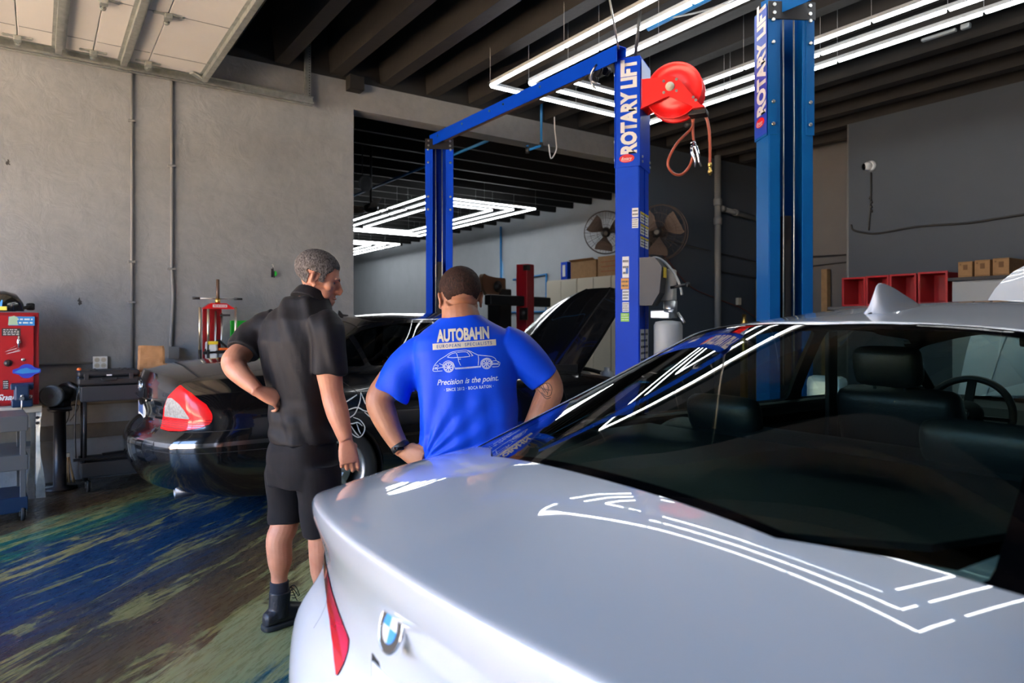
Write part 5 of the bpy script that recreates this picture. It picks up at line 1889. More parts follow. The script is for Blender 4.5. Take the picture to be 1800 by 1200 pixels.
def cloth_mesh(bm, voxel, fold, smooth=4):
    me = remesh(bm, voxel, smooth)
    b = bmesh.new(); b.from_mesh(me)
    b.normal_update()
    ds = [(v, v.normal * fold(v.co)) for v in b.verts]
    for v, d in ds: v.co += d
    b.to_mesh(me); b.free()
    return me

# ------------------------------------------------------------------ person in black
Z1 = 3.16
def A(px, py, d=0.0): return at(px, py, z=Z1 + d)
yaw1 = R(35)
PR = RT * math.cos(yaw1) - FW * math.sin(yaw1)       # the person's right
PF = FW * math.cos(yaw1) + RT * math.sin(yaw1)       # the way the chest faces
bm = bmesh.new()
O1 = A(557, 489, .0)
F1, I1, Q1 = frame(O1, RT * math.cos(R(14)) + FW * math.sin(R(12)), R(19), R(2))
head_parts(bm, F1, 1.02)
limb(bm, [F1(Vector((0, -.022, -.03))), A(551, 512, .0), A(545, 530, .0), A(540, 548, .0)], [.060, .060, .066, .085])
tor = [(545, 530, .07, .065), (532, 548, .14, .085), (524, 566, .182, .10), (522, 600, .185, .112), (526, 650, .168, .112), (531, 700, .150, .105), (532, 740, .152, .11), (533, 790, .145, .105), (533, 820, .13, .10)]
loft(bm, [(A(x, y), PR * a, PF * b, 2.3) for x, y, a, b in tor])
# legs
HL, HR = A(506, 812, .07), A(558, 815, -.06)
KL, KR = A(501, 918, .04), A(566, 930, -.06)
AL, AR = A(491, 1052, .02), A(566, 1072, -.05)
limb(bm, [HL, A(503, 860, .06), KL, A(491, 948, .025), A(492, 985, .02), A(491, 1015, .02), AL], [.072, .074, .064, .060, .055, .037, .038])
limb(bm, [HR, A(562, 865, -.06), KR, A(566, 962, -.06), A(567, 1000, -.05), A(567, 1035, -.05), AR], [.070, .072, .064, .060, .055, .037, .038])
# left arm, hand on the hip
SL, EL, WL = A(452, 585, .10), A(411, 637, -.04), A(454, 687, -.13)
limb(bm, [A(478, 572, .10), SL, A(428, 615, .03), EL + UP * .012, A(413, 645, -.05), A(429, 664, -.10), WL], [.060, .058, .054, .053, .053, .043, .029])
hand(bm, WL, RT * .84 - UP * .40 + FW * .22, -UP * .62 + FW * .62 - RT * .2, -FW * .45 + UP * .75, ((.25, .85, .6), (.40, .95, .6), (.55, 1.0, .6), (.70, 1.0, .6)), 1.0, thumb=(.95, .40, .10), tcurl=.2, spread=.05)
# right arm, hanging
SR, ER, WR_ = A(578, 580, -.13), A(584, 690, -.13), A(608, 774, -.17)
limb(bm, [A(570, 568, -.10), SR, A(578, 640, -.13), ER, A(592, 720, -.145), A(601, 750, -.16), WR_], [.062, .062, .060, .050, .050, .040, .030])
hand(bm, WR_, A(614, 812, -.175) - WR_, -PR * .6 + PF * .35 + FW * .2, PF * .9 - RT * .3, ((.35, .7, .6), (.45, .85, .6), (.55, 1.0, .7), (.65, 1.1, .7)), 1.02, thumb=(1.0, .12, .25), tcurl=.3)
me = remesh(bm, .0034, 4)
for v in me.vertices: pass
dent(me, I1, [((.031, .098, .005), (.017, .02, .011), -(Q1 @ Vector((0, 1, 0))) * .007), ((-.031, .098, .005), (.017, .02, .011), -(Q1 @ Vector((0, 1, 0))) * .007),
              ((0, .108, -.0690), (.022, .02, .0030), -(Q1 @ Vector((0, 1, 0))) * .006), ((.088, .000, .002), (.014, .009, .017), -(Q1 @ Vector((1, 0, 0))) * .010),
              ((.055, .05, -.045), (.02, .03, .02), -(Q1 @ Vector((1, 0, 0))) * .003)])
p1 = obj_from(me, 'person', M['skin1'])
tag(p1, 'person in black polo shirt and shorts, grey hair, one hand on the hip, looking right', 'person')
def keep1(p):
    # distance inside the hair line, head coordinates
    k = 1.0
    k = min(k, p.z - (.066 - .0 * p.x) + 6 * max(0, .062 - p.y)) if p.y > .02 else k
    if p.y > -.03:
        side = p.z - (.022 + max(0, (p.y - .035)) * 1.1)
        if abs(p.x) > .045 and p.y < .062: k = min(k, side + (.03 if p.y < .018 else 0) * 0)
    if p.y <= -.03: k = min(k, p.z + .040 + (p.y + .03) * .35)
    if p.y > .012 and p.y < .040 and abs(p.x) > .045: k = max(min(1.0, p.z + .012), 0) if p.z > -.012 else -1
    if abs(p.x) > .069 and -.045 < p.y <= .012: k = min(k, p.z - .024)
    return k
hair_from(p1.data, I1, keep1, 'hair', M['hairgrey'], p1, .0045)
eyes(F1, Q1, 1.0, p1, M['iris'])
mb = MB()
for s in (-1, 1):
    mb.tube([F1(Vector(v)) for v in ((s * .014, .1005, .021), (s * .030, .098, .027), (s * .046, .084, .022))], [.003, .0042, .002], 8)
    mb.obj('eyebrow', M['hairgrey'], p1) ; mb = MB()
MB().ball(F1(Vector((0, .099, -.069))), .008, 12, (1.9, .7, .32), rot=Q1).obj('mouth', mat('dark mouth', (.05, .012, .010), .5), p1)
# polo shirt
def fold1(c):
    p = (c - A(530, 650)); a = p.dot(RT) ; z = p.z
    f = math.sin(a * 62 + z * 16 + 2.2 * noise.noise(Vector((a * 5, z * 3, 1)))) * .0032
    f += noise.noise(Vector((a * 11 + z * 4, z * 3.2, p.dot(FW) * 8))) * .011 + noise.noise(Vector((a * 26 + z * 9, z * 6 + a * 4, 5))) * .004
    lo = max(0, -z - .10) * 2.2
    f += math.sin(z * 70 + a * 22 + 3 * noise.noise(Vector((a * 6, z * 6, 4)))) * .0035 * min(1, lo * 2.5)
    return f
bm = bmesh.new()
sh = [(546, 517, .064, .060), (541, 525, .098, .092), (533, 543, .150, .098), (525, 562, .196, .116), (522, 600, .201, .130), (526, 650, .184, .128), (530, 700, .166, .122), (532, 740, .166, .128), (533, 775, .172, .136)]
loft(bm, [(A(x, y), PR * a, PF * b, 2.35) for x, y, a, b in sh], 40)
limb(bm, [A(486, 572, .09), A(455, 582, .09), A(437, 603, .055), A(427, 619, .02)], [.080, .078, .075, .075], seg=28)
limb(bm, [A(565, 568, -.09), A(576, 582, -.12), A(578, 620, -.13), A(578, 657, -.13)], [.080, .082, .074, .074], seg=28)
me = cloth_mesh(bm, .0055, fold1, 5)
shirt1 = obj_from(me, 'polo_shirt', M['shirtblack'], p1)
bm = bmesh.new()
col_ = [A(549, 512, .0), A(546, 522, .0)]
TF = (PF * .86 - UP * .50).normalized()
loft(bm, [(A(551, 514, .0), PR * .068, TF * .073, 2), (A(549, 520), PR * .078, TF * .083, 2), (A(545, 534), PR * .094, TF * .100, 2)], 32)
me = remesh(bm, .004, 2)
cl = obj_from(me, 'collar', M['shirtblack'], shirt1)
# shorts
def fold2(c):
    p = (c - A(530, 850)); a = p.dot(RT); z = p.z
    return noise.noise(Vector((a * 9, z * 5, p.dot(FW) * 7))) * .010 + math.sin(z * 38 + a * 30 + noise.noise(c * 8) * 3) * .0022
bm = bmesh.new()
loft(bm, [(A(533, 768), PR * .160, PF * .122, 2.4), (A(533, 790), PR * .172, PF * .138, 2.4), (A(533, 825), PR * .176, PF * .140, 2.4), (A(533, 850), PR * .168, PF * .132, 2.4)], 36)
limb(bm, [A(508, 815, .07), A(505, 850, .065), A(504, 885, .05), A(504, 918, .04)], [.102, .098, .086, .082], seg=28)
limb(bm, [A(558, 815, -.06), A(561, 855, -.06), A(564, 900, -.06), A(566, 938, -.06)], [.106, .102, .090, .084], seg=28)
me = cloth_mesh(bm, .006, fold2, 4)
shorts = obj_from(me, 'shorts', M['shortsblack'], p1)
# socks and boots
def boot(ank, toe, side):
    toe = toe.normalized(); lat = toe.cross(UP)
    fl = Vector((ank.x, ank.y, 0))
    bm = bmesh.new()
    limb(bm, [fl + UP * .05 - toe * .0, fl + UP * .10, fl + UP * .165 + toe * .004], [.048, .047, .049], seg=24)
    rings = []
    for (t, hw, h) in ((-.075, .018, .045), (-.066, .033, .060), (-.03, .040, .085), (.02, .040, .095), (.07, .042, .078), (.12, .047, .060), (.16, .047, .050), (.195, .038, .040), (.213, .020, .028)):
        rings.append((fl + toe * t + UP * (h / 2 + .016), lat * hw, UP * h / 2, 2.8))
    loft(bm, rings, 28)
    me = remesh(bm, .004, 3)
    o = obj_from(me, 'boot', M['boot'], p1)
    bm = bmesh.new()
    rings = []
    for (t, hw) in ((-.080, .020), (-.070, .036), (-.03, .043), (.03, .040), (.08, .045), (.13, .050), (.17, .049), (.202, .038), (.219, .018)):
        rings.append((fl + toe * t + UP * (.013 + (.004 if t > .15 else 0)), lat * hw, UP * .0125, 6))
    loft(bm, rings, 28)
    mesh = bpy.data.meshes.new('sole'); bmesh.ops.recalc_face_normals(bm, faces=bm.faces[:]); bm.to_mesh(mesh); bm.free()
    obj_from(mesh, 'sole', M['rubber'], o)
    mb = MB()
    for k in range(5):
        c = fl + toe * (.052 - .0 + .006 * (4 - k)) + UP * (.105 + .014 * k - .008 * (4 - k) * 0)
        mb.tube([c - lat * .026, c + toe * .006 + UP * .004, c + lat * .026], .0022, 6)
    c = fl + toe * .052 + UP * .165
    mb.tube(bez(c, c + toe * .02 + UP * .02, c + toe * .035 - UP * .0, c + toe * .05 - UP * .05, 8), .0022, 6)
    mb.tube(bez(c, c + toe * .01 + UP * .01, c + toe * .02 - UP * .02 + lat * .02, c + toe * .03 - UP * .04 + lat * .03, 8), .0022, 6)
    mb.obj('lace', M['decalblack'], o)
    return o
for an, kn in ((AL, KL), (AR, KR)):
    bm = bmesh.new(); g = Vector((an.x, an.y, 0))
    limb(bm, [g + UP * .12, g + UP * .165, g + UP * .212], [.044, .042, .0425], seg=20)
    me = remesh(bm, .005, 1)
    obj_from(me, 'sock', M['sock'], p1)
boot(AL, FW * .70 + RT * .70, 0)
boot(AR, FW * .75 + RT * .65, 0)

# ------------------------------------------------------------------ person in blue
Z2 = 2.95
def B(px, py, d=0.0): return at(px, py, z=Z2 + d)
yaw2 = R(-10)
QR = RT * math.cos(yaw2) - FW * math.sin(yaw2)
QF = FW * math.cos(yaw2) + RT * math.sin(yaw2)
roll = R(4)
QRr = QR * math.cos(roll) + UP * math.sin(roll)
bm = bmesh.new()
SC2 = 1.07
O2 = B(809, 524, .03)
F2, I2, Q2 = frame(O2, FW * math.cos(R(14)) - RT * math.sin(R(14)), R(10), R(-2))
head_parts(bm, F2, SC2, 1.06)
limb(bm, [F2(Vector((0, -.028, -.025))), B(808, 545, .02), B(810, 560, .0), B(812, 580, .0)], [.074, .077, .085, .10])
ellip(bm, B(812, 580, .0), (.10, .075, .045))
t2 = [(812, 566, .09, .08), (813, 584, .16, .10), (816, 600, .205, .12), (818, 630, .215, .13), (820, 660, .208, .138), (823, 700, .205, .142), (827, 750, .205, .15), (829, 800, .21, .155), (830, 860, .215, .155), (830, 900, .20, .15)]
loft(bm, [(B(x, y), QRr * a, QF * b, 2.4) for x, y, a, b in t2])
limb(bm, [B(745, 628, .0), B(715, 645, .01), B(686, 675, .0), B(668, 700, -.02), B(672, 722, -.03), B(688, 758, -.05), B(708, 792, -.07)], [.075, .074, .068, .060, .058, .046, .034])
limb(bm, [B(890, 612, .0), B(922, 632, .02), B(952, 658, .03), B(966, 682, .02), B(960, 705, .0), B(940, 745, -.03), B(918, 778, -.04)], [.075, .074, .068, .060, .058, .046, .034])
hand(bm, B(708, 792, -.07), B(738, 806, -.10) - B(708, 792, -.07), QF * .9 + UP * .1, UP * .8 + RT * .2, ((.9, .9, .5), (.95, .9, .5), (1.0, 1.0, .5), (1.0, 1.0, .5)), 1.05, thumb=(1.0, .35, .0), tcurl=.15)
hand(bm, B(918, 778, -.04), B(895, 800, -.06) - B(918, 778, -.04), QF, UP, ((.9, .9, .5),) * 4, 1.05, thumb=(1.0, .35, .0), tcurl=.15)
for s in (-1, 1):
    hp = B(830, 880, .0) + QR * (.10 * s)
    g = Vector((hp.x, hp.y, 0)) + QR * (.04 * s)
    limb(bm, [hp, hp * .55 + (g + UP * .5) * .45, g + UP * .47, g + UP * .33, g + UP * .10], [.12, .105, .070, .066, .045])
me = remesh(bm, .0038, 4)
p2 = obj_from(me, 'person', M['skin2'])
tag(p2, 'person seen from behind in a bright blue printed T-shirt, cropped dark hair, hands on hips', 'person')
def keep2(p):
    k = 1.0
    if p.y > .04: k = min(k, p.z - .06 + 5 * max(0, .06 - p.y))
    if p.y > -.035: k = min(k, p.z - (.020 + max(0, p.y) * .6))
    else: k = min(k, p.z + .018 + (p.y + .035) * .25 + .004 * noise.noise(p * 60))
    return k
hair_from(p2.data, lambda w: Vector((I2(w).x / 1.06, I2(w).y, I2(w).z)), keep2, 'hair', M['hairdark'], p2, .0035, SC2)
eyes(F2, Q2, SC2, p2, M['iris'])
hub = B(748, 806, -.1)
def fold3(c):
    p = (c - B(825, 650)); a = p.dot(RT); z = p.z; fw = p.dot(FW)
    q = c - hub
    rr = math.hypot(q.dot(RT), q.z) + 1e-4
    th = math.atan2(q.z, q.dot(RT))
    f = math.sin(th * 17 + 1.5 * noise.noise(Vector((a * 4, z * 4, 2)))) * .0075 * math.exp(-rr / .34) * min(1, rr / .05)
    f += noise.noise(Vector((a * 9 + z * 2, z * 2.0, fw * 5))) * .005
    f += math.sin(z * 46 - a * 18 + 3 * noise.noise(Vector((a * 5, z * 5, 7)))) * .0050 * min(1, max(0, -z - .16) * 5)
    # vertical folds under the shoulder blades
    f += math.sin(a * 58 + z * 7 + 2 * noise.noise(Vector((a * 3, z * 2, 3)))) * .0028 * min(1, max(0, -z) * 9)
    return f
bm = bmesh.new()
s2 = [(810, 556, .088, .088), (811, 564, .115, .096), (813, 578, .170, .112), (816, 592, .215, .128), (818, 612, .232, .140), (819, 650, .222, .150), (822, 700, .217, .156), (826, 750, .217, .162), (828, 800, .222, .168), (830, 850, .226, .170), (830, 885, .226, .170)]
loft(bm, [(B(x, y), QRr * a, QF * b, 2.5) for x, y, a, b in s2], 44)
limb(bm, [B(754, 620, .0), B(728, 633, .0), B(704, 662, .0), B(685, 694, -.01)], [.088, .088, .086, .083], seg=30)
limb(bm, [B(882, 606, .0), B(908, 616, .01), B(934, 641, .02), B(957, 667, .025)], [.088, .086, .082, .070], seg=30)
me = cloth_mesh(bm, .0055, fold3, 5)
tee = obj_from(me, 't_shirt', M['shirtblue'], p2)
bm = bmesh.new()
loft(bm, [(B(830, 850), QR * .20, QF * .15, 2.4), (B(830, 905), QR * .215, QF * .16, 2.4), (B(830, 950), QR * .21, QF * .16, 2.4)], 36)
for s in (-1, 1):
    hp = B(830, 890, .0) + QR * (.10 * s); g = Vector((hp.x, hp.y, .42)) + QR * (.03 * s)
    limb(bm, [hp, (hp + g) / 2, g], [.125, .115, .10], seg=28)
obj_from(remesh(bm, .008, 3), 'shorts', M['shortsblack'], p2)
for s in (-1, 1):
    hp = B(830, 880, .0) + QR * (.14 * s)
    g = Vector((hp.x, hp.y, 0))
    bm = bmesh.new()
    rings = []
    for (t, hw, h) in ((-.075, .018, .045), (-.066, .033, .070), (-.03, .040, .110), (.02, .040, .105), (.07, .042, .078), (.12, .047, .060), (.16, .047, .050), (.195, .038, .040), (.213, .020, .028)):
        rings.append((g + QF * t + UP * (h / 2 + .002), QR * hw, UP * h / 2, 2.8))
    loft(bm, rings, 24)
    obj_from(remesh(bm, .005, 2), 'shoe', M['boot'], p2)
# watch on the left wrist
wc = B(704, 785, -.066); wd = (B(708, 792, -.07) - B(688, 758, -.05)).normalized()
MB().lathe(wc - wd * .013, wd, [(0, .0375), (.002, .0405), (.024, .0405), (.026, .0375)], 28).obj('watch_strap', M['black'], p2)
MB().box(wc + FW * -.038 + UP * .0, (.034, .034, .012), bev=.004).obj('watch_face', M['frit'], p2)

# ------------------------------------------------ print on the T-shirt
class Surf:
    def __init__(s, o):
        me = o.data
        s.bvh = BVHTree.FromPolygons([v.co for v in me.vertices], [tuple(p.vertices) for p in me.polygons])
def decal(bm, name, surf, org, ex, ey, n, m, parent, off=.0022, cell=.012):
    """bm lies in xy; it is laid on the surface seen from the side n"""
    if cell:
        xs = [v.co.x for v in bm.verts]; ys = [v.co.y for v in bm.verts]
        for axis, lo, hi in ((0, min(xs), max(xs)), (1, min(ys), max(ys))):
            k = math.ceil(lo / cell)
            while k * cell < hi:
                co = [0, 0, 0]; no = [0, 0, 0]; co[axis] = k * cell; no[axis] = 1
                bmesh.ops.bisect_plane(bm, geom=bm.verts[:] + bm.edges[:] + bm.faces[:], dist=1e-6, plane_co=co, plane_no=no)
                k += 1
    for v in bm.verts:
        p = org + ex * v.co.x + ey * v.co.y
        h = surf.bvh.ray_cast(p - n * -.6 if False else p + n * .6, -n)
        if h[0] is not None: v.co = h[0] + n * off
        else: v.co = p
    me = bpy.data.meshes.new(name); bm.to_mesh(me); bm.free(); me.materials.append(m)
    for p in me.polygons: p.use_smooth = True
    o = bpy.data.objects.new(name, me); COL.objects.link(o)
    return place(o, parent)
ts = Surf(tee)
ex = (RT * math.cos(roll) + UP * math.sin(roll)); ey = (UP * math.cos(roll) - RT * math.sin(roll)); nb = -FW
M['print'] = mat('cream shirt print', (.78, .68, .52), .6)
M['printwhite'] = mat('white shirt print', (.75, .80, .88), .6)
u = Z2 / 1200
def tb(py): return B(819, py)
def flat_poly(polys):
    bm = bmesh.new()
    for P in polys:
        bm.faces.new([bm.verts.new((x, y, 0)) for x, y in P])
    return bm
def tx(txt, h, w, **k):
    bm = text_mesh(txt, h, **k)
    ww = max(v.co.x for v in bm.verts) * 2
    for v in bm.verts: v.co.x *= w / ww
    return bm
c1 = B(817, 586)
decal(tx('AUTOBAHN', 20 * u, 88 * u, bold=.045), 'print_autobahn', ts, c1, ex, ey, nb, M['print'], tee)
c2 = B(820, 604)
decal(flat_poly([[(-53 * u, -5.2 * u), (53 * u, -5.2 * u), (53 * u, 5.2 * u), (-53 * u, 5.2 * u)]]), 'print_banner', ts, c2, ex, ey, nb, M['print'], tee)
decal(tx('EUROPEAN  SPECIALISTS', 5.6 * u, 92 * u, spacing=1.35, bold=.01), 'print_banner_text', ts, c2, ex, ey, nb, mat('blue banner ink', (.02, .06, .30), .6), tee, off=.0036)
# line drawing of a coupe, in shirt pixels (740..900 x 540..700)
def ln(pts, w, close=False, sm=3):
    P = [(v.x, v.y) for v in smoothpath([((x - 824), -(y - 640), 0) for x, y in pts], sm)]
    S_ = strip(P, w)
    n = len(P)
    return [[S_[i], S_[i + 1], S_[2 * n - 2 - i], S_[2 * n - 1 - i]] for i in range(n - 1)]
def circ(cx_, cy_, r, w, n=28):
    return [[((cx_ - 824) + (r + s * w / 2) * math.cos(a), -(cy_ - 640) + (r + s * w / 2) * math.sin(a)) for s, a in ((-1, a0), (1, a0), (1, a1), (-1, a1))] for a0, a1 in [(2 * PI * k / n, 2 * PI * (k + 1) / n) for k in range(n)]]
def cv(x, y): return (740 + x * 160 / 1200, 540 + y * 160 / 1200)
car = []
for pts in ([(215, 800), (235, 760), (290, 700), (370, 650), (430, 610), (500, 590), (600, 578), (660, 585), (710, 610), (770, 640)],
            [(770, 640), (860, 650), (940, 660), (985, 685), (1000, 715)], [(1000, 715), (1045, 740), (1035, 780), (1010, 790), (950, 790)],
            [(215, 800), (212, 835), (250, 842), (330, 835)], [(480, 800), (600, 795), (800, 780)], [(490, 812), (600, 806), (805, 792)],
            [(390, 665), (440, 625), (500, 608)], [(390, 665), (450, 672), (520, 668)], [(500, 608), (515, 640), (522, 668)],
            [(515, 606), (570, 600), (630, 602), (660, 630), (672, 655)], [(522, 668), (600, 664), (672, 657)], [(665, 600), (690, 625), (712, 650)], [(640, 590), (668, 600), (700, 640), (690, 655)],
            [(525, 670), (535, 720), (560, 770)], [(775, 650), (780, 700), (775, 770)], [(530, 690), (560, 688)],
            [(240, 770), (275, 765), (270, 790), (230, 795)], [(215, 815), (260, 805), (270, 830)], [(945, 720), (1000, 715), (1030, 745), (960, 745), (945, 720)], [(950, 760), (1040, 760)],
            [(335, 800), (345, 740), (400, 712), (460, 735), (485, 790)], [(805, 790), (815, 715), (880, 680), (935, 705), (950, 770)], [(290, 745), (335, 765)], [(240, 815), (330, 790)]):
    car += ln([cv(*p) for p in pts], .95)
car += circ(*cv(408, 790), 8.2, 1.0) + circ(*cv(408, 790), 6.6, .8) + circ(*cv(880, 752), 8.2, 1.0) + circ(*cv(880, 752), 6.6, .8)
for cc in ((408, 790), (880, 752)):
    X0, Y0 = cv(*cc)
    for k in range(8):
        a = 2 * PI * k / 8
        car += ln([(X0 + 2 * math.cos(a), Y0 + 2 * math.sin(a)), (X0 + 6 * math.cos(a), Y0 + 6 * math.sin(a))], 1.3, sm=1)
    car += circ(X0, Y0, 1.2, 1.2, 10)
car = [[(x * u, y * u) for x, y in P] for P in car]
# the drawing is already tilted: undo the lean of the print axes
decal(flat_poly(car), 'print_coupe', ts, B(824, 636), RT, UP, nb, M['printwhite'], tee, cell=0)
decal(tx('Precision is the point.', 9.5 * u, 102 * u, shear=.35, bold=.012), 'print_slogan', ts, B(826, 663), ex, ey, nb, M['printwhite'], tee)
decal(tx('· SINCE 2012 · BOCA RATON ·', 5.2 * u, 82 * u, bold=.02, spacing=1.15), 'print_small', ts, B(828, 676), ex, ey, nb, M['printwhite'], tee)
# tattoo on the right upper arm
bs = Surf(p2)
tt = []
for pts in ([(946, 672), (952, 666), (962, 664), (968, 672), (966, 684), (958, 686), (950, 680)], [(946, 672), (954, 674), (960, 680)], [(952, 666), (956, 674), (966, 676)], [(958, 664), (962, 672), (960, 684)], [(944, 676), (950, 682), (958, 690), (966, 688)], [(948, 668), (956, 680)]):
    P = [(v.x, v.y) for v in smoothpath([((x - 956) * u, -(y - 676) * u, 0) for x, y in pts], 4)]
    S_ = strip(P, .0026); n = len(P)
    tt += [[S_[i], S_[i + 1], S_[2 * n - 2 - i], S_[2 * n - 1 - i]] for i in range(n - 1)]
decal(flat_poly(tt), 'tattoo', bs, B(957, 684), RT, UP, nb, mat('tattoo ink', (.05, .035, .03), .6), p2, off=.0008, cell=0)
# ================================================================== things along the long wall
M['bluepaint'] = mat('dark blue enamel', (.012, .035, .085), .4, metal=.2)
M['orange'] = mat('orange plastic', (.8, .14, .02), .5)
M['wood'] = mat('bare wood', (.42, .26, .12), .7, var=.3, vscale=10)
M['blackcase'] = mat('black moulded plastic', (.016, .016, .018), .5, bump=.1, bscale=90)
M['cart'] = mat('charcoal cart plastic', (.028, .029, .032), .5)
for k, (z, x0, x1) in enumerate(((.70, -1.6, 2.3), (.44, -1.6, .75))):
    struct('trim_%d' % (k + 2), MB().box(((x0 + x1) / 2, WY - .012, z), (x1 - x0, .024, .05 if k == 0 else .13), bev=.004), M['cream'] if k < 0 else mat('weathered board', (.16, .14, .11), .8, var=.3, vscale=6))

# workbench carrying the red cabinet
by0, by1 = 6.72, 7.28
bench = empty('workbench', (-.35, 7.0, 0), 0, 'steel workbench under the red cabinet with a galvanized flared leg', 'workbench')
MB().box((-.0, 0, .725), (.76, .56, .05), bev=.004).obj('worktop', M['cream'], bench)
def benchleg(x, y):
    mb = MB()
    prof = [(0, .070), (.10, .062), (.28, .036), (.50, .030), (.64, .036), (.70, .046)]
    for s in (-1, 1):
        for i in range(len(prof) - 1):
            (z0, w0), (z1, w1) = prof[i], prof[i + 1]
            a = [Vector((x + s * .004 + (0 if s < 0 else 0), y, z0)), Vector((x + s * w0, y - .01, z0)), Vector((x + s * w1, y - .01, z1)), Vector((x + s * .004, y, z1))]
            vs = [mb.bm.verts.new(v) for v in a]; mb.bm.faces.new(vs)
            b = [v + Vector((0, .05, 0)) for v in a]
            vs2 = [mb.bm.verts.new(v) for v in b]; mb.bm.faces.new(vs2)
            mb.bm.faces.new((vs[1], vs[2], vs2[2], vs2[1]))
    lg = mb.obj('leg', M['galv'], bench)
    MB().lathe((x + .014, y - .012, .655), (0, -1, 0), [(0, .012), (.002, .012)], 12).lathe((x + .014, y - .012, .61), (0, -1, 0), [(0, .012), (.002, .012)], 12).obj('hole', M['decalblack'], lg)
benchleg(.335, -.25); benchleg(-.32, -.25); benchleg(.335, .22)
MB().box((-.0, .15, .38), (.66, .3, .02)).obj('shelf', M['grey'], bench)
# red cabinet
cab_ = empty('tool_cabinet', (-.31, 7.02, .752), 0, 'red steel wall cabinet with stickers and a chrome handle standing on the workbench', 'cabinet')
ch, cw_, cd = .755, .64, .36
MB().box((0, .01, ch / 2), (cw_, cd, ch), bev=.006).obj('body', M['darkred'], cab_)
dr = MB().box((-.01, -cd / 2 - .004, ch / 2), (cw_ - .05, .018, ch - .04), bev=.004).obj('door', M['darkred'], cab_)
yk = -cd / 2 - .0135
hx_ = .185
MB().lathe((hx_, yk - .004, ch - .24), (0, -1, 0), [(0, .014), (.006, .014)], 12).tube([(hx_, yk - .012, ch - .29), (hx_, yk - .018, ch - .24), (hx_, yk - .012, ch - .19)], [.007, .012, .007], 10).obj('handle', M['chrome'], dr)
MB().lathe((hx_ + .03, yk - .002, ch - .385), (0, -1, 0), [(0, .014), (.006, .013), (.007, .005)], 14).obj('lock', M['steel'], dr)
def cs(px, py):   # pixel on the cabinet front in its own frame
    p = at(px, py, Y=7.02 + yk); return (p.x + .31, p.z - .752)
def cstick(name, px0, py0, px1, py1, m, lines=0, ink=None):
    (x0, z1), (x1, z0) = cs(px0, py0), cs(px1, py1)
    return sticker(name, ((x0 + x1) / 2, yk, (z0 + z1) / 2), (1, 0, 0), (0, 0, 1), x1 - x0, z1 - z0, m, dr, lines, ink)
M['stkblue'] = mat('sticker blue', (.03, .22, .55), .4); M['stkgreen'] = mat('sticker pale green', (.35, .52, .35), .4)
a = cstick('sticker', 15, 556, 61, 572, M['stkblue'], 2, M['decalwhite'])
(x0, z0), (x1, z1) = cs(14, 571), cs(30, 556)
MB().prism([(x0, z0), (x1 + .01, z0), (x1, z0 + .02), (x1 + .006, z1 - .01), (x1 - .02, z1 + .006), (x0 + .008, z1 - .004)], (0, yk - .002, 0), EX, EZ, -EY, .001).obj('flame', M['stkgreen'], a)
a = cstick('sticker', 3, 577, 36, 590, M['decalblack'], 4, M['decalwhite'])
mb = MB()
for k, (px, py, w_, ) in enumerate(((8, 617, 20), (10, 621, 24), (14, 613, 12), (18, 619, 14))):
    (x0, z0) = cs(px, py); (x1, z1) = cs(px + w_, py - 4)
    mb.prism([(x0, z0 - .006), (x1, z1), (x1 + .01, z1 + .008), (x0 + .02, z0 + .004)], (0, yk - .002 - k * .0004, 0), EX, EZ, -EY, .0006)
mb.obj('scrawl_sticker', M['decalwhite'], dr)
(x0, z0) = cs(14, 638)
MB().lathe((x0, yk, z0), (0, -1, 0), [(0, .03), (.004, .03), (.03, .015), (.032, .008)], 8).obj('knob', M['black'], dr)
(x0, z0) = cs(47, 652)
e = MB().prism([(x0 + .095 * math.cos(t) * (1 if abs(math.sin(t)) < .4 else .62), z0 + .058 * math.sin(t)) for t in [2 * PI * k / 24 for k in range(24)]], (0, yk, 0), EX, EZ, -EY, .0015).obj('round_sticker', mat('deep blue sticker', (.03, .05, .45), .4), dr)
MB().prism([(x0 - .085, z0 - .008), (x0 - .03, z0 - .02), (x0 + .08, z0 - .012), (x0 + .09, z0 + .008), (x0 + .03, z0 + .012), (x0, z0 + .028), (x0 - .045, z0 + .016)], (0, yk - .002, 0), EX, EZ, -EY, .001).obj('car_print', M['stkblue'], e)
(xa, za) = cs(26, 697)
text_obj('lettering', 'Snap-on', .048, (xa, yk - .001, za), EX, EZ, M['decalwhite'], dr, width=.235, shear=.35, bold=.03)
(xa, za) = cs(50, 684); sticker('sticker', (xa, yk, za), EX, EZ, .05, .012, M['decalblack'], dr, 1, M['decalwhite'])
cstick('sticker', 5, 668, 15, 684, M['decalblack'], 4, M['decalwhite'])
# welding helmet on top
hc = Vector((-.215, 6.98, .752 + ch + .006))
hel = empty('welding_helmet', hc, R(20), 'black welding helmet with a blue reflective visor lying on the red cabinet', 'helmet')
mb = MB()
prof = [(-.16, .02, .02), (-.15, .10, .085), (-.10, .14, .115), (-.02, .155, .125), (.06, .14, .11), (.10, .11, .07)]
rows = []
for (x, w, h) in prof:
    rows.append([mb.bm.verts.new((x, w * .8 * math.cos(t), .004 + (h * 1.35) * max(0, math.sin(t)) ** .7)) for t in [PI * k / 14 for k in range(15)]])
for i in range(len(rows) - 1):
    for j in range(14):
        f = mb.bm.faces.new((rows[i][j], rows[i + 1][j], rows[i + 1][j + 1], rows[i][j + 1])); f.smooth = True
mb.obj('shell', mat('glossy black shell', (.01, .011, .012), .15, coat=.8), hel)
MB().prism([(-.06, .02), (.055, .02), (.04, .09), (-.045, .09)], (-.115, -.105, .01), (.75, -.55, 0), (.35, .25, .9), (-.5, -.8, .2), .008).obj('visor', mat('blue mirror visor', (.05, .25, .85), .05, metal=.9), hel)
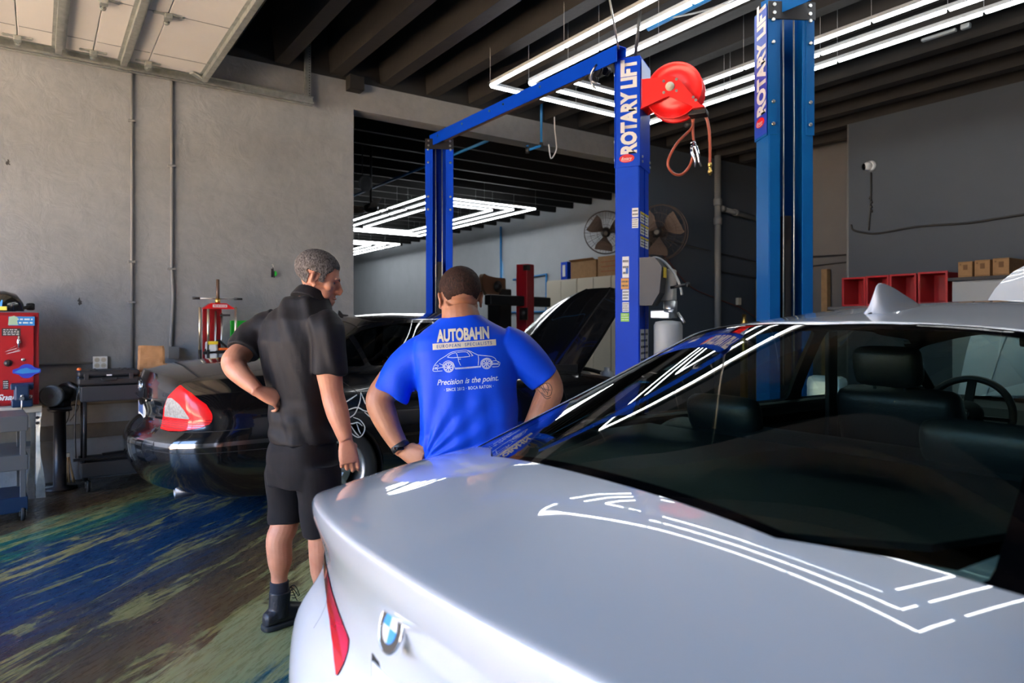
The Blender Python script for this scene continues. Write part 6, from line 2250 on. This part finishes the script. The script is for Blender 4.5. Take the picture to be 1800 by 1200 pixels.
MB().box((-.1, -.13, .025), (.13, .01, .03), rot=Matrix.Rotation(-.6, 3, 'Z')).obj('trim_band', M['yellow'], hel)
mb = MB().tube([(.10, -.08, .03), (.16, -.06, .05), (.19, 0, .05), (.16, .07, .04), (.10, .08, .03)], .012, 8).box((.17, -.02, .045), (.05, .06, .06), bev=.012)
mb.obj('headband', M['black'], hel)
# vise on the bench front
vz = empty('bench_vise', (-.10, 6.74, .752), 0, 'dark blue bench vise in front of the red cabinet', 'vise')
MB().box((0, 0, .03), (.14, .16, .06), bev=.01).box((-.005, -.0, .10), (.10, .12, .10), bev=.012).box((0, -.02, .165), (.15, .16, .045), bev=.006).obj('body', M['bluepaint'], vz)
MB().box((0, -.14, .12), (.09, .07, .12), bev=.01).obj('jaw', M['bluepaint'], vz)
MB().cyl((0, -.15, .08), (0, -.21, .08), .016, 14).cyl((0, -.2, .10), (0, -.2, -.06), .006, 8).ball((0, -.2, .10), .012, 10).ball((0, -.2, -.06), .012, 10).obj('handle', M['steel'], vz)
# bench grinder on its black pedestal
gp = at(98, 862, Z=0)
gs = empty('grinder_stand', (gp.x + .03, gp.y + .05, 0), 0, 'round black pedestal carrying the bench grinder beside the workbench', 'stand')
MB().lathe((0, 0, 0), EZ, [(0, .13), (.02, .13), (.03, .05), (.66, .045), (.67, .09), (.69, .09)], 24).obj('column', M['blackmetal'], gs)
MB().box((0, 0, .70), (.16, .26, .02), bev=.004).obj('top', M['blackmetal'], gs)
gr_ = empty('bench_grinder', (gp.x + .03, gp.y + .05, .712), R(68), 'dark bench grinder with round wheel guards on the black pedestal', 'grinder')
MB().lathe((-.12, 0, .10), EX, [(0, .04), (.02, .065), (.22, .065), (.24, .04)], 24).box((0, 0, .02), (.16, .12, .05), bev=.01).obj('motor', M['blackmetal'], gr_)
for s in (-1, 1):
    w_ = MB().lathe((s * .15, 0, .10), (s, 0, 0), [(-.02, .088), (0, .09), (.03, .09), (.032, .075), (.026, .07)], 28).obj('wheel_guard', M['grey'], gr_)
    MB().lathe((s * .155, 0, .10), (s, 0, 0), [(0, .07), (.02, .07), (.021, .02), (.03, .018)], 24).obj('grinding_wheel', mat('grindstone', (.12, .10, .12), .9), w_)
mb = MB().tube(bez((.05, .02, .02), (.2, -.05, -.02), (.18, 0, -.2), (.1, .05, -.22)), .005, 6).tube(bez((.02, -.08, -.0), (.1, -.15, .02), (.22, -.05, -.08), (.2, 0, -.16)), .004, 6)
mb.obj('power_cord', M['cable'], gr_)
# paper scraps by the wall
pp = at(113, 850, Z=0)
t = empty('broom_head', (pp.x + .02, 7.24, 0), R(10), 'small worn straw broom head leaning by the wall behind the grinder stand', 'broom')
mb = MB(); rnd = random.Random(3)
for k in range(26):
    a = rnd.uniform(-.05, .05)
    mb.tube([(a * .4, rnd.uniform(-.01, .01), .24), (a * .8, rnd.uniform(-.02, .02), .12), (a * 1.3, rnd.uniform(-.03, .03), .003)], .004, 5)
tag(mb.obj('bristle', M['wood'], t), kind='stuff')
MB().box((0, 0, .25), (.05, .03, .04), bev=.008).obj('binding', M['cream'], t)
# tool trolley at the left frame edge
tx_, ty_ = -.30, 6.22
tr = empty('tool_trolley', (tx_, ty_, 0), R(4), 'grey tool trolley on castors at the left edge of the picture', 'trolley')
for sx in (-1, 1):
    for sy in (-1, 1):
        MB().box((sx * .2, sy * .2, .40), (.035, .035, .62), bev=.003).obj('post', M['grey'], tr)
for z in (.12, .42, .70):
    MB().box((0, 0, z), (.46, .44, .11), bev=.006).obj('tray', M['bluepaint'] if z < .2 else M['grey'], tr)
def caster(o, x, y, r=.045):
    w_ = MB().lathe((x - .012, y, r), EX, [(0, r * .9), (.004, r), (.020, r), (.024, r * .9)], 20).obj('caster', M['rubber'], o)
    MB().box((x, y, r * 1.5), (.045, .05, .004)).box((x - .02, y, r * 1.2), (.003, .04, r)).box((x + .02, y, r * 1.2), (.003, .04, r)).lathe((x - .014, y, r), EX, [(0, r * .35), (.028, r * .35)], 12).obj('fork', M['steel'], w_)
for sx in (-1, 1):
    for sy in (-1, 1): caster(tr, sx * .2, sy * .2, .05)
# service cart with case, screwdriver and bag
ct = empty('service_cart', (.66, 6.92, 0), 0, 'black two-shelf service cart behind the tail of the black sedan', 'service cart')
tray = lambda z, h, nm: (MB().box((0, 0, z), (.72, .40, .012)).box((0, -.2, z + h / 2), (.72, .016, h), bev=.004).box((0, .2, z + h / 2), (.72, .016, h), bev=.004).box((-.36, 0, z + h / 2), (.016, .40, h), bev=.004).box((.36, 0, z + h / 2), (.016, .40, h), bev=.004).obj(nm, M['cart'], ct))
tray(.765, .125, 'top_tray'); tray(.13, .12, 'bottom_tray')
for sx in (-1, 1):
    for sy in (-1, 1):
        MB().tube([(sx * .335, sy * .185, .10), (sx * .335, sy * .185, .86)], .016, 10).obj('post', M['blackmetal'], ct)
        caster(ct, sx * .31, sy * .165, .05)
MB().tube([(-.36, -.17, .86), (-.43, -.17, .90), (-.44, -.05, .91), (-.44, .05, .91), (-.43, .17, .90), (-.36, .17, .86)], .014, 10).obj('push_handle', M['cart'], ct)
mb = MB().tube(bez((-.38, -.18, .88), (-.42, -.2, .6), (-.40, -.2, .45), (-.40, -.2, .30)), .006, 6)
mb.obj('hanging_cord', M['cable'], ct)
MB().bar((-.42, -.21, .285), (.30, -.17, .27), .03, .02, bev=.004).bar((-.2, .0, .28), (.34, .05, .30), .03, .02, bev=.004).obj('pry_bar', M['blackmetal'], ct)
cs_ = empty('tool_case', (.50, 6.87, .895), 0, 'black plastic power tool case with a handle lying on the service cart', 'case')
mb = MB().box((0, 0, .035), (.46, .32, .07), bev=.02).box((0, 0, .098), (.46, .32, .052), bev=.02)
mb.obj('shell', M['blackcase'], cs_)
for s in (-1, 1):
    MB().box((s * .165, -.163, .075), (.035, .012, .05), bev=.003).obj('latch', M['blackcase'], cs_)
MB().tube([(-.055, -.16, .06), (-.055, -.185, .055), (-.05, -.19, .045), (.05, -.19, .045), (.055, -.185, .055), (.055, -.16, .06)], .007, 8).obj('handle', M['black'], cs_)
MB().box((.0, -.161, .085), (.04, .004, .012)).obj('label', M['decalwhite'], cs_)
mb = MB()
for k in (-.13, -.09, .10, .14): mb.box((k, 0, .126), (.02, .26, .006), bev=.002)
mb.obj('rib', M['blackcase'], cs_)
sd_ = empty('screwdriver', (.285, 6.74, .80), 0, 'screwdriver with an orange cap standing in the corner of the service cart', 'screwdriver')
MB().ball((0, 0, .235), .018, 12, (1, 1, .8)).obj('cap', M['orange'], sd_)
MB().cyl((0, 0, .11), (0, 0, .225), .012, 10).obj('grip', M['bluepaint'], sd_)
MB().cyl((0, 0, -.015), (0, 0, .11), .004, 8).obj('shaft', M['steel'], sd_)
# paper bag
bg = empty('paper_bag', (.845, 6.93, .778), R(-6), 'crumpled brown paper bag standing on the cart against the wall', 'bag')
bm = bmesh.new()
rnd = random.Random(5)
NX, NZ = 28, 26
rows = []
for j in range(NZ + 1):
    t = j / NZ; z = t * .44
    w_, d_ = .120 - .02 * t, .070 - .03 * t
    row = []
    for k in range(NX):
        a = 2 * PI * k / NX
        x = w_ * max(-1, min(1, 1.35 * math.cos(a))); y = d_ * max(-1, min(1, 1.35 * math.sin(a)))
        nn = noise.noise(Vector((x * 22, y * 22 + 3, z * 14))) * .016 + abs(noise.noise(Vector((x * 40, y * 30, z * 26)))) * .012
        row.append(bm.verts.new((x * (1 + nn * 4), y * (1 + nn * 9), z + (noise.noise(Vector((x * 15, y * 9, 1))) * .012 if j == NZ else 0))))
    rows.append(row)
for j in range(NZ):
    for k in range(NX):
        bm.faces.new((rows[j][k], rows[j][(k + 1) % NX], rows[j + 1][(k + 1) % NX], rows[j + 1][k]))
bm.faces.new(list(reversed(rows[0])))
mb = MB(); mb.bm.free(); mb.bm = bm
mb.obj('paper', mat('brown kraft paper', (.40, .205, .085), .75, var=.2, vscale=10), bg)
MB().box((-.075, -.078, .19), (.03, .004, .04)).obj('label', M['decalwhite'], bg)

# bearing press / spring compressor
px0 = 1.43
ps = empty('spring_compressor', (px0, 7.04, 0), 0, 'red strut spring compressor with four steel rods and a T-handle, behind the black sedan', 'press')
zt = 1.56
MB().prism([(-.15, 0), (.15, 0), (.07, .055), (-.07, .055)], (0, -.05, zt), EX, EZ, EY, .10).obj('head', M['red'], ps)
MB().box((-.045, .03, 1.28), (.17, .02, .56), bev=.003).obj('back_plate', M['darkred'], ps)
sticker('label', (.01, -.05, zt + .028), EX, EZ, .13, .026, M['decalwhite'], ps, 1, M['red'])
rods = [(-.165, -.03, .95, 1.575), (-.095, -.05, .95, 1.56), (.165, .0, .95, 1.58)]
for (x, y, z0, z1) in rods:
    r_ = MB().cyl((x, y, z0 + .22), (x, y, z1), .012, 12).obj('rod', mat('brassy steel', (.75, .66, .48), .3, metal=.9), ps)
    MB().cyl((x, y, z0 - .05), (x, y, z0 + .22), .016, 12).obj('sleeve', M['black'], r_)
MB().cyl((.035, .0, .95), (.035, 0, 1.52), .010, 12).cyl((-.02, 0, .95), (-.02, 0, 1.54), .009, 12).obj('inner_rod', M['steel'], ps)
sc_ = MB().cyl((0, 0, zt + .05), (0, 0, zt + .285), .016, 14).obj('screw', mat('dark bronze screw', (.12, .08, .06), .4, metal=.6), ps)
MB().cyl((0, 0, zt + .05), (0, 0, zt + .10), .024, 14).obj('nut', M['brass'], sc_)
MB().cyl((-.22, 0, zt + .10), (.22, 0, zt + .10), .007, 10).obj('t_handle', M['steel'], sc_)
MB().cyl((-.225, 0, zt + .10), (-.16, 0, zt + .10), .012, 10).cyl((.15, 0, zt + .10), (.225, 0, zt + .10), .011, 10).obj('grip', M['black'], sc_)
MB().bar((-.12, -.02, 1.16), (.0, -.03, 1.26), .03, .02, bev=.004).bar((0, -.03, 1.26), (.13, -.02, 1.14), .03, .02, bev=.004).bar((-.14, -.05, 1.14), (.10, -.05, 1.15), .02, .03, bev=.004).bar((.02, 0, 1.50), (.11, -.02, 1.50), .03, .02, bev=.004).obj('yoke', M['black'], ps)
MB().box((-.06, .0, 1.12), (.10, .12, .26), bev=.02).obj('white_jug', M['white'], ps)
MB().box((-.055, -.062, 1.235), (.09, .004, .03)).obj('yellow_band', M['yellow'], ps)
jg = MB().box((.05, .01, 1.06), (.11, .10, .18), bev=.02).obj('grey_jug', M['lightgrey'], ps)
MB().box((.045, -.045, 1.17), (.10, .006, .03), bev=.002).obj('orange_band', M['orange'], jg)
MB().cyl((.09, -.04, .98), (.09, -.04, 1.10), .022, 14).obj('blue_canister', mat('blue canister', (.02, .08, .5), .4), ps)
MB().box((0, 0, .90), (.44, .26, .03), bev=.004).obj('shelf', M['grey'], ps)
for sx in (-1, 1):
    for sy in (-1, 1): MB().box((sx * .20, sy * .11, .445), (.03, .03, .89)).obj('leg', M['grey'], ps)
gp_ = empty('green_panel', (1.79, 7.24, 0), 0, 'bright green panel standing by the wall behind the person in black', 'panel')
MB().box((-.02, 0, 1.25), (.36, .04, .40), bev=.006).obj('panel', M['green'], gp_)
MB().box((0, 0, .53), (.04, .04, 1.05)).box((0, 0, .01), (.3, .2, .02)).obj('stand', M['blackmetal'], gp_)

# blue air lines ------------------------------------------------------------
def pipe(pts, r, label, m=None, group=None, name='air_pipe'):
    return tag(MB().tube(pts, r, 10).obj(name, m or M['bluepipe']), label, 'pipe', group)
dp = pipe([(5.50, WY - .12, SLAB), (5.50, WY - .12, 3.80), (5.50, WY - .12, 3.79), (5.28, WY - .12, 3.70), (5.27, WY - .12, 3.76)], .018, 'blue air drop pipe with a short branch hanging near the lift crossbeam')
for q0, q1 in (((5.5, WY - .12, 3.83), (5.5, WY - .12, 3.76)), ((5.27, WY - .12, 3.74), (5.27, WY - .12, 3.66))):
    MB().tube([q0, q1], .027, 10).obj('fitting', M['black'], dp)
pipe(smoothpath([(5.66, WY - .2, SLAB), (5.66, WY - .2, 4.1), (5.68, WY - .2, 3.9), (5.69, WY - .2, 3.75), (5.60, WY - .2, 3.62), (5.56, WY - .2, 3.80)]), .008, 'thin white cable loop hanging beside the blue air drop', M['decalwhite'], name='cable_loop')
pipe([(5.0, 7.75, 3.9), (5.0, 13.5, 3.9)], .02, 'blue air pipe crossing the next bay under its ceiling')
pipe([(FX, WY + .42, 4.1), (WX, WY + .42, 4.1)], .018, 'blue air pipe running just behind the lintel of the opening')
pipe([(4.57, 4.4, 4.10), (4.55, 3.1, 4.10), (4.5, .4, 4.10)], .02, 'blue air pipe along the ceiling between the two lifts')
pipe([(WX - .05, 15.5, 4.1), (WX - .05, 15.5, .4)], .028, 'blue air pipe down the far wall beyond the red column')
pipe([(WX - .05, 14.9, 2.62), (WX - .05, 13.47, 2.68), (WX - .05, 13.45, 1.2)], .028, 'blue air pipe bent down the far wall between red column and cream cupboards')
pipe([(WX - .05, 15.5, 1.75), (WX - .05, 12.9, 1.75)], .024, 'horizontal blue air pipe low on the far wall')
# wires above the near post
pipe([(3.80, 3.98, 3.60), (3.62, 3.90, 3.95), (3.45, 3.82, 4.25)], .008, 'light conduit rising from the near lift post to the ceiling', M['galv'], name='conduit')
pipe([(4.02, 4.02, 3.57), (4.06, 3.95, 4.3)], .014, 'black flexible conduit from the top of the near lift post to the ceiling', M['cable'], name='conduit')
pipe(smoothpath([(4.6, 4.3, 4.15), (4.45, 3.6, 3.95), (4.2, 2.9, 3.80)]), .008, 'grey cable sagging to the top of the tall blue post', M['lightgrey'], name='cable')

# wall at the far end of the hall -----------------------------------------
pv = empty('drain_pipe', (9.15, WY - .09, 0), 0, 'grey painted drain pipe with a side branch in the far corner', 'pipe')
MB().tube([(0, 0, 0), (0, 0, TOP)], .052, 16).obj('riser', M['conduit'], pv)
MB().lathe((0, 0, 3.36), EZ, [(0, .06), (.02, .068), (.10, .068), (.12, .06)], 16).lathe((0, 0, 3.05), EZ, [(0, .06), (.02, .068), (.10, .068), (.12, .06)], 16).obj('collar', M['conduit'], pv)
MB().tube([(.05, 0, 3.33), (.45, 0, 3.29), (1.1, 0, 3.24)], .042, 14).tube([(.42, 0, 3.295), (.52, 0, 3.285)], .055, 14).tube([(.06, 0, 3.33), (.16, 0, 3.32)], .055, 14).obj('branch', M['conduit'], pv)
pipe(smoothpath([(8.0, WY - .04, 2.72), (8.6, WY - .04, 2.66), (9.05, WY - .04, 2.62)]), .008, 'black cable sagging along the wall to the right fan', M['cable'], name='cable')
pipe(smoothpath([(9.25, WY - .04, 2.60), (9.8, WY - .04, 2.55), (10.3, WY - .04, 2.50)]), .010, 'upper black cable on the wall right of the drain pipe', M['cable'], name='cable')
pipe(smoothpath([(9.25, WY - .04, 2.30), (9.9, WY - .04, 2.25), (10.4, WY - .04, 2.22)]), .010, 'lower black cable on the wall right of the drain pipe', M['cable'], name='cable')
pipe(smoothpath([(7.85, WY - .05, 2.55), (8.5, WY - .03, 2.05), (9.2, WY - .02, 1.85), (9.8, WY - .05, 1.70), (10.3, WY - .05, 1.5)]), .008, 'red cable running diagonally down the wall from the right fan', mat('dull red cable', (.10, .02, .015), .6), name='cable')
pipe(smoothpath([(WX - .04, 7.1, 2.55), (WX - .04, 6.2, 2.52), (WX - .04, 5.2, 2.50)]), .012, 'upper cable on the far wall behind the tall blue post', M['cable'], name='cable')
pipe(smoothpath([(WX - .04, 7.1, 2.32), (WX - .04, 6.2, 2.38), (WX - .04, 5.2, 2.40)]), .010, 'lower cable on the far wall behind the tall blue post', M['cable'], name='cable')
o = MB().box((9.77, WY - .03, 1.81), (.09, .05, .12), bev=.006).obj('outlet', M['cream']); tag(o, 'small cream outlet low on the wall between drain pipe and tall post', 'power outlet')
o = MB().box((10.25, 7.20, 1.1), (.12, .16, 2.2), bev=.004).obj('wooden_post', M['wood']); tag(o, 'light wooden post standing in the far corner left of the tall blue post', 'post')
o = MB().box((WX - .1, 6.10, 1.15), (.10, .10, 2.3), bev=.004).obj('wooden_post', M['wood']); tag(o, 'narrow wooden post on the far wall right of the tall blue post', 'post')
# office wall: camera, cables
ox = 9.2
cm = empty('security_camera', at(1532, 292, X=ox - .0), 0, 'small white security camera on the grey office wall', 'security camera')
MB().lathe((0, 0, 0), (-1, 0, 0), [(0, .07), (.03, .07), (.045, .05)], 24).obj('base', M['white'], cm)
h_ = MB().ball((-.06, .02, -.005), .058, 18).obj('housing', M['white'], cm)
MB().lathe((-.09, .055, -.01), (-1, .6, -.1), [(0, .045), (.012, .04), (.014, .01)], 20).obj('lens', M['frit'], h_)
def ow(px, py, off=.02): return at(px, py, X=ox - off)
pipe([ow(1531, 303), ow(1531, 340), ow(1530, 370), ow(1528, 385), ow(1527, 405)], .010, 'dark cable hanging below the security camera', M['cable'], name='cable')
mb = MB()
for py in (345, 352, 360, 368): mb.tube([ow(1530 + (py % 3), py), ow(1533 - (py % 2) * 5, py + 5)], .012, 6)
tag(mb.obj('cable_tie', M['cable']), 'cluster of black ties on the cable below the security camera', 'cable tie')
pipe(smoothpath([ow(1496, 395), ow(1500, 404), ow(1520, 409), ow(1545, 410), ow(1600, 400), ow(1640, 396), ow(1700, 392), ow(1760, 383), ow(1820, 374)]), .013, 'long black cable running across the office wall', M['cable'], name='cable')
pipe([(9.22, 5.10, TOP), (9.2, 5.11, 0)], .02, 'thin conduit down the corner of the office wall', M['conduit'], name='conduit')

# red bins on a shelf
M['binred'] = mat('red plastic bin', (.42, .010, .016), .35)
def bin_(loc, w, h, d, rz, label):
    t = empty('parts_bin', loc, rz, label, 'bin', 'red parts bins lying on their side')
    s = .012
    mb = MB().box((0, -w / 2, h / 2), (d, s, h), bev=.003).box((0, w / 2, h / 2), (d, s, h), bev=.003).box((0, 0, s / 2), (d, w, s), bev=.003).box((0, 0, h), (d, w + s, s), bev=.003).box((d / 2, 0, h / 2), (s, w, h), bev=.003)
    mb.obj('tub', M['binred'], t)
    mb = MB().box((-d / 2, 0, h + .004), (.02, w + .04, .024), bev=.003).box((-d / 2, 0, .0), (.02, w + .04, .024), bev=.003).box((-d / 2, -w / 2 - .008, h / 2), (.02, .024, h), bev=.003).box((-d / 2, w / 2 + .008, h / 2), (.02, .024, h), bev=.003)
    mb.obj('rim', M['binred'], t)
    MB().box((d / 2 - .02, 0, h * .5), (.012, w * .55, h * .8), bev=.003).obj('recess', M['darkred'], t)
    return t
zs_ = 1.66
sh_ = empty('bin_shelf', (8.92, 4.36, 0), 0, 'grey shelf on the office wall carrying the red bins', 'shelf')
MB().box((0, 0, zs_ - .03), (.50, 1.45, .04), bev=.004).obj('board', M['grey'], sh_)
for y in (-.6, 0, .6): MB().bar((.24, y, zs_ - .3), (-.2, y, zs_ - .06), .03, .03).obj('bracket', M['grey'], sh_)
for (pa, pb, top, lab) in ((1483, 1519, 490, 'red parts bin at the left end of the row, lowest in the picture'), (1525, 1560, 487, 'red parts bin behind the shark fin aerial'), (1567, 1608, 484, 'red parts bin third from the left, its side showing'), (1617, 1663, 480, 'red parts bin at the right end of the row, nearest to the cardboard boxes')):
    a_, b_ = at(pa, 520, X=8.72), at(pb, 520, X=8.72)
    zt_ = at((pa + pb) / 2, top, X=8.72).z
    bin_((8.90, (a_.y + b_.y) / 2, zs_ + .004), abs(a_.y - b_.y), zt_ - zs_, .36, 0, lab)
# cardboard boxes on the grey cupboard
cb = empty('grey_cupboard', (8.93, 2.86, 0), 0, 'grey cupboard standing against the office wall under the cardboard boxes', 'cupboard')
zc_ = at(1720, 492, X=8.7).z
MB().box((0, .2, zc_ / 2), (.46, 1.05, zc_), bev=.006).obj('body', M['lightgrey'], cb)
for s in (-1, 1): MB().box((-.235, .2 + s * .26, zc_ / 2), (.012, .50, zc_ - .06), bev=.003).obj('door', M['lightgrey'], cb)
cbt = MB().box((-.0, .2, zc_ + .02), (.52, 1.12, .04), bev=.004).obj('top', M['black'], cb)
for i, (pa, pb, lab) in enumerate(((1684, 1709, 'cardboard box nearest to the red bins'), (1713, 1740, 'cardboard box in the middle of the three on the grey cupboard'), (1745, 1774, 'cardboard box at the right, half behind the raised white bonnet'))):
    a_, b_ = at(pa, 470, X=8.68), at(pb, 470, X=8.68)
    w_ = abs(a_.y - b_.y)
    t = empty('cardboard_box', (8.93, (a_.y + b_.y) / 2, zc_ + .041), 0, lab, 'box', 'cardboard boxes on the grey cupboard')
    MB().box((0, 0, w_ * .60), (.5, w_, w_ * 1.2), bev=.004).obj('carton', M['card'], t)
    k = mat('carton print', (.16, .08, .03), .8) if i == 0 else k
    mb = MB().box((-.2515, -w_ * .02, w_ * .75), (.002, w_ * .3, w_ * .4)).box((-.2515, w_ * .33, w_ * .98), (.002, w_ * .1, w_ * .1)).box((-.2515, 0, w_ * .08), (.002, w_ * .9, w_ * .03)).box((-.2515, 0, w_ * 1.14), (.002, w_ * .9, w_ * .02))
    mb.obj('print', k, t)

# wall fans ------------------------------------------------------------------
def wall_fan(c, aim, r, label, wall):
    c = Vector(c); ax = Vector(aim).normalized()
    t = empty('wall_fan', c, 0, label, 'fan', 'caged wall fans beside the opening')
    u_ = UP.cross(ax).normalized(); v_ = ax.cross(u_)
    P = lambda rr, a, h: (u_ * math.cos(a) + v_ * math.sin(a)) * rr + ax * h
    mb = MB()
    for rr, h in ((r, 0), (r, -.09), (r * .98, .03), (r * .7, .07), (r * .4, .09)):
        mb.tube([P(rr, 2 * PI * k / 36, h) for k in range(37)], .006 if rr == r else .003, 5, cap=False)
    for k in range(40):
        a = 2 * PI * k / 40
        mb.tube([P(r, a, -.05), P(r, a, .01), P(r * .7, a, .07), P(r * .2, a, .095)], .0022, 4)
    for k in range(24):
        a = 2 * PI * k / 24
        mb.tube([P(r, a, -.06), P(r * .7, a, -.12), P(r * .2, a, -.14)], .0022, 4)
    M.setdefault('fancage', mat('brown dusty fan cage', (.07, .05, .04), .6, metal=.4))
    mb.obj('cage', M['fancage'], t)
    for k in range(3):
        mb = MB(); a0 = 2 * PI * k / 3 + .4
        vs = []
        for i in range(6):
            rr = r * (.16 + .76 * i / 5); w_ = .30 + .28 * math.sin(PI * i / 5 * .8)
            vs.append((mb.bm.verts.new(P(rr, a0 - w_, -.035)), mb.bm.verts.new(P(rr, a0 + w_, .035))))
        for i in range(5): mb.bm.faces.new((vs[i][0], vs[i + 1][0], vs[i + 1][1], vs[i][1]))
        o = mb.obj('blade', M['fancage'], t)
        md = o.modifiers.new('t', 'SOLIDIFY'); md.thickness = .004
    MB().lathe((0, 0, 0), ax, [(-.16, .06), (-.15, .085), (-.04, .085), (.0, .05), (.10, .05), (.11, .03)], 24).obj('motor', M['black'], t)
    w_ = Vector(wall) - c
    MB().bar(-ax * .12, w_, .05, .05, bev=.005).box(w_, (.02, .2, .3) if abs(w_.x) > abs(w_.y) else (.2, .02, .3)).obj('bracket', M['black'], t)
    return t
wall_fan((8.05, 8.75, 3.0), (-.75, -.80, -.25), .37, 'caged wall fan in the next bay, left of the near lift post', (8.2, WY + .25, 3.0))
wall_fan((7.45, 6.95, 2.76), (-.95, -.35, -.1), .40, 'caged wall fan on the near side of the wall, right of the near lift post', (7.75, WY - .01, 2.76))

# ------------------------------------------------------------------ next bay
cf = empty('ceiling_fan', (4.42, 10.35, 3.28), R(8), 'large brown ceiling fan in the next bay beyond the opening', 'ceiling fan')
MB().lathe((0, 0, -.06), EZ, [(0, .05), (.03, .11), (.10, .12), (.14, .06)], 24).obj('motor', M['blackmetal'], cf)
MB().cyl((0, 0, .05), (0, 0, SLAB - 3.28), .02, 10).obj('downrod', M['blackmetal'], cf)
for k in range(5):
    a = 2 * PI * k / 5 + .5
    d = Vector((math.cos(a), math.sin(a), 0)); s_ = Vector((-d.y, d.x, .25)).normalized()
    mb = MB(); mb.box(d * .52, (.74, .13, .008), rot=Matrix((d, s_, d.cross(s_))).transposed(), bev=.003)
    b_ = mb.obj('blade', mat('brown fan blade', (.13, .085, .06), .5) if k == 0 else b_.data.materials[0], cf)
    MB().bar(d * .08, d * .2, .04, .01).obj('blade_iron', M['blackmetal'], b_)
sp = empty('round_speaker', (4.25, 10.3, 3.66), 0, 'dark ring shaped fixture hanging above the ceiling fan', 'fixture')
MB().lathe((0, -.05, 0), (.3, -1, -.2), [(0, .10), (.05, .13), (.06, .13), (.05, .07), (.02, .06)], 24).obj('ring', M['grey'], sp)
MB().cyl((0, 0, .08), (0, 0, SLAB - 3.66), .012, 8).obj('rod', M['blackmetal'], sp)
# red column tire changer
M['binred2'] = mat('red column enamel', (.42, .010, .022), .4)
rc_ = empty('tire_changer', (7.35, 10.15, 0), R(20), 'tire changer with a tall dark red column and black arm in the next bay', 'tire changer')
MB().box((0, 0, 1.26), (.24, .24, 2.52), bev=.012).obj('column', M['binred2'], rc_)
MB().box((-.10, -.10, 2.45), (.10, .10, .10), bev=.01).obj('top_cap', M['black'], rc_)
ar = MB().bar((-.95, .15, 1.85), (.62, -.1, 1.84), .16, .18, bev=.02).obj('arm', M['black'], rc_)
MB().cyl((-.2, -.1, 1.72), (-.2, -.1, 1.5), .08, 16).obj('mount_head', M['blackmetal'], ar)
MB().box((-.1, 0, .45), (.8, .7, .9), bev=.03).obj('base_cabinet', M['darkred'], rc_)
MB().lathe((-.35, -.05, .92), EZ, [(0, .12), (.03, .25), (.05, .25), (.06, .1)], 28).obj('turntable', M['steel'], rc_)
wb = empty('wheel_balancer', (7.05, 10.75, 0), R(10), 'wheel balancer with a brown curved wheel guard beside the red column', 'wheel balancer')
mb = MB()
pts = []
for k in range(13):
    a = R(100) + R(170) * k / 12
    pts.append((.36 * math.cos(a), .34 * math.sin(a)))
pts = [(-.30, .17), (-.34, .10), (-.34, -.02), (-.30, -.14), (-.20, -.24), (-.05, -.30), (.12, -.30), (.26, -.24), (.26, .10), (-.0, .10), (-.22, .13)]
mb.prism(rounded(pts, .04, 2), (0, -.06, 2.20), EX, EZ, EY, .10)
mb.obj('wheel_guard', mat('brown plastic guard', (.14, .08, .045), .4), wb)
MB().lathe((.03, -.07, 2.13), (0, -1, 0), [(0, .10), (.02, .11), (.04, .05), (.07, .04)], 20).obj('hub', M['black'], wb)
MB().box((.25, .1, 1.05), (.34, .34, 2.1), bev=.03).obj('cabinet', M['blackmetal'], wb)
# cream cupboards with boxes
for k, y in enumerate((12.1, 11.0, 9.9)):
    t = empty('cream_cupboard', (10.08, y, 0), 0, ('cream cupboard against the far wall, left one under the blue box', 'cream cupboard against the far wall, middle one under the cardboard boxes', 'cream cupboard against the far wall, right one next to the blue lift post')[k], 'cupboard', 'cream cupboards on the far wall')
    MB().box((0, 0, 1.22), (.6, 1.08, 2.44), bev=.006).obj('body', M['cream'], t)
    for s in (-1, 1):
        d_ = MB().box((-.308, s * .27, 1.22), (.016, .53, 2.38), bev=.004).obj('door', M['cream'], t)
        MB().cyl((-.33, s * .05, 1.1), (-.33, s * .05, 1.25), .008, 8).obj('handle', M['steel'], d_)
def cbox(y0, y1, h, m, label, nm='carton', cat='box', n=1):
    t = empty(nm, (10.0, (y0 + y1) / 2, 2.441), 0, label, cat)
    b_ = MB().box((0, 0, h / 2), (.4, abs(y1 - y0), h), bev=.004).obj('box', m, t)
    return t, b_
bb, bo = cbox(12.15, 11.92, .40, M['blue'], 'blue box standing on the left cream cupboard', 'blue_box')
text_obj('lettering', 'BOX', .05, (-.203, 0, .2), EZ, (0, 1, 0), M['decalwhite'], bo) if False else MB().box((-.203, 0, .2), (.003, .10, .26)).obj('label', M['decalwhite'], bo)
bb, bo = cbox(11.80, 10.95, .38, M['card'], 'open cardboard box on the cream cupboards', 'cardboard_box')
MB().box((-.23, 0, .385), (.12, .8, .006), rot=ry(25)).box((.1, -.0, .39), (.2, .8, .006)).obj('flap', M['card'], bo)
bb, bo = cbox(10.90, 10.2, .42, M['card'], 'reddish cardboard box at the right end on the cream cupboards', 'cardboard_box')
mb = MB()
for z in (.1, .2, .3): mb.box((-.202, 0, z), (.002, .5, .015))
mb.obj('print', mat('red carton print', (.30, .08, .03), .8), bo)
o = MB().lathe((9.35, 6.9, 0), EZ, [(0, .06), (1.45, .06), (1.50, .03), (1.58, .03)], 16).obj('gas_bottle', M['brass']); tag(o, 'slim brass coloured gas bottle standing by the drain pipe', 'bottle')
dd = empty('smoke_detector', at(1650, 62, Z=4.12), 0, 'small grey ceiling fixture between the ribs beyond the LED tubes', 'fixture')
MB().box((0, 0, 0), (.05, .30, .03), bev=.01).box((.02, -.22, .01), (.05, .08, .05), bev=.012).obj('housing', M['lightgrey'], dd)
